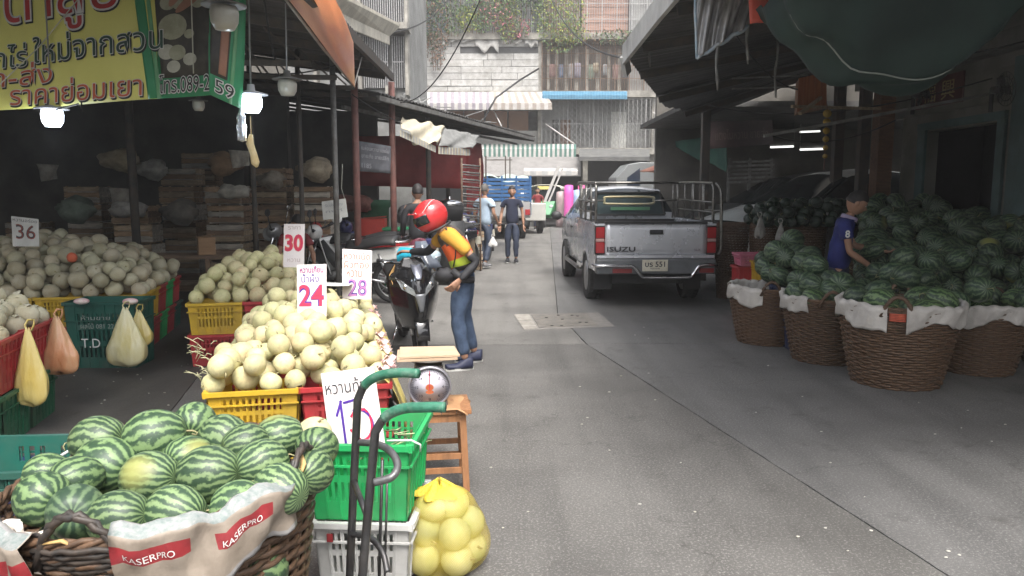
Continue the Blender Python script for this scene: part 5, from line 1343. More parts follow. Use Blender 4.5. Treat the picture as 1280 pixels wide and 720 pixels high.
for (a0,a1) in ((R(-107),R(-78)),(R(-22),R(6))):
    x=B()
    for k in range(10):
        x.tube([((.515-.006*k)*math.cos(a0+(a1-a0)*i/8),(.515-.006*k)*math.sin(a0+(a1-a0)*i/8),.60-.016*k+.004*math.sin(i*2.5+k*PI)) for i in range(9)],.0085,5)
    x.build('rim_binding',wickd,t)
x=B()
for (u,v) in ((396,600),(400,592)):pass
c=V((.49,-.14,.60));x.tube([c,c+V((.02,.04,.05)),c+V((.0,.08,.09))],[.008,.012,.004],6,flat=.4);x.tube([c+V((-.03,-.08,.0)),c+V((.02,-.03,.04))],[.006,.005],5);c=V((-.12,-.5,.62));x.tube([c,c+V((.07,-.01,.01)),c+V((.1,0,-.015))],[.005,.01,.004],5,flat=.5)
x.build('raffia_scrap',pm('raffia',(.55,.36,.14),rand=0),t)
WL=[(197,546,75,60,20,'topmost watermelon with a yellow patch'),(240,532,56,56,100,'round watermelon at the back of the heap right of the topmost'),(283,549,68,45,160,'flattish looking watermelon behind the middle of the basket'),(346,548,64,52,200,'watermelon at the back right beside the cream one'),(396,560,40,56,90,'upright watermelon at the far right beside the green crate'),
(128,584,80,70,160,'large light striped watermelon left of the topmost'),(124,552,70,38,170,'pale watermelon peeping out behind the upper left one'),(187,598,74,62,170,'watermelon directly under the topmost with stem end left'),(262,594,80,62,175,'largest central watermelon with broad dark stripes'),(325,577,66,56,40,'yellow bottomed watermelon right of centre'),(388,590,46,40,80,'small watermelon beside the right handle'),
(352,611,68,56,150,'watermelon in front of the right handle'),(300,634,72,50,190,'bright watermelon resting on the printed sack'),(220,641,78,58,165,'front watermelon with curled stem above the red lettering'),(148,648,70,54,175,'front watermelon behind the dark basket handle'),(96,640,66,66,110,'dull dark green watermelon at front left'),(63,618,64,62,150,'leftmost watermelon beside the teal crate'),(236,572,40,30,60,'watermelon half hidden between the upper ones'),(60,594,40,30,20,'watermelon half hidden behind the leftmost one'),(310,556,50,40,33,'watermelon wedged behind the yellow bottomed one'),(95,600,50,44,60,'watermelon wedged between the left ones')]
wm1b=wm_mat('watermelon_skin_fine',(.028,.062,.03),(.068,.125,.05),(.14,.21,.085),18);wm1c=wm_mat('watermelon_skin_dull',(.025,.055,.03),(.04,.08,.04),(.08,.13,.06),11)
wmF=[melon_mesh('watermelon',.11,(wm1,wm1b,wm1)[i],40,26,1,True,120+i,0,lg_,True) for i,lg_ in enumerate((1.0,1.06,1.12))]
wmD=melon_mesh('watermelon',.11,wm1c,40,26,1,True,131,0,1.03,True)
pts=[];
for (u,v,w_,h_,ax,lab) in WL:
    Y=2.22+(641-v)*.0050;p=A(u,v,Y);r_=max(w_,h_)/2*Y/960*1.0;pts.append([p,max(r_,.088 if w_>50 else .08)])
for it in range(5):
    for i in range(len(pts)):
        for j in range(i):
            d=pts[i][0]-pts[j][0];L=d.length;m_=(pts[i][1]+pts[j][1])*.88-L
            if m_>0:
                # push mostly in depth/height so the view keeps its layout
                n=d.normalized();ra=ray(*pix(pts[i][0])).normalized();s=1 if (pts[i][0].y>pts[j][0].y) else -1
                pts[i][0]+=ra*s*m_*.35+n*m_*.10;pts[j][0]-=ra*s*m_*.35+n*m_*.10
for (p,r_),(u,v,w_,h_,ax,lab) in zip(pts,WL):
    me=wmF[(0,1,2)[u%3]] if 'dull' not in lab else wmD;rr=random.Random(u)
    pass
    o=link('watermelon',me,None,tuple(p),(rr.uniform(0,6.28),R(rr.uniform(-12,22)),R(ax)),label=lab,cat='watermelon',group='watermelons in the foreground basket')
    s=r_/.11;o.scale=(s,s*.95,s*.95)
# filler below them
P=pack(lambda x,y:math.hypot(x-bx,y-by)<.37,lambda x,y:.64,lambda x,y:.25,.1,40,3,.05,40,(bx-.5,bx+.5,by-.5,by+.5))
P=np.array([p for p in P if p[2]>.42 and all((V(p[:3])-q[0]).length>.12 for q in pts)])
if len(P):heap(P,wmF,'watermelon','watermelon','lower watermelons in the foreground basket','lower watermelon, %s, %s, inside the foreground basket',24,2,True,1,.11)
# cream melon beside the green crate
link('cantaloupe',mel[1],None,tuple(A(393,543,2.98)),(.3,.4,0),label='cream cantaloupe lying in the green crate behind the watermelons',cat='melon').scale=(1.05,1.05,1.05)
# green crate over white crate
gx,gy=(A(466,600,3.2).x+.0),3.24
o=crate('green',.42,.5,.33,'slots',gx-.005,gy,.302,R(-3),'bright green crate with the 13 price card standing in it')
o=crate('white',.40,.46,.30,'slots',gx-.0,gy-.02,.001,R(-3),'white slotted crate under the bright green crate')
x=B();x.box(-.14,-.115,-.246,-.243,.22,.255);x.box(-.136,-.119,-.2465,-.2462,.225,.25);x.build('red_label',mred,o)
x=B();rr=random.Random(6)
for k in range(30):
    c=V((gx+rr.uniform(-.15,.17),gy+rr.uniform(-.2,.2),rr.uniform(.5,.6)));x.tube([c,c+V((rr.uniform(-.05,.05),rr.uniform(-.05,.05),.02)),c+V((rr.uniform(-.1,.1),rr.uniform(-.1,.1),rr.uniform(-.02,.03)))],.003,4)
x.build('cut_stems',pm('stem_pale',(.5,.55,.3),rand=0),label='cut green stems lying in the bright green crate',cat='stems',kind='stuff')
for sx in (-1,1):
    x=B();yy=gy-.28;x.tube([(gx+sx*.19,gy+.24,.63),(gx+sx*.215,gy+.26,.60),(gx+sx*.2,gy+.27,.57)],.004,5) if sx<0 else x.tube([(gx+.1,gy-.245,.645),(gx+.2,gy-.255,.65),(gx+.235,gy-.25,.63),(gx+.232,gy-.24,.60)],.0045,5)
    x.build('wire_handle',pm('wire_white',(.7,.7,.68),rand=0),label='white wire crate handle at the %s of the green crate'%('back left' if sx<0 else 'front right'),cat='handle') if False else x.build('bent_wire',pm('wire_white',(.7,.7,.68),rand=0),None,label='bent white wire hooked on the %s corner of the green crate'%('back left' if sx<0 else 'front right'),cat='wire')
# nested crates at far left
tx,ty=A(40,600,2.85).x,2.9
for kd,z,lab in (('red',.20,'red crate lowest of the nested stack at the left edge'),('navy',.29,'navy crate between the teal and red ones at the left edge'),('teal',.38,'dark teal crate with wire handle topmost at the left edge')):
    crate(kd,.62,.42,.25,'few',tx-.05,ty,z,R(4),lab)
crate('bottle',.6,.4,.19,'few',tx-.04,ty,.001,R(4),'green crate at the bottom of the nested stack')
x=B();x.tube([(tx+.09,ty-.23,.6),(tx+.13,ty-.1,.64),(tx+.16,ty+.15,.66),(tx+.17,ty+.2,.63)],.006,6);x.build('bent_wire',MATS['wire_white'],label='white wire handle across the top teal crate',cat='handle' if False else 'wire')
# second basket, bottom left corner
p2=A(-40,700,2.0)
t2=basket(p2.x-.12,2.05,0,'second wicker basket cut off by the bottom left corner with dark handle',[(-3.1,-.9)],9,1,(R(28),),None,.1,None,wickd)
t2.location.z=-.09 if False else 0;t2.scale=(.9,.9,.78)
# torn white foam
x=B();c=A(30,700,2.15)
for k,(dx,dz,ww,hh) in enumerate([(-.03,0,.05,.11),(.02,-.02,.06,.09),(.06,-.05,.05,.07)]):
    x.surf(lambda s,q:V((c.x+dx+(s-.5)*ww*2*(1-.45*q)+.008*math.sin(q*9+k),c.y+.02*k+.012*math.sin(s*8+q*5),c.z-.18+dz+(hh+.18)*q+.012*math.sin(s*7+k))),12,14,th=.02)
x.build('white_foam_scrap',pm('foam_white',(.72,.68,.62),(.6,.45,.36),14,.8,bump=.8,bsc=60,rand=0),label='torn white foam sheet stuck upright in the bottom left corner',cat='foam scrap')
# ================= price cards
card_m=pm('card_board',(.74,.68,.66),(.68,.62,.6),4,.7,bump=.05,rand=0);cpur=pm('marker_purple',(.07,.02,.28),rand=0,bump=0);cred=pm('marker_red',(.62,.02,.08),rand=0,bump=0);corg=pm('marker_orange',(.75,.16,.1),rand=0,bump=0);cbk=pm('marker_black',(.03,.03,.04),rand=0,bump=0)
def card(P,label,lines,m=None,back=None):
    P=[V(p) for p in P];n=(P[1]-P[0]).cross(P[3]-P[0]).normalized()
    if n.y>0:n=-n
    t=link('price_card',None,label=label,cat='price card');x=B();x.hexa([P[3],P[2],P[2]-n*.004,P[3]-n*.004,P[0],P[1],P[1]-n*.004,P[0]-n*.004]);x.build('board',m or card_m,t)
    for (tx,x0,x1,y0,y1,mm_,off) in lines:
        f=plan(P,.002);f2=plan(P,.0035)
        b=B()
        if isinstance(mm_,tuple):
            text(b,tx,1,lambda a,c:f(x0+a,y0+c),1,fitw=x1-x0,fith=y1-y0,off=off+.02);text(b,tx,1,lambda a,c:f2(x0+a,y0+c),0,fitw=(x1-x0),fith=(y1-y0),off=off-.012);b.build('lettering',[mm_[0],mm_[1]],t)
        elif mm_=='strokes':pass
        else:text(b,tx,1,lambda a,c:f(x0+a,y0+c),0,fitw=x1-x0,fith=y1-y0,off=off);b.build('lettering',mm_,t)
    return t,P
def stroke(t,P,pts,w,m,d=.003):
    f=plan(P,d);b=B()
    for i in range(len(pts)-1):
        a=V(pts[i]).to_3d();c=V(pts[i+1]).to_3d();q0=f(a.x,a.y);q1=f(c.x,c.y);dd=(q1-q0).normalized();n=(P[1]-P[0]).cross(P[3]-P[0]).normalized();s=dd.cross(n)*w/2;e=dd*w*.3
        b.add([q0-s-e,q1-s+e,q1+s+e,q0+s-e],[(0,1,2,3)])
    b.build('stroke',m,t)
def arc(cx,cy,rx,ry,a0,a1,n=12):return [(cx+rx*math.cos(R(a0+(a1-a0)*i/n)),cy+ry*math.sin(R(a0+(a1-a0)*i/n))) for i in range(n+1)]
Yc=3.12
t,P=card([A(401,467,Yc+.06),A(467,458,Yc+.02),A(482,560,Yc-.06),A(414,566,Yc-.02)],'white price card reading 13 in purple and red behind the hand truck',[('หวานท้า',.05,.78,.72,.9,cbk,.0)])
stroke(t,P,[(.20,.45),(.31,.62),(.30,.62),(.30,.10)],.011,cpur);stroke(t,P,[(.36,.6),(.72,.64)],.010,cpur)
stroke(t,P,arc(.58,.30,.26,.2,105,-40),.010,cpur);stroke(t,P,[(.46,.42),(.55,.5)]+arc(.62,.32,.20,.2,60,-100)+[(.42,.26)],.010,cred)
t,P=card([A(371,331,5.35),A(408,330,5.35),A(408,398,5.2),A(372,398,5.2)],'pink and white price card reading 24 standing in the front heap',[('หวานเกี้ยบ',.1,.9,.84,.97,(cpur,cred),0),('น้ำผึ้ง',.15,.75,.66,.82,cpur,0),('24',.06,.92,.22,.62,(cred,cpur),.02)])
t,P=card([A(428,311,6.1),A(465,313,6.1),A(464,374,6.0),A(428,374,6.0)],'price card reading 28 with orange writing at the right of the heap',[('หวานนัด',.06,.94,.80,.94,corg,0),('ผิวทอง',.06,.9,.62,.76,corg,0),('หวาน',.15,.66,.44,.58,corg,0),('28',.2,.85,.06,.4,(pm('marker_lilac',(.5,.2,.45),rand=0,bump=0),cpur),0)])
t,P=card([A(355,280,7.2),A(381,280,7.2),A(380,334,7.1),A(354,334,7.1)],'tall price card reading 30 in thick red numerals',[('ราคา',.2,.8,.87,.95,pm('marker_grey',(.5,.4,.38),rand=0,bump=0),0),('30',.06,.94,.36,.76,(cred,corg),.03),('หวาน',.2,.8,.12,.2,MATS['marker_grey'],0)])
t,P=card([A(14,270,7.1),A(48,274,7.1),A(49,308,7.0),A(16,308,7.0)],'grey card reading 36 standing in the white melon heap',[('หวานอร่อย',.05,.95,.84,.97,cbk,0),('36',.15,.88,.25,.75,(pm('marker_brown',(.25,.05,.03),rand=0,bump=0),cbk),-.01)],pm('card_grey',(.55,.54,.5),rand=0))
t,P=card([A(402,252,10.2),A(432,248,10.2),A(435,271,10.1),A(404,275,10.1)],'small white notice tied by a cord above the motorcycles',[('รับส่งของ',.12,.85,.66,.84,pm('marker_pale',(.3,.32,.34),rand=0,bump=0),0),('ถึงที่',.12,.8,.34,.5,MATS['marker_pale'],0)],pm('paper_white',(.6,.6,.56),rand=0))
x=B();x.tube([A(431,249,10.2),A(427,236,10.2),A(428,205,10.2)],.004,4);x.build('cord',MATS['string_pale'],t)
x=B();q=O+rx_*(W2*.62)+sx_*1.9;c=A(409,353,5.9);x.surf(lambda s,k:V((c.x-.16+.33*s,c.y+.18*k,c.z-.02*s-.012*math.sin(s*3))),8,4,th=.006);x.build('white_tray',pm('tray_white',(.72,.72,.7),rand=0,rough=.3),label='pale flat board lying on the heap between the 24 and 28 cards',cat='board')
x=B();x.ell(tuple(A(90,322,7.3)),(.05,.04,.05),10,8);x.build('flower',pm('flower_red',(.6,.12,.05),rand=0),label='small red flower ornament lying on the white melons',cat='ornament')
# gold leaf on heap
# ================= stool, scale, cardboard
sw=pm('stool_wood',(.36,.17,.075),(.26,.12,.05),7,.6,stretch=(6,6,.8),dirt=.35,rand=.12)
sc0=G(548,612);sc0=V((sc0.x,sc0.y+.1,0))
t=thing('wooden_stool','brown wooden stool carrying the round dial scale','stool',tuple(sc0),R(8))
hs_=.47;w_=.27
for sx in(-1,1):
    for sy in(-1,1):
        x=B();x.hexa([(sx*w_/2*1.03-.018,sy*w_/2*1.03-.018,0),(sx*w_/2*1.03+.018,sy*w_/2*1.03-.018,0),(sx*w_/2*1.03+.018,sy*w_/2*1.03+.018,0),(sx*w_/2*1.03-.018,sy*w_/2*1.03+.018,0)]+[(sx*w_/2*.9+a,sy*w_/2*.9+c,hs_-.03) for a,c in((-.018,-.018),(.018,-.018),(.018,.018),(-.018,.018))]);x.build('leg',sw,t,bevel=.003)
for z,sh in((.12,0),(.2,0)):
    for (a,c) in (((-w_/2,-w_/2),(w_/2,-w_/2)),((w_/2,-w_/2),(w_/2,w_/2)),((w_/2,w_/2),(-w_/2,w_/2)),((-w_/2,w_/2),(-w_/2,-w_/2))):
        x=B();zz=z+(.03 if a[0]==c[0] else 0);x.bar((a[0]*.97,a[1]*.97,zz),(c[0]*.97,c[1]*.97,zz),.016,.03);x.build('stretcher',sw,t)
for k in range(4):
    x=B();x.box(-w_/2-.025+k*.083,-w_/2-.025+k*.083+.08,-w_/2-.02,w_/2+.02,hs_-.03,hs_-.002*(k%2));x.build('seat_board',sw,t,bevel=.003)
x=B();x.box(-w_/2-.005,w_/2+.005,-w_/2-.005,-w_/2+.012,hs_-.075,hs_-.032);x.box(-w_/2-.005,w_/2+.005,w_/2-.012,w_/2+.005,hs_-.075,hs_-.032);x.build('apron',sw,t)
ds=thing('dial_scale','round faced spring scale on the stool with brown cardboard on its pan','scale',(sc0.x-.055,sc0.y+.0,hs_+.002),R(8))
smt=pm('scale_body',(.16,.14,.12),(.10,.085,.07),8,.6,dirt=.4,rand=0)
x=B();x.hexa([(-.10,-.1,0),(.10,-.1,0),(.10,.1,0),(-.10,.1,0),(-.075,-.06,.22),(.075,-.06,.22),(.075,.08,.22),(-.075,.08,.22)]);x.build('body',smt,ds,bevel=.008)
M=Matrix.Translation((0,-.105,.115))@Matrix.Rotation(R(98),4,'X')
x=B();x.lathe([(.118,-.02),(.118,.012),(.108,.014),(.108,.004),(.0,.004)],40,0,M);x.build('bezel',pm('bezel_grey',(.42,.41,.45),rand=0,metal=.6,rough=.4),ds)
x=B();x.lathe([(.106,.0055),(0,.0056)],40,0,M);x.build('dial_face',pm('dial_face',(.60,.58,.64),(.52,.5,.56),9,.35,rand=0,bump=0),ds)
x=B()
for k in range(60):
    a=2*PI*k/60;l=.012 if k%5 else .02
    x.bar(M@V((.100*math.cos(a),.100*math.sin(a),.0068)),M@V(((.100-l)*math.cos(a),(.100-l)*math.sin(a),.0068)),.0014)
x.build('tick_marks',cbk,ds)
for k in range(8):
    a=PI/2-2*PI*k/8;b=B();text(b,str(k*2 if k else 0),1,lambda p,q:M@V((.072*math.cos(a)+p-.006,.072*math.sin(a)+q-.008,.007)),0,fith=.015,fitw=.012 if k<5 else .018);b.build('numeral',cbk,ds)
x=B()
for (cx,cy,rx,ry) in ((0,-.03,.022,.012),(0,-.012,.014,.012),(0,.006,.018,.01),(-.014,-.004,.008,.012),(.014,-.004,.008,.012)):
    x.add([M@V((cx,cy,.0075))]+[M@V((cx+rx*math.cos(2*PI*j/12),cy+ry*math.sin(2*PI*j/12),.0075)) for j in range(12)],[(0,j+1,(j+1)%12+1) for j in range(12)])
x.build('printed_emblem',pm('emblem_orange',(.6,.16,.06),rand=0,bump=0),ds)
x=B();x.bar(M@V((0,-.02,.0095)),M@V((.0,.092,.0095)),.0035,.001,up=(0,-1,0));x.build('needle',cred,ds)
x=B();x.tube([(0,0,.215),(0,0,.25)],.02,10);x.lathe([(.0,.25),(.13,.25),(.135,.256),(.0,.256)],24);x.build('pan',smt,ds)
x=B();cz=hs_+.26
P=[A(496,452,sc0.y-.14),A(572,447,sc0.y-.08),A(565,433,sc0.y+.16),A(497,437,sc0.y+.13)]
for p in P:p.z=cz+.012
x.hexa([p-V((0,0,.012)) for p in P]+P);
P2=[p+V((.012,.01,.004)) for p in P];x.hexa([p+V((0,0,.0)) for p in P2]+[p+V((0,0,.010)) for p in P2])
x.build('cardboard_sheet',pm('cardboard_pale',(.52,.38,.26),(.46,.33,.22),9,.85,rand=0,bump=.1),label='folded tan cardboard sheet lying on top of the dial scale',cat='cardboard')
P=[V((sc0.x-.16,sc0.y-.15,hs_+.003)),V((sc0.x+.17,sc0.y-.17,hs_+.003)),V((sc0.x+.17,sc0.y+.13,hs_+.003)),V((sc0.x-.14,sc0.y+.15,hs_+.003))]
x=B();sheet=lambda s,q:P[0].lerp(P[1],s).lerp(P[3].lerp(P[2],s),q)+V((0,0,-.03*max(0,s-.85)/.15+.004*math.sin(s*9+q*7)));x.surf(sheet,12,8,th=.002);x.build('brown_paper',pm('paper_brown',(.45,.25,.12),(.35,.19,.09),6,.7,bump=.5,bsc=20,rand=0),label='creased brown paper spread on the stool under the scale',cat='paper')
# ================= hand truck
t=link('hand_truck',None,label='grey steel hand truck with green rubber grips in front of the crates',cat='hand truck')
stl=pm('handtruck_steel',(.07,.07,.075),(.11,.11,.11),14,.42,.7,dirt=.35,dc=(.10,.07,.05),rand=0,bump=.1);gripm=pm('grip_green',(.03,.14,.085),(.045,.19,.12),30,.45,dirt=.5,dc=(.3,.32,.28),rand=0,bump=.3)
def curve(pts,n=8):
    P=[V(p) for p in pts];out=[];k=len(P)
    for i in range(k-1):
        p0=P[max(i-1,0)];p1=P[i];p2=P[i+1];p3=P[min(i+2,k-1)]
        for j in range(n):
            s=j/n;out.append(.5*((2*p1)+(p2-p0)*s+(2*p0-5*p1+4*p2-p3)*s*s+(3*p1-p0-3*p2+p3)*s**3))
    out.append(P[-1]);return out
Y1,Y2=2.62,2.36
r1=.0145
g1=[A(523,467,Y1-.12),A(500,466,Y1-.09),A(476,469,Y1-.05),A(457,480,Y1-.015),A(447,500,Y1)]
g2_=[A(556,509,Y2-.10),A(530,509,Y2-.08),A(503,511,Y2-.04),A(482,521,Y2-.01),A(469,540,Y2)]
for gg,(ub,vb),Y,nm in ((g1,(437,720),Y1,0),(g2_,(453,720),Y2,1)):
    cv=curve(gg);x=B();k=26
    x.tube(cv[:k],.0168,12);x.build('grip',gripm,t)
    lo=A(ub,vb,Y+.02);top=cv[-1];d=(lo-top).normalized();gr=top+d*((top.z-.06)/-d.z)
    x=B();x.tube(cv[k-1:]+[top.lerp(gr,.5),gr],r1,12);x.build('side_rail',stl,t)
    if nm==0:R1=(top,gr)
    else:R2=(top,gr)
x=B();x.tube(curve([A(450,553,Y1),A(470,555,Y1-.10),A(488,564,Y1-.20),A(497,581,Y1-.26),A(490,596,Y1-.3),A(468,603,Y1-.3)]),.0125,10);x.build('curved_brace',pm('brace_grey',(.2,.2,.2),(.14,.14,.14),14,.4,.6,rand=0),t)
x=B();x.tube(curve([A(440,668,Y1),A(462,672,Y1-.04),A(478,690,Y1-.1),A(484,715,Y1-.14)]),.011,8);x.build('curved_brace',stl,t)
x=B();x.tube([A(478,575,Y1+.1),A(474,720,Y1+.1)],.006,8);x.tube([A(484,600,Y1+.12),A(481,720,Y1+.12)],.0045,8);x.build('rod',stl,t)
for f_ in (.35,.8):
    x=B();x.tube([R1[0].lerp(R1[1],f_),R2[0].lerp(R2[1],f_)],.011,8);x.build('cross_bar',stl,t)
mid=(R1[1]+R2[1])/2;ax=(R2[1]-R1[1]).normalized()
x=B();c=[R1[1]+V((0,0,-.05)),R2[1]+V((0,0,-.05))];o_=ax.cross(V((0,0,1)))*.2
x.hexa([c[0],c[1],c[1]+o_,c[0]+o_]+[q+V((0,0,.006)) for q in (c[0],c[1],c[1]+o_,c[0]+o_)]);x.build('toe_plate',stl,t)
for q in (R1[1],R2[1]):
    x=B();M=Matrix.Translation(q+V((0,0,.03))-ax.cross(V((0,0,1)))*.06)@ax.to_track_quat('Z','Y').to_matrix().to_4x4();x.lathe([(.03,-.02),(.08,-.022),(.09,-.012),(.09,.012),(.08,.022),(.03,.02)],20,0,M);x.build('wheel',MATS['black_rubber'],t)
# ================= vehicles
tyre=pm('tyre_rubber',(.025,.025,.027),(.04,.038,.035),14,.85,rand=0);rimm=pm('alloy_rim',(.45,.45,.46),rand=0,metal=.8,rough=.35);chrome=pm('chrome',(.75,.75,.76),rand=0,metal=1,rough=.15,bump=0)
glassd=pm('dark_glass',(.02,.025,.028),rand=0,rough=.06,bump=0,Specular_IOR_Level=.7);tail_r=pm('tail_lamp_red',(.38,.02,.025),rand=0,rough=.15,bump=0,coat=.6);tail_w=pm('tail_lamp_pink',(.5,.3,.28),rand=0,rough=.15,bump=0)
blk=pm('black_plastic',(.02,.02,.022),(.03,.03,.03),14,.5,rand=0);steel=pm('rack_steel',(.30,.29,.27),(.18,.17,.155),20,.3,.85,rand=0)
def paint(n,c,metal=.5,rough=.32):return pm(n,c,tuple(v*.9 for v in c),2,rough,metal,bump=.02,rand=0,coat=.7,dirt=.25 if n!='silver_paint' else .06,dc=(.2,.18,.16))
def wheel(par,x,y,r,w,spokes=6,name='wheel'):
    t=link(name,None,par,(x,y,r));M=Matrix.Rotation(R(90),4,'Y')
    b=B();b.lathe([(r*.62,-w*.42),(r*.9,-w*.5),(r*.985,-w*.42),(r,-w*.2),(r,w*.2),(r*.985,w*.42),(r*.9,w*.5),(r*.62,w*.42)],30,0,M)
    for k in range(30):
        a=2*PI*k/30
        for s in(-1,1):b.bar((s*w*.1,r*1.003*math.cos(a),r*1.003*math.sin(a)),(s*w*.42,r*.998*math.cos(a+.08),r*.998*math.sin(a+.08)),.012)
    b.build('tyre',tyre,t)
    b=B();b.lathe([(r*.64,-w*.44),(r*.6,-w*.3),(r*.56,0),(r*.6,w*.3),(r*.64,w*.44)],28,0,M)
    for k in range(spokes):
        a=2*PI*k/spokes
        for s in(-1,1):b.bar((s*w*.36,r*.1*math.cos(a),r*.1*math.sin(a)),(s*w*.3,r*.6*math.cos(a),r*.6*math.sin(a)),r*.16,.02,up=(1,0,0))
    b.lathe([(0,-w*.42),(r*.18,-w*.4),(r*.18,w*.4),(0,w*.42)],14,0,M);b.build('rim',rimm,t);return t
def arch_low(y,base,wys,wr_,hgt):
    z=base
    for wy in wys:
        d=abs(y-wy)
        if d<wr_:z=max(z,hgt*math.sqrt(max(0,1-(d/wr_)**2))+.12)
    return z
def samples(y0,y1,extra,n):
    s=set(y0+(y1-y0)*i/n for i in range(n+1))
    for (c,r_) in extra:
        for k in range(13):
            v=c-r_+2*r_*k/12
            if y0<v<y1:s.add(v)
    return sorted(s)
def interp(tab,y):
    for (a,b_),(c,d) in zip(tab,tab[1:]):
        if a<=y<=c:return b_+(d-b_)*(y-a)/(c-a)
    return tab[0][1] if y<tab[0][0] else tab[-1][1]
def smooth_i(tab,y,w=.07):return (interp(tab,y-w)+interp(tab,y)*2+interp(tab,y+w))/4
def car_shell(par,L,W,top,belt,low,wys,wr_,paintm,glass_y,plan=None,pillars=(),name='body'):
    """one-piece shell: section swept along the length; faces of the glasshouse take glass"""
    ys=samples(0,L,[(w_,wr_) for w_ in wys],60);rows=[]
    plan=plan or (lambda y:1-.10*max(0,(.5-y)/.5)**2-.16*max(0,(y-(L-.7))/.7)**2)
    NT=16
    for y in ys:
        hw=W/2*plan(y);tz=smooth_i(top,y);bz=min(interp(belt,y),tz-.02);lz=min(arch_low(y,low,wys,wr_,wr_*.98),bz-.12);row=[]
        gh=max(0,tz-bz);tum=hw*(1-.30*min(1,gh/.5))
        half=[]
        for k in range(7):
            s=k/6;z=lz+(bz-lz)*s;half.append((hw*(1-.05*(1-s)**2-.035*s**3),z))
        for k in range(1,6):
            s=k/5;half.append((hw*.965+(tum-hw*.965)*s,bz+(gh-.05*min(1,gh/.3))*s*(1) if gh>.06 else bz+gh*s*.6))
        for k in range(1,5):
            s=k/4;half.append((tum*(1-s),half[11][1]+(tz-half[11][1])*math.sin(s*PI/2)))
        full=[(-x,y,z) for x,z in half]+[(x,y,z) for x,z in half[-2::-1]];rows.append(full)
    n=len(rows[0]);vs=[p for r_ in rows for p in r_];b=B();gb=B()
    F_=[];G_=[]
    for j in range(len(rows)-1):
        ym=(ys[j]+ys[j+1])/2
        for i in range(n-1):
            f=(j*n+i+1,j*n+i,(j+1)*n+i,(j+1)*n+i+1);ii=min(i,n-2-i);isg=False
            tz=smooth_i(top,ym);bz=interp(belt,ym)
            if tz-bz>.1:
                if 7<=ii<=10 and glass_y[0]<ym<glass_y[1] and all(abs(ym-p)>.04 for p in pillars):isg=True
                slope=abs(smooth_i(top,ym+.05)-smooth_i(top,ym-.05))/.1
                if ii>=11 and slope>.32:isg=True
            (G_ if isg else F_).append(f)
    b.add(vs,F_,0,True);b.add([rows[0][i] for i in range(n)],[tuple(range(n))],0,False);b.add([rows[-1][i] for i in range(n)],[tuple(range(n))[::-1]],0,False)
    o=b.build(name,paintm,par);gb.add(vs,G_,0,True);o2=gb.build('window',glassd,par)
    u=B();u.box(-W/2*.82,W/2*.82,.15,L-.15,low-.02,low+.14);o3=u.build('underbody',blk,par);return o,o2,o3
silver=paint('silver_paint',(.74,.76,.80),.45,.26)
PK=link('pickup_truck',None,label='silver pickup truck with steel side racks seen from behind in the middle of the lane',cat='pickup truck')
kx=.855
yaw=R(2.5);p=A(819.5,300,10.75);PK.location=(p.x,10.75,0);PK.rotation_euler=(0,0,yaw)
# bed sides
WY=(.98,4.0);bed=2.0
def hw(z):return .84-.05*max(0,(.75-z))**1.2-.02*max(0,(z-.95)/.25)**2
for s in(-1,1):
    b=B();ys=samples(.02,bed,[(WY[0],.42)],20);vs=[];nz=9
    for y in ys:
        lo=arch_low(y,.50,(WY[0],),.42,.62)
        for k in range(nz):z=lo+(1.17-lo)*k/(nz-1);vs.append((s*(hw(z)+(.018 if abs(y-WY[0])<.44 and z<lo+.05 else 0)),y,z))
    fs=[(j*nz+k,j*nz+k+1,(j+1)*nz+k+1,(j+1)*nz+k) for j in range(len(ys)-1) for k in range(nz-1)]
    b.add(vs,fs,0,True);b.box(s*.82-.045,s*.82+.01,.02,bed,1.165,1.195);b.box(s*.77-.01,s*.77+.01,.05,bed,.62,1.16);b.build('bed_side',silver,PK)
b=B();b.box(-.78,.78,.06,bed,.60,.66);b.box(-.78,.78,bed-.03,bed,.6,1.17);b.build('bed_floor',blk,PK)
b=B();b.bar((-.83,.0,1.19),(-.83,bed,1.19),.05,.025);b.bar((.83,.0,1.19),(.83,bed,1.19),.05,.025);b.bar((-.72,-.01,1.195),(.72,-.01,1.195),.055,.03);b.build('bed_rail_cap',blk,PK)
# tailgate
b=B()
def tg(s,q):
    z=.745+.44*q;x=-.715+1.43*s
    y=-.012*math.sin(PI*min(1,q*1.05))-.010*(1 if .12<q<.9 else 0)
    return V((x,y-.012,z))
b.surf(tg,20,16,th=.05);tgo=b.build('tailgate',silver,PK)
b=B();b.box(-.095,.095,-.052,-.030,1.03,1.095);b.build('handle_recess',blk,tgo,bevel=.008)
b=B();b.box(-.06,.06,-.060,-.05,1.045,1.075);b.build('handle',pm('handle_dark',(.06,.06,.065),rand=0,rough=.3),tgo,bevel=.006)
b=B();text(b,'ISUZU',1,lambda a,c:(a,-.040,c),0,fitw=.40,fith=.07,x=-.69,y=.79,off=.025);text(b,'SLX',1,lambda a,c:(a,-.040,c),0,fitw=.09,fith=.03,x=.54,y=.80);b.build('lettering',pm('badge_dark',(.03,.03,.035),rand=0,rough=.3),tgo)
b=B();b.box(-.83,.83,-.03,.04,.70,.74);b.build('rear_sill',silver,PK)
for s in(-1,1):
    t_=link('tail_lamp',None,PK,(s*.785,-.022,0));
    for (z0,z1,m_) in ((.975,1.13,tail_r),(.925,.972,tail_w),(.77,.922,tail_r)):
        b=B();b.box(-.062,.062,-.02,.10,z0,z1);b.build('lens',m_,t_,bevel=.01)
    b=B();b.box(-.066,.066,-.008,.09,.755,1.15);b.build('housing',blk,t_)
    b=B();b.box(-.066,.060,-.012,.1,1.152,1.18);b.build('corner_cap',silver,t_)
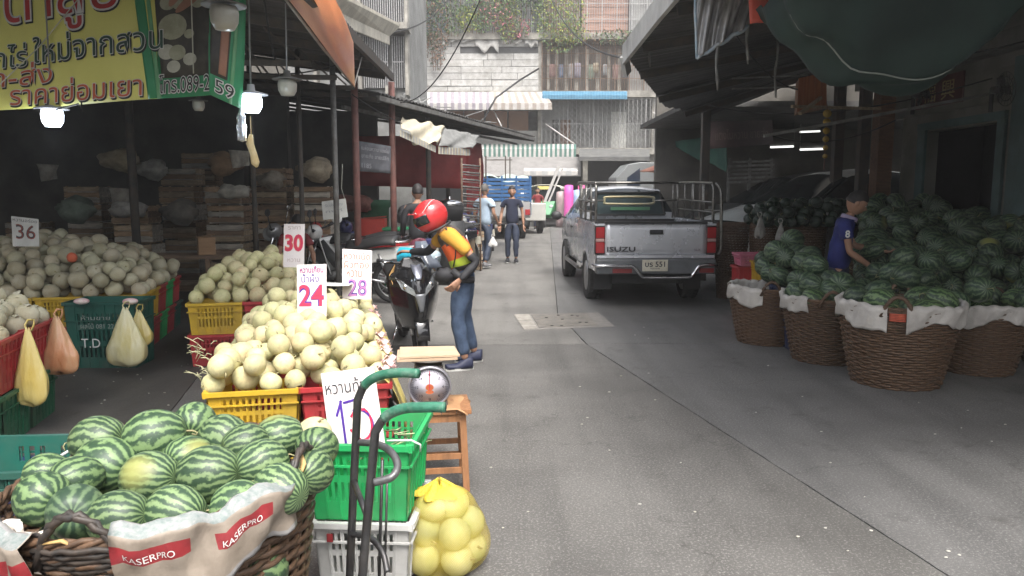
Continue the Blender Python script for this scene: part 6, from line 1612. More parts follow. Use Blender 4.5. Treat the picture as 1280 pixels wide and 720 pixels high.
b=B();b.box(-.84,.84,-.10,.06,.48,.69);b.build('bumper',pm('bumper_grey',(.17,.18,.19),rand=0,rough=.4,metal=.4),PK,bevel=.02)
b=B();b.tube(curve([(-.86,.12,.60),(-.84,-.12,.60),(-.5,-.15,.60),(-.33,-.15,.59),(-.22,-.15,.46),(-.1,-.15,.44),(.42,-.15,.44),(.50,-.15,.48),(.60,-.15,.60),(.84,-.13,.61),(.86,.12,.6)],6),.022,10);b.build('chrome_bumper_bar',chrome,PK)
for (a_,c_) in ((-.62,-.35),(.6,.8)):b=B();b.box(a_,c_,-.125,-.1,.50,.56);b.build('reflector',pm('reflector_red',(.28,.05,.05),rand=0,rough=.2),PK)
pt_=link('number_plate',None,PK,(-.03,-.13,.525));b=B();b.box(-.18,.18,-.008,.0,0,.16);b.build('plate',pm('plate_white',(.62,.6,.5),(.5,.46,.36),9,.5,rand=0),pt_,bevel=.006)
b=B();text(b,'บร 551',1,lambda a,c:(a,-.0095,c),0,fitw=.28,fith=.075,x=-.14,y=.06,off=.02);text(b,'กรุงเทพ',1,lambda a,c:(a,-.0095,c),0,fitw=.14,fith=.03,x=-.07,y=.018);b.build('lettering',cbk,pt_)
# cab and nose
top=[(0,1.20),(.05,1.62),(.32,1.71),(1.45,1.72),(1.75,1.60),(2.15,1.19),(2.3,1.14),(3.0,1.04),(3.2,.98)]
belt=[(0,1.14),(2.2,1.12),(3.0,.98),(3.2,.85)]
cab=link('cab',None,PK,(0,bed+.02,0))
def shell_into(par,*a,**k):
    o=car_shell(PK,*a,**k);return o
cabparts=car_shell(PK,3.1,1.64,top,belt,.44,(WY[1]-bed-.02,),.40,silver,(.12,2.0),plan=lambda y:1-.14*max(0,(y-2.5)/.7)**2,pillars=(.72,.80))
for c in cabparts:
    c.location=(0,bed+.02,0)
bpy.data.objects.remove(cab)
# rear screen with frame
b=B();P=[(-.60,bed-.005,1.24),(.60,bed-.005,1.24),(.52,bed+.06,1.60),(-.52,bed+.06,1.60)];b.add([V(q)+V((0,-.02,0)) for q in P],[(0,1,2,3)]);ws=b.build('rear_window',pm('tinted_glass',(.05,.07,.075),rand=0,rough=.05,bump=0,Transmission_Weight=0,Specular_IOR_Level=.9),PK)
b=B();
for i in range(4):b.bar(V(P[i])+V((0,-.025,0)),V(P[(i+1)%4])+V((0,-.025,0)),.03)
b.build('seal',blk,ws)
b=B();b.tube(curve([(-.40,0,.03),(-.40,0,.10),(-.34,0,.13),(.34,0,.13),(.40,0,.08),(.34,0,.02),(-.34,0,.02),(-.40,0,.04)],6),.018,8,closed=False);b.build('oval_bar',pm('bar_yellow',(.36,.29,.13),(.25,.25,.2),3,.4,rand=0),PK,loc=(-.02,bed-.14,1.40))
b=B();b.bar((-.3,bed-.03,1.34),(.35,bed-.03,1.34),.01,.05);b.build('window_sticker',pm('sticker_green',(.12,.3,.17),rand=0),PK)
# racks
for s in (-1,1):
    b=B();xx=s*.83
    pts=[(xx,.10,1.19),(xx,.10,1.62),(xx,.16,1.72),(xx,.3,1.745),(xx,bed-.1,1.76),(xx*.97,bed-.02,1.70),(xx*.95,bed-.02,1.19)]
    b.tube(curve(pts,5),.019,8);b.tube([(xx,.1,1.47),(xx,bed-.05,1.49)],.014,8);b.tube([(xx,.1,1.33),(xx,bed-.05,1.34)],.012,8)
    for y in(.55,.62,1.1,1.17,1.6):b.tube([(xx,y,1.19),(xx,y,1.745)],.013,8)
    b.build('side_rack',steel,PK)
b=B();b.tube(curve([(.86,.1,1.74),(.91,.02,1.62),(.92,.0,1.2),(.93,.0,.85),(.90,.02,.74)],6),.022,8);b.tube([(.90,.3,1.6),(.91,.3,.9)],.014,8);b.tube([(.92,0,1.35),(.90,.7,1.35)],.014,8);b.build('folded_gate',steel,PK)
b=B();b.tube([(-.8,bed-.08,1.76),(.8,bed-.08,1.76)],.022,8)
for x_ in(-.8,-.72,.72,.8):b.tube([(x_,bed-.08,1.19),(x_,bed-.08,1.76)],.016,8)
b.tube([(-.8,bed-.08,1.48),(-.42,bed-.14,1.47)],.012,6);b.tube([(.38,bed-.14,1.47),(.8,bed-.08,1.48)],.012,6);b.build('headboard',steel,PK)
for s in(-1,1):
    wheel(PK,s*.74,WY[0],.355,.22);wheel(PK,s*.74,WY[1],.355,.22)
    b=B();b.tube([(s*.84,1.55,.42),(s*.86,1.75,.40),(s*.86,3.4,.40),(s*.82,3.55,.42)],.035,8);b.build('side_step',steel,PK)
    b=B();b.box(s*.66-.13,s*.66+.13,WY[0]-.52,WY[0]-.50,.2,.55);b.build('mud_flap',blk,PK)
    b=B();b.ell((s*.99,3.95,1.16),(.10,.06,.085),14,10);b.bar((s*.8,4.0,1.12),(s*.95,3.97,1.15),.04,.03);b.build('mirror',blk,PK)
b=B();b.box(-.55,.55,.3,3.9,.30,.46);b.tube([(-.6,.98,.36),(.6,.98,.36)],.06,10);b.ell((0,.98,.36),.14,12,8);b.tube([(.35,1.5,.3),(.4,.2,.34)],.035,8);b.build('chassis',blk,PK)
for s in (-1,1):
    b=B();b.box(s*.79-.045,s*.79+.045,2.95,3.08,.985,1.015);b.build('door_handle',blk,PK)
# two cars in the shade
def sedan(label,color,loc,rz,hatch=False,cat='car'):
    t=thing('parked_car',label,cat,loc,rz);L=4.3
    top=[(0,.95),(.5,1.02),(.85,1.12),(1.35,1.42),(2.1,1.47),(2.7,1.42),(3.45,1.0),(3.6,.97),(4.2,.82),(4.3,.7)] if not hatch else [(0,1.0),(.12,1.35),(.4,1.55),(2.2,1.6),(2.8,1.5),(3.5,1.08),(3.7,1.03),(4.2,.88),(4.3,.7)]
    belt=[(0,.9),(3.4,.93),(4.0,.8),(4.3,.62)]
    car_shell(t,L,1.72,top,belt,.3,(.85,3.45),.36,color,(.9 if not hatch else .3,3.3),pillars=(1.25,2.2))
    for s in(-1,1):
        wheel(t,s*.76,.85,.31,.2);wheel(t,s*.76,3.45,.31,.2)
        b=B();b.ell((s*.93,3.05,1.0),(.10,.06,.07),12,8);b.build('mirror',color,t)
        b=B();b.ell((s*.62,4.14,.72),(.17,.12,.08),12,8);b.build('headlight',pm('lamp_glass',(.5,.52,.52),rand=0,rough=.1,bump=0),t)
        b=B();b.box(s*.80-.06,s*.80+.045,.02,.10,.72,.88);b.build('tail_lamp',tail_r,t,bevel=.01)
    for sx in(-1,1):
        for yy in (1.75,2.6):b=B();b.box(sx*.865-.012,sx*.865+.012,yy,yy+.16,.84,.865);b.build('door_handle',chrome,t)
    b=B();b.box(-.5,.5,4.2,4.31,.5,.62);b.build('grille',blk,t)
    return t
sedan('pale silver sedan parked in the shade behind the tall baskets',paint('pale_silver',(.8,.8,.78),0,.3),(8.3,13.7,0),R(104)).scale=(1.22,1.22,1.36)
sedan('dark grey hatchback parked behind the pale sedan',paint('dark_grey_paint',(.12,.125,.13)),(9.4,17.6,0),R(100),True).scale=(1.28,1.28,1.28)
# ---- far vehicles
TB=thing('stake_truck','blue slatted produce truck parked on the left in front of the far shops','truck',(A(628,300,27).x,25.6,0),R(3))
bluep=pm('truck_blue',(.03,.12,.30),(.02,.08,.2),3,.5,rand=.1);greyp=paint('truck_grey',(.40,.40,.40),.3,.4)
zb=.95
b=B();b.box(-.95,.95,0,3.2,.72,.8);b.box(-.97,.97,-.05,0,.78,1.25);b.build('bed',greyp,TB)
for k in range(7):
    for (a,c) in (((-.95,0),(.95,0)),((-.95,0),(-.95,3.2)),((.95,0),(.95,3.2))):
        b=B();z=1.2+k*.13;b.bar((a[0],a[1],z),(c[0],c[1],z),.03,.09);b.build('slat',bluep,TB)
b=B()
for xx in(-.95,-.48,0,.48,.95):b.box(xx-.03,xx+.03,-.05,-.015,.8,2.1)
for yy in(.8,1.6,2.4,3.2):
    for s in(-1,1):b.box(s*.98-.02,s*.98+.02,yy-.03,yy+.03,.8,2.1)
b.build('stake',bluep,TB)
b=B();b.box(-.55,-.5,-.08,-.05,2.0,2.75);b.box(.1,.14,-.08,-.05,2.0,2.75);b.box(.3,.34,1,1.05,2.0,2.75);b.box(-.55,.34,-.08,-.05,2.6,2.63);b.build('ladder_rack',beam_m,TB)
b=B();b.surf(lambda s,q:(-.9+1.8*s,3.1*q,2.0+.16*math.sin(s*7+q*3)*math.sin(PI*s)+.1*math.sin(q*9)),18,12,th=.02);b.build('load_cover',pm('pale_green_cover',(.30,.42,.36),(.5,.55,.5),7,.8,rand=0),TB)
b=B();b.box(-.88,.88,3.3,4.7,.5,1.3);b.hexa([(-.88,3.3,1.3),(.88,3.3,1.3),(.88,4.6,1.3),(-.88,4.6,1.3),(-.78,3.4,1.95),(.78,3.4,1.95),(.78,4.2,1.95),(-.78,4.2,1.95)]);b.build('cab',greyp,TB,bevel=.04)
b=B();b.box(-.85,.85,-.08,0,.5,.62);b.build('bumper',blk,TB)
for s in(-1,1):
    wheel(TB,s*.72,.75,.36,.22);wheel(TB,s*.72,3.9,.36,.22)
    b=B();b.box(s*.85-.08,s*.85+.08,-.10,-.05,.82,1.0);b.build('tail_lamp',tail_r,TB)
WV=thing('white_truck','pale cream pickup with open tailgate boards parked beyond the man in navy','pickup truck',(A(664,300,29).x-.3,28.6,0),R(8))
cre=paint('cream_paint',(.52,.51,.47),.1,.4)
b=B();b.box(-.85,.85,0,1.9,.5,1.15);b.build('bed_side',cre,WV,bevel=.03)
wvp=car_shell(WV,2.6,1.6,[(0,1.15),(.05,1.6),(.3,1.7),(1.2,1.7),(1.6,1.2),(2.5,1.0),(2.6,.9)],[(0,1.1),(2.6,.85)],.4,(2.0,),.38,cre,(.1,1.5))
for c in wvp:c.location=(0,1.92,0)
for s in(-1,1):
    wheel(WV,s*.74,.7,.33,.2);wheel(WV,s*.74,3.9,.33,.2)
b=B();b.bar((.80,0,1.2),(1.3,-.1,2.5),.10,.03,up=(0,1,0));b.bar((.95,0,1.2),(1.45,-.1,2.42),.06,.03,up=(0,1,0));b.build('leaning_board',wht,WV)
# tuk tuk
TT=thing('tuk_tuk','green and cream three wheeled taxi at the end of the lane','tuk tuk',(A(682,300,34.5).x,34.5,0),R(172))
gp=paint('tuk_green',(.05,.26,.10),.1,.4)
b=B();b.box(-.7,.7,-2.2,-.9,.4,.95);b.box(-.55,.55,-.9,.3,.4,.55);b.build('body',gp,TT,bevel=.03)
b=B();b.hexa([(-.35,.25,.4),(.35,.25,.4),(.25,.7,.55),(-.25,.7,.55),(-.6,.2,1.1),(.6,.2,1.1),(.45,.4,1.15),(-.45,.4,1.15)]);b.build('front_cowl',gp,TT,bevel=.02)
b=B();b.surf(lambda s,q:(.72*math.cos(PI*(1-s)),-2.2+2.5*q,1.62+.26*math.sin(PI*s)**.6),16,6,th=.03);b.build('roof',pm('tuk_roof',(.6,.58,.5),(.45,.43,.36),2,.6,rand=0),TT)
b=B()
for sx in(-1,1):
    for yy in(-2.1,-.9,.25):b.tube([(sx*.68,yy,.6),(sx*.7,yy,1.65)],.025,6)
b.build('post',chrome,TT)
b=B();b.box(-.6,.6,.24,.27,1.1,1.62);b.build('windscreen',glassd,TT)
b=B();b.box(-.6,.6,-2.0,-1.5,.7,.95);b.box(-.6,.6,-2.15,-2.0,.9,1.35);b.build('seat',pm('seat_maroon',(.25,.04,.05),rand=0),TT)
b=B();b.box(-.3,.3,.66,.7,1.66,1.8);b.build('roof_sign',pm('sign_yellow',(.7,.6,.2),rand=0),TT)
wheel(TT,0,.75,.24,.12);wheel(TT,-.6,-1.7,.24,.14);wheel(TT,.6,-1.7,.24,.14)
for s in(-1,1):b=B();b.ell((s*.28,.5,.9),(.09,.07,.09),12,8);b.build('headlight',pm('lamp_glass',(.5,.52,.52)),TT)
# pink rolls
for (u,v0,v1,Y,m_,lab) in [(711,232,268,33,(.75,.12,.45),'tall bright pink plastic roll standing by the far shop'),(722,238,262,33.4,(.35,.5,.75),'pale blue sack beside the tall pink roll'),(727,232,246,33.6,(.7,.12,.3),'small red pink bundle right of the pink roll'),(735,238,262,34,(.12,.2,.1),'dark green bundle right of the pink roll'),(700,240,256,34,(.4,.3,.3),'dusky bundle left of the pink roll'),(706,252,272,35,(.4,.42,.45),'grey blue drum behind the tuk tuk')]:
    a=A(u,v0,Y);r_=.2 if 'tall' in lab else .17;x=B();zt=a.z
    x.lathe([(r_,0),(r_*1.05,zt*.2),(r_,zt*.55),(r_*1.08,zt*.8),(r_*.9,zt),(r_*.3,zt+.03),(0,zt+.02)],14,c=(a.x,Y,0));x.build('plastic_roll' if 'roll' in lab.split()[-5:] or 'tall' in lab else 'bundle',pm('bundle_%d'%u,m_,rand=0,rough=.5),label=lab,cat='bundle')
# handcart and pots mess by the low roof posts
t=link('wire_rack',None,label='tall rusty wire basket rack leaning under the low roof left of the blue truck',cat='rack')
for k in range(9):
    v=206+k*9;x=B();x.tube([A(577,v,15),A(600,v+2,15.6)],.018,6);x.tube([A(577,v+3,15),A(600,v+5,15.6)],.01,6);x.build('shelf',beam_g,t)
for u,Y in((577,15),(600,15.6)):
    p=A(u,204,Y);x=B();x.tube([(p.x,Y,0),(p.x,Y,p.z+.1)],.02,6);x.build('upright',rust,t)
t=thing('cooking_pot','black food pot with steel lid standing on a stall stove behind the helmet','pot',tuple(A(562,258,13.5)))
z0=t.location.z
x=B();x.lathe([(.2,-.25),(.25,-.05),(.25,.02),(.24,.02),(.19,-.22),(0,-.22)],20);x.build('body',black,t)
x=B();x.lathe([(.26,.02),(.2,.09),(.05,.13),(0,.13)],20);x.tube([(0,0,.13),(0,0,.17)],.02,8);x.build('lid',chrome,t)
x=B();x.lathe([(.28,-z0),(.26,-.25),(.2,-.25)],16);x.build('stove',blk,t)
# bins and boxes under the low roof
carton(A(466,299,13.3),.46,.4,.36,.05,'red plastic cool box between the two red brown posts',pm('box_red',(.55,.05,.03),(.45,.04,.03),4,.5,rand=0))
x=B();p=A(466,300,13.3);x.box(p.x-.28,p.x+.28,13.05,13.6,0,p.z);x.build('stand',boxw[2],label='dark wooden stand carrying the red cool box',cat='stand')
t=thing('ice_box','green ice box with lid standing behind the white motorcycle','box',(A(497,320,12.9).x,12.9,0))
x=B();hh=A(497,284,12.9).z;x.box(-.2,.2,-.18,.2,.0,hh-.05);x.build('body',pm('ice_green',(.01,.16,.06),(.008,.12,.05),3,.5,rand=0),t,bevel=.01)
x=B();x.box(-.22,.22,-.2,.22,hh-.05,hh);x.build('lid',pm('ice_green_lid',(.02,.24,.10),rand=0),t,bevel=.01)
x=B();x.box(-.02,.02,-.175,-.16,hh-.16,hh-.1);x.build('latch',chrome,t)
t=thing('bin','dark green round bin in the gloom behind the red box','bin',(A(466,270,14).x,14,0))
x=B();hh=A(466,250,14).z;x.lathe([(.24,0),(.3,hh*.9),(.33,hh*.92),(.33,hh),(.28,hh),(.22,.05),(0,.05)],18);x.build('body',pm('bin_green',(.01,.10,.04),rand=0),t)
for k,(u,v) in enumerate([(502,262),(520,275),(540,300),(510,300),(575,300)]):
    p=A(u,v,14.5+k*.2);o=carton((p.x,p.y,0),.45,.4,min(.75,max(.3,p.z)),.2*k,'dull crate of goods heaped under the low roof, %s'%['left of the standing figure','behind the standing figure','behind the helmet','low by the green box','by the wire rack foot','high by the wire rack','low right by the wire rack'][k],pm('goods_%d'%k,[(.12,.1,.09),(.08,.12,.14),(.2,.15,.1),(.15,.05,.05),(.12,.09,.06),(.1,.1,.1),(.14,.09,.05)][k],rand=0))
# ================= motorcycles
def torus(b,c,R0,r,n=28,k=8,m=0):
    b.tube([(c[0],c[1]+R0*math.cos(2*PI*j/n),c[2]+R0*math.sin(2*PI*j/n)) for j in range(n)],r,k,m,closed=True)
def motorbike(label,color,loc,rz,lean=0,seatm=None,group=None,bodycol2=None):
    t=thing('motorcycle',label,'motorcycle',loc,rz,group);t.rotation_euler=(0,lean,rz)
    for y,nm in((.62,'wheel'),(-.62,'wheel')):
        wt_=link(nm,None,t,(0,y,.29));b=B();torus(b,(0,0,0),.25,.04);b.build('tyre',tyre,wt_)
        b=B();torus(b,(0,0,0),.215,.012,24,6)
        for k in range(10):a=2*PI*k/10;b.tube([(0,.03*math.cos(a+.5),.03*math.sin(a+.5)),(0,.21*math.cos(a),.21*math.sin(a))],.007,5)
        b.tube([(-.06,0,0),(.06,0,0)],.035,10);b.build('rim',rimm,wt_)
    b=B()
    for s in(-1,1):b.tube([(s*.07,.62,.29),(s*.08,.42,.85)],.02,8)
    b.tube([(0,.42,.85),(0,.39,.98)],.03,8);b.build('fork',chrome,t)
    b=B();b.surf(lambda s,q:((q-.5)*.11,.62+.30*math.cos(R(30+150*s)),.29+.30*math.sin(R(30+150*s))+.01*(1-abs(2*q-1))),12,4,th=.006);b.build('front_mudguard',color,t)
    b=B();b.tube([(-.32,.30,1.0),(-.2,.36,.97),(0,.40,.96),(.2,.36,.97),(.32,.30,1.0)],.013,8);b.build('handlebar',blk,t)
    b=B()
    for s in(-1,1):b.tube([(s*.24,.34,.98),(s*.36,.28,1.01)],.02,8)
    b.build('grip',blk,t)
    for s in(-1,1):
        b=B();b.tube([(s*.2,.37,.98),(s*.26,.36,1.12),(s*.28,.35,1.17)],.007,6);b.ell((s*.30,.34,1.21),(.07,.015,.05),12,8);b.build('mirror',blk if s<0 else chrome,t)
    b=B();b.ell((0,.50,.88),(.11,.10,.10),14,10);b.build('headlight',pm('lamp_glass',(.5,.52,.52)),t)
    b=B();b.ell((0,.44,.92),(.15,.11,.11),14,10,0,None,lambda p:V((p.x,min(p.y,.5),p.z)));b.build('cowl',color,t)
    b=B();b.surf(lambda s,q:((2*s-1)*(.20-.05*q),.38-.10*abs(2*s-1)-.1*q,.85-.45*q),10,8,th=.012);b.build('leg_shield',color,t)
    b=B();b.tube([(0,.36,.80),(0,.15,.52),(0,-.1,.48),(0,-.4,.62),(0,-.7,.70)],[.06,.07,.08,.09,.04],10);b.build('frame',bodycol2 or color,t)
    b=B();b.ell((0,.02,.36),(.12,.2,.12),14,10);b.tube([(-.14,.08,.36),(.14,.08,.36)],.075,12)
    for k in range(5):b.tube([(-.10+.05*k,.05,.40),(-.10+.05*k,.26,.36)],.055,8)
    b.build('engine',pm('engine_grey',(.25,.25,.25),(.12,.12,.12),20,.5,.6,rand=0),t)
    b=B();b.surf(lambda s,q:(.13*math.cos(PI*s)*(1-.25*abs(2*q-.8)),-.72+.68*q,.72+.07*math.sin(PI*s)+.06*(1-q)+.02*math.sin(q*6)),8,12,th=.05);b.build('seat',seatm or blk,t)
    b=B();b.hexa([(-.11,-.85,.62),(.11,-.85,.62),(.13,-.15,.52),(-.13,-.15,.52),(-.09,-.92,.76),(.09,-.92,.76),(.13,-.15,.70),(-.13,-.15,.70)]);b.build('tail_panel',color,t,bevel=.02)
    b=B();b.box(-.07,.07,-.95,-.9,.68,.75);b.build('tail_lamp',tail_r,t)
    b=B();b.box(-.10,.10,-.965,-.955,.50,.64);b.build('number_plate',pm('plate_white',(.6,.6,.5)),t)
    b=B();b.surf(lambda s,q:((q-.5)*.13,-.62-.31*math.cos(R(-20+130*s)),.29+.31*math.sin(R(-20+130*s))),12,4,th=.006);b.build('rear_mudguard',blk,t)
    b=B();b.tube([(.12,.1,.28),(.15,-.2,.25),(.17,-.75,.34)],[.02,.03,.05],10);b.build('exhaust',chrome,t)
    b=B()
    for s in(-1,1):b.tube([(s*.10,-.62,.29),(s*.08,-.05,.38)],.018,6);b.tube([(s*.10,-.6,.31),(s*.10,-.48,.68)],.022,8)
    b.tube([(-.1,0,.25),(-.28,-.02,.01)],.012,6);b.build('swingarm',rimm,t)
    b=B();b.tube([(-.12,-.5,.82),(-.12,-.85,.84),(.12,-.85,.84),(.12,-.5,.82)],.012,6);b.build('grab_rail',chrome,t)
    t.scale=(1.1,1.1,1.12);return t
redp=paint('bike_red',(.45,.02,.025),.1,.3);bluq=paint('bike_blue',(.03,.04,.16),.2,.3);whp=paint('bike_white',(.6,.6,.58),.0,.3);blp=paint('bike_black',(.015,.015,.018),.2,.22)
def gp_(u,v):p=G(u,v);return (p.x,p.y,0)
q=gp_(487,379)
motorbike('white bodied motorcycle with black seat nearest the scooter, rear wheel showing',whp,(q[0]-.60,q[1]+.10,0),R(80),R(-6),bodycol2=blk)
motorbike('dark blue motorcycle parked between the red and white ones',bluq,(A(470,330,12.9).x,12.9,0),R(84),R(-5))
motorbike('red motorcycle with round white mirror behind the 28 card',redp,(A(437,330,12.1).x,12.1,0),R(86),R(-6))
motorbike('silver grey motorcycle parked behind the 30 card',paint('bike_grey',(.35,.35,.35)),(A(385,340,11.7).x,11.7,0),R(78),R(-6))
motorbike('dark motorcycle parked further back by the standing figure',blp,(A(560,300,14.5).x,14.6,0),R(150),R(5))
motorbike('cluttered motorcycle with chrome mirrors left of the man in pale blue',bluq,(A(592,300,16.4).x,17.2,0),R(160),R(5))
x=B();x.ell(tuple(A(421,274,10.9)),(.075,.015,.06),16,10);p=A(421,274,10.9);x.tube([p,p-V((-.01,0,.2))],.008,6);x.build('mirror',pm('mirror_white',(.8,.82,.82),rand=0,rough=.1),label='round white motorcycle mirror above the red motorcycle',cat='mirror')
# scooter facing the camera
SC=thing('scooter','black scooter with twin headlights facing the camera beside the rider','scooter',(0,0,0));
fx,fy=A(527,420,7.15).x,7.25;SC.location=(fx,fy,0);SC.rotation_euler=(0,R(-4),R(16));SC.scale=(.88,1,.96)  # local: front toward -y
def mir(fn):
    for s in(-1,1):fn(s)
glossy=paint('scooter_black',(.013,.013,.015),.1,.15);lensm=pm('headlight_lens',(.45,.47,.48),(.25,.27,.28),30,.08,rand=0,bump=.3,bsc=60,coat=1)
wt_=link('front_wheel',None,SC,(0,.12,.26));b=B();torus(b,(0,0,0),.205,.055);b.build('tyre',tyre,wt_);b=B();torus(b,(0,0,0),.16,.014,24,6)
for k in range(5):a=2*PI*k/5;b.bar((0,.02*math.cos(a),.02*math.sin(a)),(0,.16*math.cos(a),.16*math.sin(a)),.03,.015,up=(1,0,0))
b.build('rim',rimm,wt_)
wt_=link('rear_wheel',None,SC,(0,1.38,.26));b=B();torus(b,(0,0,0),.205,.06);b.build('tyre',tyre,wt_);b=B();b.tube([(-.05,0,0),(.05,0,0)],.16,16);b.build('rim',rimm,wt_)
b=B();b.surf(lambda s,q:((q-.5)*.17*(1-.2*abs(2*s-1)),.12-.275*math.cos(R(-5+140*s)),.26+.275*math.sin(R(-5+140*s))+.02*(1-(2*q-1)**2)),14,6,th=.008);b.build('front_mudguard',glossy,SC)
b=B();mir(lambda s:b.tube([(s*.075,.12,.26),(s*.075,.2,.62)],.022,8));b.build('fork',chrome,SC)
# front apron: shaped fairing
def fair(s,q): # s -1..1 across, q 0 bottom..1 top
    wdt=.085+.20*math.sin(PI*(q*.62+.12))**1.1 if q<.8 else .285*(1-.35*(q-.8)/.2)
    y=-.02-.18*(1-abs(s)**1.8)*(.35+.65*math.sin(PI*min(1,q*.75+.1)))+.25*abs(s)**2.2
    z=.36+.60*q-.03*(abs(s))*math.cos(q*3)
    return V((s*wdt,y+.12*(q-.5)**2,z))
b=B();b.surf(lambda a,c:fair(2*a-1,c),24,20,th=.012);b.build('front_fairing',glossy,SC)
b=B();b.surf(lambda a,c:fair((2*a-1)*.22*(.35+.65*c),.30+.30*c)+V((0,-.016,0)),6,10,th=.01);b.build('centre_trim',pm('trim_silver',(.22,.23,.25),rand=0,metal=.4,rough=.3),SC)
b=B();b.surf(lambda a,c:fair((2*a-1)*.35*(.25+.75*c),.80+.22*c)+V((0,-.02+.03*c,.02)),8,8,th=.01);b.build('upper_panel',pm('panel_lilac',(.16,.17,.21),rand=0,metal=.3,rough=.3),SC)
for s in(-1,1):
    P=[fair(s*.16,.56),fair(s*.60,.66),fair(s*.80,.83),fair(s*.62,.80),fair(s*.22,.67)];P=[p+V((0,-.022,0)) for p in P]
    b=B();c=sum(P,V((0,0,0)))/5+V((0,-.02,0));b.add(P+[c]+[p+V((0,.03,0)) for p in P],[(i,(i+1)%5,5) for i in range(5)]+[(i,i+6,(i+1)%5+6,(i+1)%5) for i in range(5)],0,False);hl=b.build('headlight',lensm,SC)
    b=B();b.ell(tuple(c+V((0,.004,-.004))),(.03,.014,.03),12,8);b.build('bulb',chrome,hl)
    P=[fair(s*.86,.70)+V((0,-.02,0)),fair(s*.97,.84)+V((0,-.02,0)),fair(s*.97,1.0)+V((0,-.02,0)),fair(s*.90,.9)+V((0,-.02,0))]
    b=B();b.hexa([p+V((0,.012,0)) for p in P]+P);b.build('indicator',pm('indicator_amber',(.5,.3,.12),rand=0,rough=.1),SC)
    b=B();b.surf(lambda a,c:V((s*(.10+.17*a),.15+.14*a+.3*c,.38+.45*a-.05*c)),6,6,th=.01);b.build('side_panel',glossy,SC)
b=B();b.tube([(-.34,.33,1.02),(-.2,.26,1.0),(0,.22,.98),(.2,.26,1.0),(.34,.33,1.02)],.014,8);b.build('handlebar',blk,SC)
b=B();b.hexa([(-.16,.14,.93),(.16,.14,.93),(.16,.32,.93),(-.16,.32,.93),(-.10,.18,1.05),(.10,.18,1.05),(.10,.30,1.04),(-.10,.30,1.04)]);b.build('handlebar_cover',glossy,SC,bevel=.02)
for s in(-1,1):
    b=B();b.tube([(s*.24,.28,1.01),(s*.36,.34,1.03)],.02,8);b.build('grip',blk,SC)
    b=B();b.tube([(s*.2,.24,1.01),(s*.34,.22,1.02)],.007,6);b.build('brake_lever',chrome,SC)
b=B();b.surf(lambda a,c:V(((2*a-1)*(.16-.10*c)+.17-.03*c,.12+.16*c+.05*abs(2*a-1),.92+.27*c)),8,6,th=.006);b.build('windscreen',pm('screen_grey',(.10,.115,.15),(.15,.17,.2),6,.12,rand=0,bump=0),SC)
b=B();b.box(-.15,.15,.35,.75,.26,.32);b.build('footboard',blk,SC,bevel=.01)
b=B();b.tube([(0,.72,.45),(0,1.0,.55),(0,1.5,.66),(0,1.72,.74)],[.15,.17,.14,.07],14);b.build('body',glossy,SC)
b=B();b.surf(lambda s,q:(.14*math.cos(PI*s)*(1-.3*q),.66+.95*q,.70+.07*math.sin(PI*s)+.07*q),8,12,th=.06);b.build('seat',blk,SC)
b=B();b.tube([(.1,1.0,.3),(.17,1.2,.27),(.19,1.6,.36)],[.02,.04,.05],10);b.build('exhaust',chrome,SC)
b=B();b.tube([(-.13,.75,.3),(-.25,.70,.02)],.014,6);b.tube([(.15,.55,.3),(.25,.55,.3)],.012,6);b.build('stand',chrome,SC)
t=thing('cooler_bag','bright cyan cooler bag with black strap resting on the scooter seat','bag',tuple(A(519,331,7.62)),R(-12))
cy=pm('bag_cyan',(.03,.42,.58),(.02,.34,.5),4,.45,rand=0)
b=B();b.tube([(-.17,0,.08),(-.155,0,.08),(.12,0,.07),(.14,0,.07)],[.07,.095,.09,.06],20);b.build('body',cy,t)
b=B();b.tube([(-.01,0,.0745),(.03,0,.0735)],.096,20);b.build('strap',blk,t)
b=B();b.tube([(.14,0,.08),(.24,-.02,.07)],[.085,.07],16);b.build('end_pocket',pm('pocket_white',(.5,.62,.68),rand=0),t)
# ================= people
skin=pm('skin_tan',(.36,.20,.13),(.32,.17,.11),5,.55,bump=.05,rand=0,Subsurface_Weight=0);hairm=pm('hair_black',(.012,.010,.010),(.03,.025,.025),60,.6,rand=0,stretch=(1,1,.2))
hairg=pm('hair_greying',(.06,.055,.05),(.12,.11,.10),60,.6,rand=0)
def skin_mesh(pts,edges,rad,root,sub=2):
    me=bpy.data.meshes.new('s');me.from_pydata([tuple(p) for p in pts],edges,[]);o=bpy.data.objects.new('s',me);COL.objects.link(o)
    m=o.modifiers.new('k','SKIN');m.branch_smoothing=.6;m.use_smooth_shade=True
    for v,r_ in zip(me.skin_vertices[0].data,rad):v.radius=r_ if isinstance(r_,tuple) else (r_,r_)
    me.skin_vertices[0].data[root].use_root=True
    s=o.modifiers.new('s','SUBSURF');s.levels=sub;s.render_levels=sub
    d=bpy.context.evaluated_depsgraph_get();n=bpy.data.meshes.new_from_object(o.evaluated_get(d))
    vs=[V(v.co) for v in n.vertices];fs=[tuple(p.vertices) for p in n.polygons]
    bpy.data.objects.remove(o);bpy.data.meshes.remove(me);bpy.data.meshes.remove(n);return vs,fs
def wrinkle(vs,amp,fr,seed=0):
    return [v+V((noise.noise(v*fr+V((seed,0,0))),noise.noise(v*fr+V((0,seed+5,0))),noise.noise(v*fr+V((9,0,seed)))*.6))*amp for v in vs]
def skinned(spec,J,sub=2):
    """spec: list of chains [(joint,radius),...]"""
    idx={};pts=[];rad=[];ed=[]
    for ch in spec:
        pr=None
        for (j,r_) in ch:
            if j not in idx:
                idx[j]=len(pts);pts.append(J(j) if callable(J) else J[j]);rad.append(r_)
            if pr is not None:ed.append((pr,idx[j]))
            pr=idx[j]
    return skin_mesh(pts,ed,rad,0,sub)
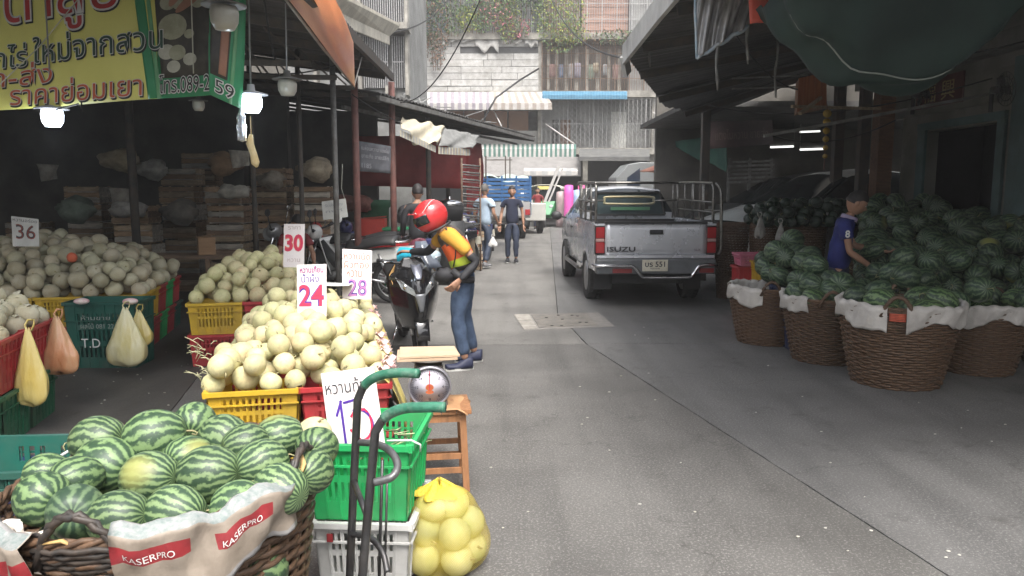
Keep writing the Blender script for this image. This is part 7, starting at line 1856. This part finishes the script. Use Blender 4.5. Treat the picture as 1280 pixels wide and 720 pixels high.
def head_geo(b,c,fw,up,s,m=0):
    """head with brow, nose, chin, ears; fw = face direction"""
    fw=V(fw).normalized();up=(V(up)-fw*V(up).dot(fw)).normalized();rt=fw.cross(up);M=Matrix((rt,fw,up)).transposed().to_4x4();M.translation=c
    def fn(p):
        x,y,z=p;w=1.0
        if z<-.1:w=1-.30*((-z-.1)/.9)**1.2
        yy=y*(1.0 if y>0 else 1.05)
        if z<-.2 and y<0:yy*=1-.35*(-z-.2)
        if y>.3 and -.15<z<.2: yy-=.05*math.exp(-((abs(x)-.36)/.16)**2)*math.exp(-((z-.05)/.12)**2)*1.4
        if y>.5: yy+=.26*math.exp(-(x/.13)**2)*math.exp(-((z+.16)/.16)**2)
        if y>.4: yy+=.07*math.exp(-(x/.3)**2)*math.exp(-((z+.48)/.08)**2)+.06*math.exp(-(x/.3)**2)*math.exp(-((z+.62)/.07)**2)
        if y>.3: yy+=.10*math.exp(-(x/.3)**2)*math.exp(-((z+.85)/.12)**2)
        return V((x*w,yy,z))
    b.ell((0,0,0),(.078*s,.098*s,.118*s),28,22,m,M,fn)
    for q in(-1,1):b.ell((q*.08*s,-.005*s,-.005*s),(.012*s,.024*s,.034*s),10,8,m,M)
    return M
def features(par,M,s):
    b=B()
    for q in(-1,1):
        b.ell((q*.030*s,.088*s,.012*s),(.013*s,.006*s,.006*s),10,6,0,M);b.ell((q*.030*s,.0935*s,.012*s),(.006*s,.003*s,.006*s),8,6,1,M);b.tube([M@V((q*.014*s,.096*s,.030*s)),M@V((q*.032*s,.097*s,.034*s)),M@V((q*.048*s,.086*s,.029*s))],.0032*s,5,2)
    b.build('eyes',[pm('eye_white',(.6,.58,.55),rand=0,rough=.2),pm('eye_iris',(.03,.015,.01),rand=0,rough=.2),hairm],par)
    b=B();b.ell((0,.090*s,-.062*s),(.024*s,.008*s,.0065*s),10,6,0,M);b.build('mouth',pm('lips',(.32,.13,.10),rand=0,rough=.4),par)
def hair(par,M,s,m,cut=-.25,front=.30):
    b=B()
    def fn(p):
        k=1.0;x,y,z=p
        n_=.03*math.sin(x*19+z*11)+.025*math.sin(y*23+z*7)
        lim=front if y>.25 else (cut if y<-.1 else cut+(front-cut)*max(0,(y+.1)/.35))
        if z<lim:k=.90
        else:k=1.07+n_
        return p*k
    b.ell((0,-.006*s,.008*s),(.080*s,.102*s,.122*s),30,22,0,M,fn);b.build('hair',m,par)
def hand(b,w,d,pn,s=1,curl=.5,m=0,thumb=1):
    """palm and five fingers: w wrist, d direction, pn palm normal"""
    w=V(w);d=V(d).normalized();pn=(V(pn)-d*V(pn).dot(d)).normalized();sd=d.cross(pn)
    b.tube([w-d*.01*s,w+d*.03*s,w+d*.065*s,w+d*.092*s],[.024*s,.034*s,.040*s,.036*s],10,m,flat=.42,up=tuple(pn))
    for k,(o_,L) in enumerate(((-.030,.068),(-.010,.078),(.010,.073),(.029,.058))):
        q=w+d*.088*s+sd*o_*s;a=curl*(.8+.1*k);d1=(d*math.cos(a*.5)+pn*math.sin(a*.5));d2=(d*math.cos(a*1.2)+pn*math.sin(a*1.2));d3=(d*math.cos(a*1.9)+pn*math.sin(a*1.9))
        p1=q+d1*L*.45*s;p2=p1+d2*L*.32*s;p3=p2+d3*L*.25*s;b.tube([q-d*.01,q,p1,p2,p3],[.0095*s,.0095*s,.0088*s,.008*s,.006*s],6,m)
    q=w+d*.028*s-sd*.03*s*thumb;t1=(d*.65-sd*.7*thumb+pn*.25).normalized();p1=q+t1*.038*s;p2=p1+(t1*.6+d*.5+pn*.2).normalized()*.03*s;b.tube([q,p1,p2],[.013*s,.011*s,.008*s],6,m)
STD=dict(pelvis=(0,0,.93),spine=(0,0,1.10),chest=(0,0,1.30),neck=(0,0,1.46),head0=(0,-.005,1.52),ls=(.175,0,1.40),le=(.235,.02,1.13),lw=(.245,-.04,.88),rs=(-.175,0,1.40),re=(-.235,.02,1.13),rw=(-.245,-.04,.88),
 lh=(.085,0,.88),lk=(.095,-.01,.49),la=(.10,.02,.09),rh=(-.085,0,.88),rk=(-.095,-.01,.49),ra=(-.10,.02,.09),lt=(.11,-.14,.035),rt=(-.11,-.14,.035),head=(0,-.015,1.605),face=(0,-1,0),hup=(0,0,1))
def person(label,loc,rz,J=None,top=None,legs=None,shoes=None,hairmat=None,sleeve=.55,scale=1,hat=None,hands=(.4,.4),belly=0,shorts=None,long_=False,loose=1.0,group=None,pn=((.2,0,1),(.2,0,1)),hand_dir=None,collar=None,hem=.3):
    j=dict(STD);j.update(J or {});j={k:V(v) for k,v in j.items()}
    t=thing('person',label,'person',loc,rz,group);t.scale=(scale,)*3
    def lerp(a,c,f):return j[a].lerp(j[c],f)
    j['lf']=lerp('le','lw',.35);j['rf']=lerp('re','rw',.35);j['lu']=lerp('ls','le',.45);j['ru']=lerp('rs','re',.45);j['lth']=lerp('lh','lk',.4);j['rth']=lerp('rh','rk',.4);j['lc']=lerp('lk','la',.3);j['rc']=lerp('rk','ra',.3)
    tw=(.135,.095)
    j['yoke']=lerp('chest','neck',.45);spec=[[('pelvis',(.08,.07)),('spine',(.10,.08+belly)),('chest',(.115,.085)),('yoke',(.085,.07)),('neck',(.062,.058)),('head0',(.05,.052))],
      [('yoke',0),('ls',.040),('lu',.040),('le',.036),('lf',.038),('lw',.024)],[('yoke',0),('rs',.040),('ru',.040),('re',.036),('rf',.038),('rw',.024)],
      [('pelvis',0),('lh',.045),('lth',.058),('lk',.052),('lc',.054),('la',.034)],[('pelvis',0),('rh',.045),('rth',.058),('rk',.052),('rc',.054),('ra',.034)]]
    vs,fs=skinned(spec,j);b=B();b.add(vs,fs,0,True)
    M=head_geo(b,j['head'],j['face'],j['hup'],1)
    for s,w_,e_,cu,p_,th in(('l','lw','le',hands[0],pn[0],1),('r','rw','re',hands[1],pn[1],-1)):
        d=(hand_dir or {}).get(s) or (j[w_]-j[e_]);hand(b,j[w_],d,p_,1.0,cu,0,th)
    b.build('body',skin,t)
    if not hat:
        features(t,M,1);hair(t,M,1,hairmat or hairm)
    # shirt
    j['lsl']=lerp('ls','le',sleeve*1.0);j['rsl']=lerp('rs','re',sleeve*1.0);j['hem']=j['pelvis']+(j['pelvis']-j['spine'])*(hem+.25 if hem>.1 else hem);j['nk']=lerp('chest','neck',.86)
    L=loose
    if long_:
        arm=lambda a,s_,u,e,f,w_:[('yoke',0),(s_,.074*L),(u,.060*L),(e,.050*L),(f,.048*L),(w_,.036)]
        A1=arm(0,'ls','lu','le','lf','lw');A2=arm(0,'rs','ru','re','rf','rw')
    else:
        A1=[('yoke',0),('ls',.076*L),('lu',.068*L),('lsl',.062*L)];A2=[('yoke',0),('rs',.076*L),('ru',.068*L),('rsl',.062*L)]
    vs,fs=skinned([([('hem',(.168*L,.130*L+belly))] if hem>.1 else [('pelvis',(.150*L,.118*L+belly))])+[('spine',(.150*L,.118*L+belly)),('chest',(.166*L,.118*L)),('yoke',(.155*L,.105*L)),('nk',(.095,.088))],A1,A2],j)
    b=B();b.add(wrinkle(vs,.014,9,len(label)),fs,0,True);b.build('shirt',top,t)
    if collar:
        b=B();c=lerp('chest','neck',.95);ax=(j['neck']-j['chest']).normalized();q=ax.to_track_quat('Z','Y').to_matrix().to_4x4();q.translation=c;b.lathe([(.088,-.012),(.082,.03),(.070,.034),(.070,0)],20,0,q);b.build('collar',collar,t)
    # trousers
    kn=('lk','rk')
    ch=[]
    for s in'lr':
        c=[('pelvis',(.165,.125)),(s+'h',.118),(s+'th',.100),(s+'k',.070)]
        if not shorts:j[s+'an']=lerp(s+'k',s+'a',.93);c+=[(s+'c',.068),(s+'an',.058)]
        ch.append(c)
    j['waist']=lerp('pelvis','spine',.45);ch.append([('pelvis',0),('waist',(.135,.105))])
    vs,fs=skinned(ch,j);b=B();b.add(wrinkle(vs,.011,11,3),fs,0,True);b.build('trousers',legs,t)
    for s in'lr':
        a=j[s+'a'];tt_=j[s+'t'];d=(tt_-a);d.z=0;d=d.normalized();up=V((0,0,1));rt=d.cross(up);b=B()
        M2=Matrix((rt,d,up)).transposed().to_4x4();M2.translation=(a.x,a.y,max(0,a.z-.09))
        def fs_(s_,q):
            y=-.075+.27*s_;w_=(.036+.012*math.sin(PI*min(1,s_*1.1)))*(1-.9*max(0,(s_-.88)/.12)**2)*(1-.9*max(0,(.05-s_)/.05)**2);h=.10-.055*min(1,max(0,(s_-.25)/.35));a_=PI*q;return V((w_*math.cos(a_)*1.0,y,.018+h*math.sin(a_)**.7))
        b.surf(fs_,18,10,th=.004,M=M2);o=b.build('shoe',shoes or blk,t)
        b=B();pl=[];
        for k in range(20):
            a_=2*PI*k/20;pl.append((.048*math.cos(a_)*(1 if math.sin(a_)>-.3 else .9),.06+.14*math.sin(a_)))
        b.prism(pl,0,.022,0,M2);b.build('sole',pm('sole_pale',(.5,.5,.48),rand=0),o)
    return t,j,M
denim=pm('denim',(.05,.08,.14),(.035,.055,.10),18,.85,bump=.3,bsc=140,rand=0);navy=pm('navy_cloth',(.018,.022,.045),(.013,.016,.035),6,.9,rand=0)
royal=pm('royal_blue_cloth',(.016,.025,.17),(.012,.018,.12),6,.8,rand=0);pblue=pm('pale_blue_cloth',(.38,.47,.56),(.30,.38,.47),6,.85,rand=0);yellow_c=pm('mustard_cloth',(.60,.32,.04),(.52,.27,.035),6,.85,rand=0);dks=pm('dark_sleeve',(.02,.02,.024),rand=0,rough=.7);redc2=pm('dark_red_cloth',(.22,.02,.025),rand=0)
ora=pm('vest_orange',(.78,.13,.03),(.68,.11,.03),6,.7,rand=0);lime=pm('vest_lime',(.55,.68,.06),rand=0,rough=.5);hm=paint('helmet_red',(.62,.03,.035),.05,.28);
# rider
def off3(p):return V(p)
RJ=dict(pelvis=(-.43,7.06,.90),spine=(-.47,7.05,1.04),chest=(-.545,7.05,1.19),neck=(-.66,7.05,1.305),head0=(-.69,7.04,1.35),
 rs=(-.515,6.885,1.225),re=(-.315,6.87,1.00),rw=(-.47,6.80,.845),ls=(-.63,7.20,1.24),le=(-.80,7.30,1.06),lw=(-.99,7.42,1.055),
 rh=(-.44,6.98,.86),rk=(-.50,6.95,.47),ra=(-.43,6.95,.09),rt=(-.57,6.90,.035),lh=(-.44,7.15,.86),lk=(-.46,7.22,.47),la=(-.36,7.28,.09),lt=(-.5,7.26,.035),head=(-.735,7.02,1.415),face=(-.85,-.25,-.45),hup=(-.35,-.1,.93))
t,j,M=person('rider in red full face helmet and orange vest bending over the black scooter',(0,0,0),0,RJ,yellow_c,denim,pm('shoe_navy',(.02,.025,.06),rand=0),sleeve=.62,hat=True,hem=.02,loose=.97,hands=(.5,.8),pn=((0,0,-1),(-.5,.5,0)))
b=B()
def hf(p):
    x,y,z=p;k=1.0
    if z<-.55:k=1
    return V((x,y*(1+.10*max(0,y)*(1 if z<.1 else .3)),max(z,-.86)))
b.ell((0,.005,0),(.128,.158,.150),32,24,0,M,hf);hel=b.build('helmet',hm,t)
b=B();b.surf(lambda s,q:M@V((.131*math.sin(R(-72+144*s)),.005+.166*math.cos(R(-72+144*s))*(1.02-.10*abs(q-.4)),-.035+.085*q)),18,6,th=.004);b.build('visor',glassd,hel)
for k,(z,a0,a1,w_) in enumerate(((.07,20,120,.014),(.10,-130,-20,.012),(-.07,60,150,.014),(.03,90,150,.010))):
    b=B();b.tube([M@V((.132*math.sin(R(a0+(a1-a0)*i/10))*math.cos(z*6),.005+.160*math.cos(R(a0+(a1-a0)*i/10))*math.cos(z*6),z+.03*math.sin(i*.5+k))) for i in range(11)],w_*.6,5,flat=.3);b.build('stripe',[pm('helmet_dark',(.10,.01,.015),rand=0),pm('helmet_white',(.7,.62,.6),rand=0)][k%2],hel)
b=B();b.surf(lambda s,q:M@V(((2*s-1)*.09,.14+.05*q*(1-abs(2*s-1)*.5),.085+.02*q)),10,4,th=.006);b.build('peak',hm,hel)
b=B();b.tube([M@V((.11*math.cos(a*PI/10),.0+.13*math.sin(a*PI/10),-.125)) for a in range(20)],.012,6,closed=True);b.build('neck_roll',blk,hel)
# vest
vj=dict(j);vs,fs=skinned([[('pelvis',(.165,.135)),('spine',(.166,.136)),('chest',(.182,.138)),('yoke',(.15,.115)),('nk',(.10,.088))]],vj);b=B();b.add(wrinkle(vs,.008,8,1),fs,0,True)
ax=(j['chest']-j['pelvis']).normalized()
for i,f in enumerate(b.f):
    c=sum((V(b.v[k]) for k in f),V((0,0,0)))/len(f);h=(c-j['pelvis']).dot(ax)
    b.m[i]=1 if .09<h<.145 else (2 if .03<h<.09 and c.y<7.0 and c.x>-.56 else (2 if h>.30 else 0))
b.build('vest',[ora,lime,pm('vest_dark',(.07,.055,.045),rand=0)],t)
b=B();b.tube([(-.60,6.93,1.31),(-.50,6.90,1.18),(-.51,6.90,1.05),(-.53,6.92,.96)],.014,6,flat=.4);b.build('strap',blk,t)
sj=dict(j)
for s in'lr':sj[s+'x']=j[s+'s'].lerp(j[s+'e'],.64)
for s in'lr':
    sj['a']=sj[s+'x'];vs,fs=skin_mesh([sj[s+'x'],j[s+'e'],j[s+'f'],j[s+'w']],[(0,1),(1,2),(2,3)],[.050,.043,.044,.032],0,2);b=B();b.add(wrinkle(vs,.004,20,2),fs,0,True);b.build('arm_sleeve',dks,t)
b=B();b.ell((-.60,6.90,.88),(.10,.07,.07),16,12,0,None,lambda p:p*(1+.1*math.sin(p.x*9+p.z*7)));b.tube([(-.54,6.86,.93),(-.45,6.88,.85),(-.34,6.9,.84)],[.03,.04,.03],8);b.build('waist_bag',dks,t)
b=B()
for k in range(3):b.bar((-.485+.022*k,6.905,.032),(-.47+.022*k,6.915,.075),.008,.004)
b.build('shoe_stripes',wt,t)
# man in navy walking
p=G(640,329)
person('man in plain navy shirt and dark jeans walking toward the camera down the lane',(p.x,p.y,0),0,dict(lk=(.09,-.06,.49),la=(.09,.0,.10),lt=(.10,-.15,.035),rk=(-.09,.0,.5),ra=(-.10,.10,.10),rt=(-.11,-.04,.04),lw=(.26,-.02,.86),rw=(-.27,-.06,.86)),navy,pm('dark_jeans',(.03,.04,.07),rand=0),pm('dark_shoe',(.02,.02,.025),rand=0),belly=.015,loose=1.06)
p=G(606,335)
person('man in pale blue shirt seen from behind, carrying white plastic bags',(p.x,p.y,0),R(150),dict(lk=(.09,-.08,.49),la=(.09,-.02,.09),lt=(.10,-.17,.035),rk=(-.09,-.02,.49),ra=(-.10,.14,.12),rt=(-.11,.0,.05),lw=(.24,-.12,.90),rw=(-.22,-.16,.95)),pblue,pm('blue_jeans',(.04,.055,.09),rand=0),pm('grey_shoe',(.25,.25,.26),rand=0),hairmat=hairg,loose=1.12,scale=1.02)
for (u,v,Y,w_,h_,lab) in [(616,302,15.7,.16,.2,'small white plastic bag held by the man in pale blue'),(592,305,15.6,.15,.2,'second white plastic bag at the left hand of the man in pale blue')]:
    carrier_bag(A(u,v-6,Y),w_,h_,pm('bag_white_thin',(.68,.67,.65),(.55,.54,.53),12,.4,bump=.8,rand=0),lab,int(u))
# boy in blue polo among the watermelons
p=A(1052,300,8.0)
BJ=dict(chest=(0,-.03,1.28),neck=(0,-.08,1.42),head0=(0,-.11,1.49),head=(0,-.145,1.57),face=(0,-.85,-.45),hup=(0,-.3,1),rs=(-.165,-.03,1.36),re=(-.21,-.08,1.08),rw=(-.16,-.30,.93),ls=(.165,-.03,1.36),le=(.2,-.16,1.12),lw=(.16,-.40,1.08))
t,j,M=person('boy in royal blue polo with a white 8 on the sleeve leaning over the watermelons',(p.x-.02,p.y,-.06),R(72),BJ,royal,navy,hands=(.6,.6),scale=1.0,collar=pm('collar_trim',(.35,.3,.45),rand=0),loose=1.05)
b=B();e=(j['re']-j['rs']).normalized();c=j['rs'].lerp(j['re'],.36)+V((-.078,-.0,0));yv=V((0,-1,0))
text(b,'8',1,lambda a,q:c+V((-.004,-a,q)),0,fitw=.045,fith=.075,x=-.022,y=-.03,off=.03);b.build('number',wt,t)
# dark figures in the left hall
p=A(366,300,11.0)
person('person in dark red top bending low in the gloom behind the 30 card',(p.x,11.0,-.28),R(30),dict(chest=(0,-.10,1.22),neck=(0,-.2,1.33),head0=(0,-.24,1.38),head=(0,-.29,1.46),face=(0,-.9,-.5),hup=(0,-.4,1),rs=(-.17,-.1,1.27),ls=(.17,-.1,1.27),re=(-.24,-.16,1.02),le=(.24,-.16,1.02),rw=(-.2,-.35,.9),lw=(.2,-.35,.9)),redc2,navy)
p=A(521,300,11.6)
person('dark clothed figure standing just behind the rider in the red helmet',(p.x,11.8,0),R(200),dict(lw=(.2,-.2,.95)),dks,pm('maroon_cloth',(.14,.03,.05),rand=0),long_=True,loose=1.05)
p=A(676,256,33)
person('distant person in a red top standing beside the tuk tuk',(A(672,256,32).x,32,0),0,None,redc2,navy)
# ================= air
m=bpy.data.materials.new('haze_air');m.use_nodes=True;t=m.node_tree
for n in list(t.nodes):
    if n.type=='BSDF_PRINCIPLED':t.nodes.remove(n)
pv=t.nodes.new('ShaderNodeVolumePrincipled');pv.inputs['Color'].default_value=(1,.985,.96,1);pv.inputs['Density'].default_value=.0032;pv.inputs['Anisotropy'].default_value=.35
t.links.new(pv.outputs[0],t.nodes['Material Output'].inputs['Volume'])
b=B();b.box(-151,151,-61,201,-1.6,22);b.build('haze',m,kind='stuff')
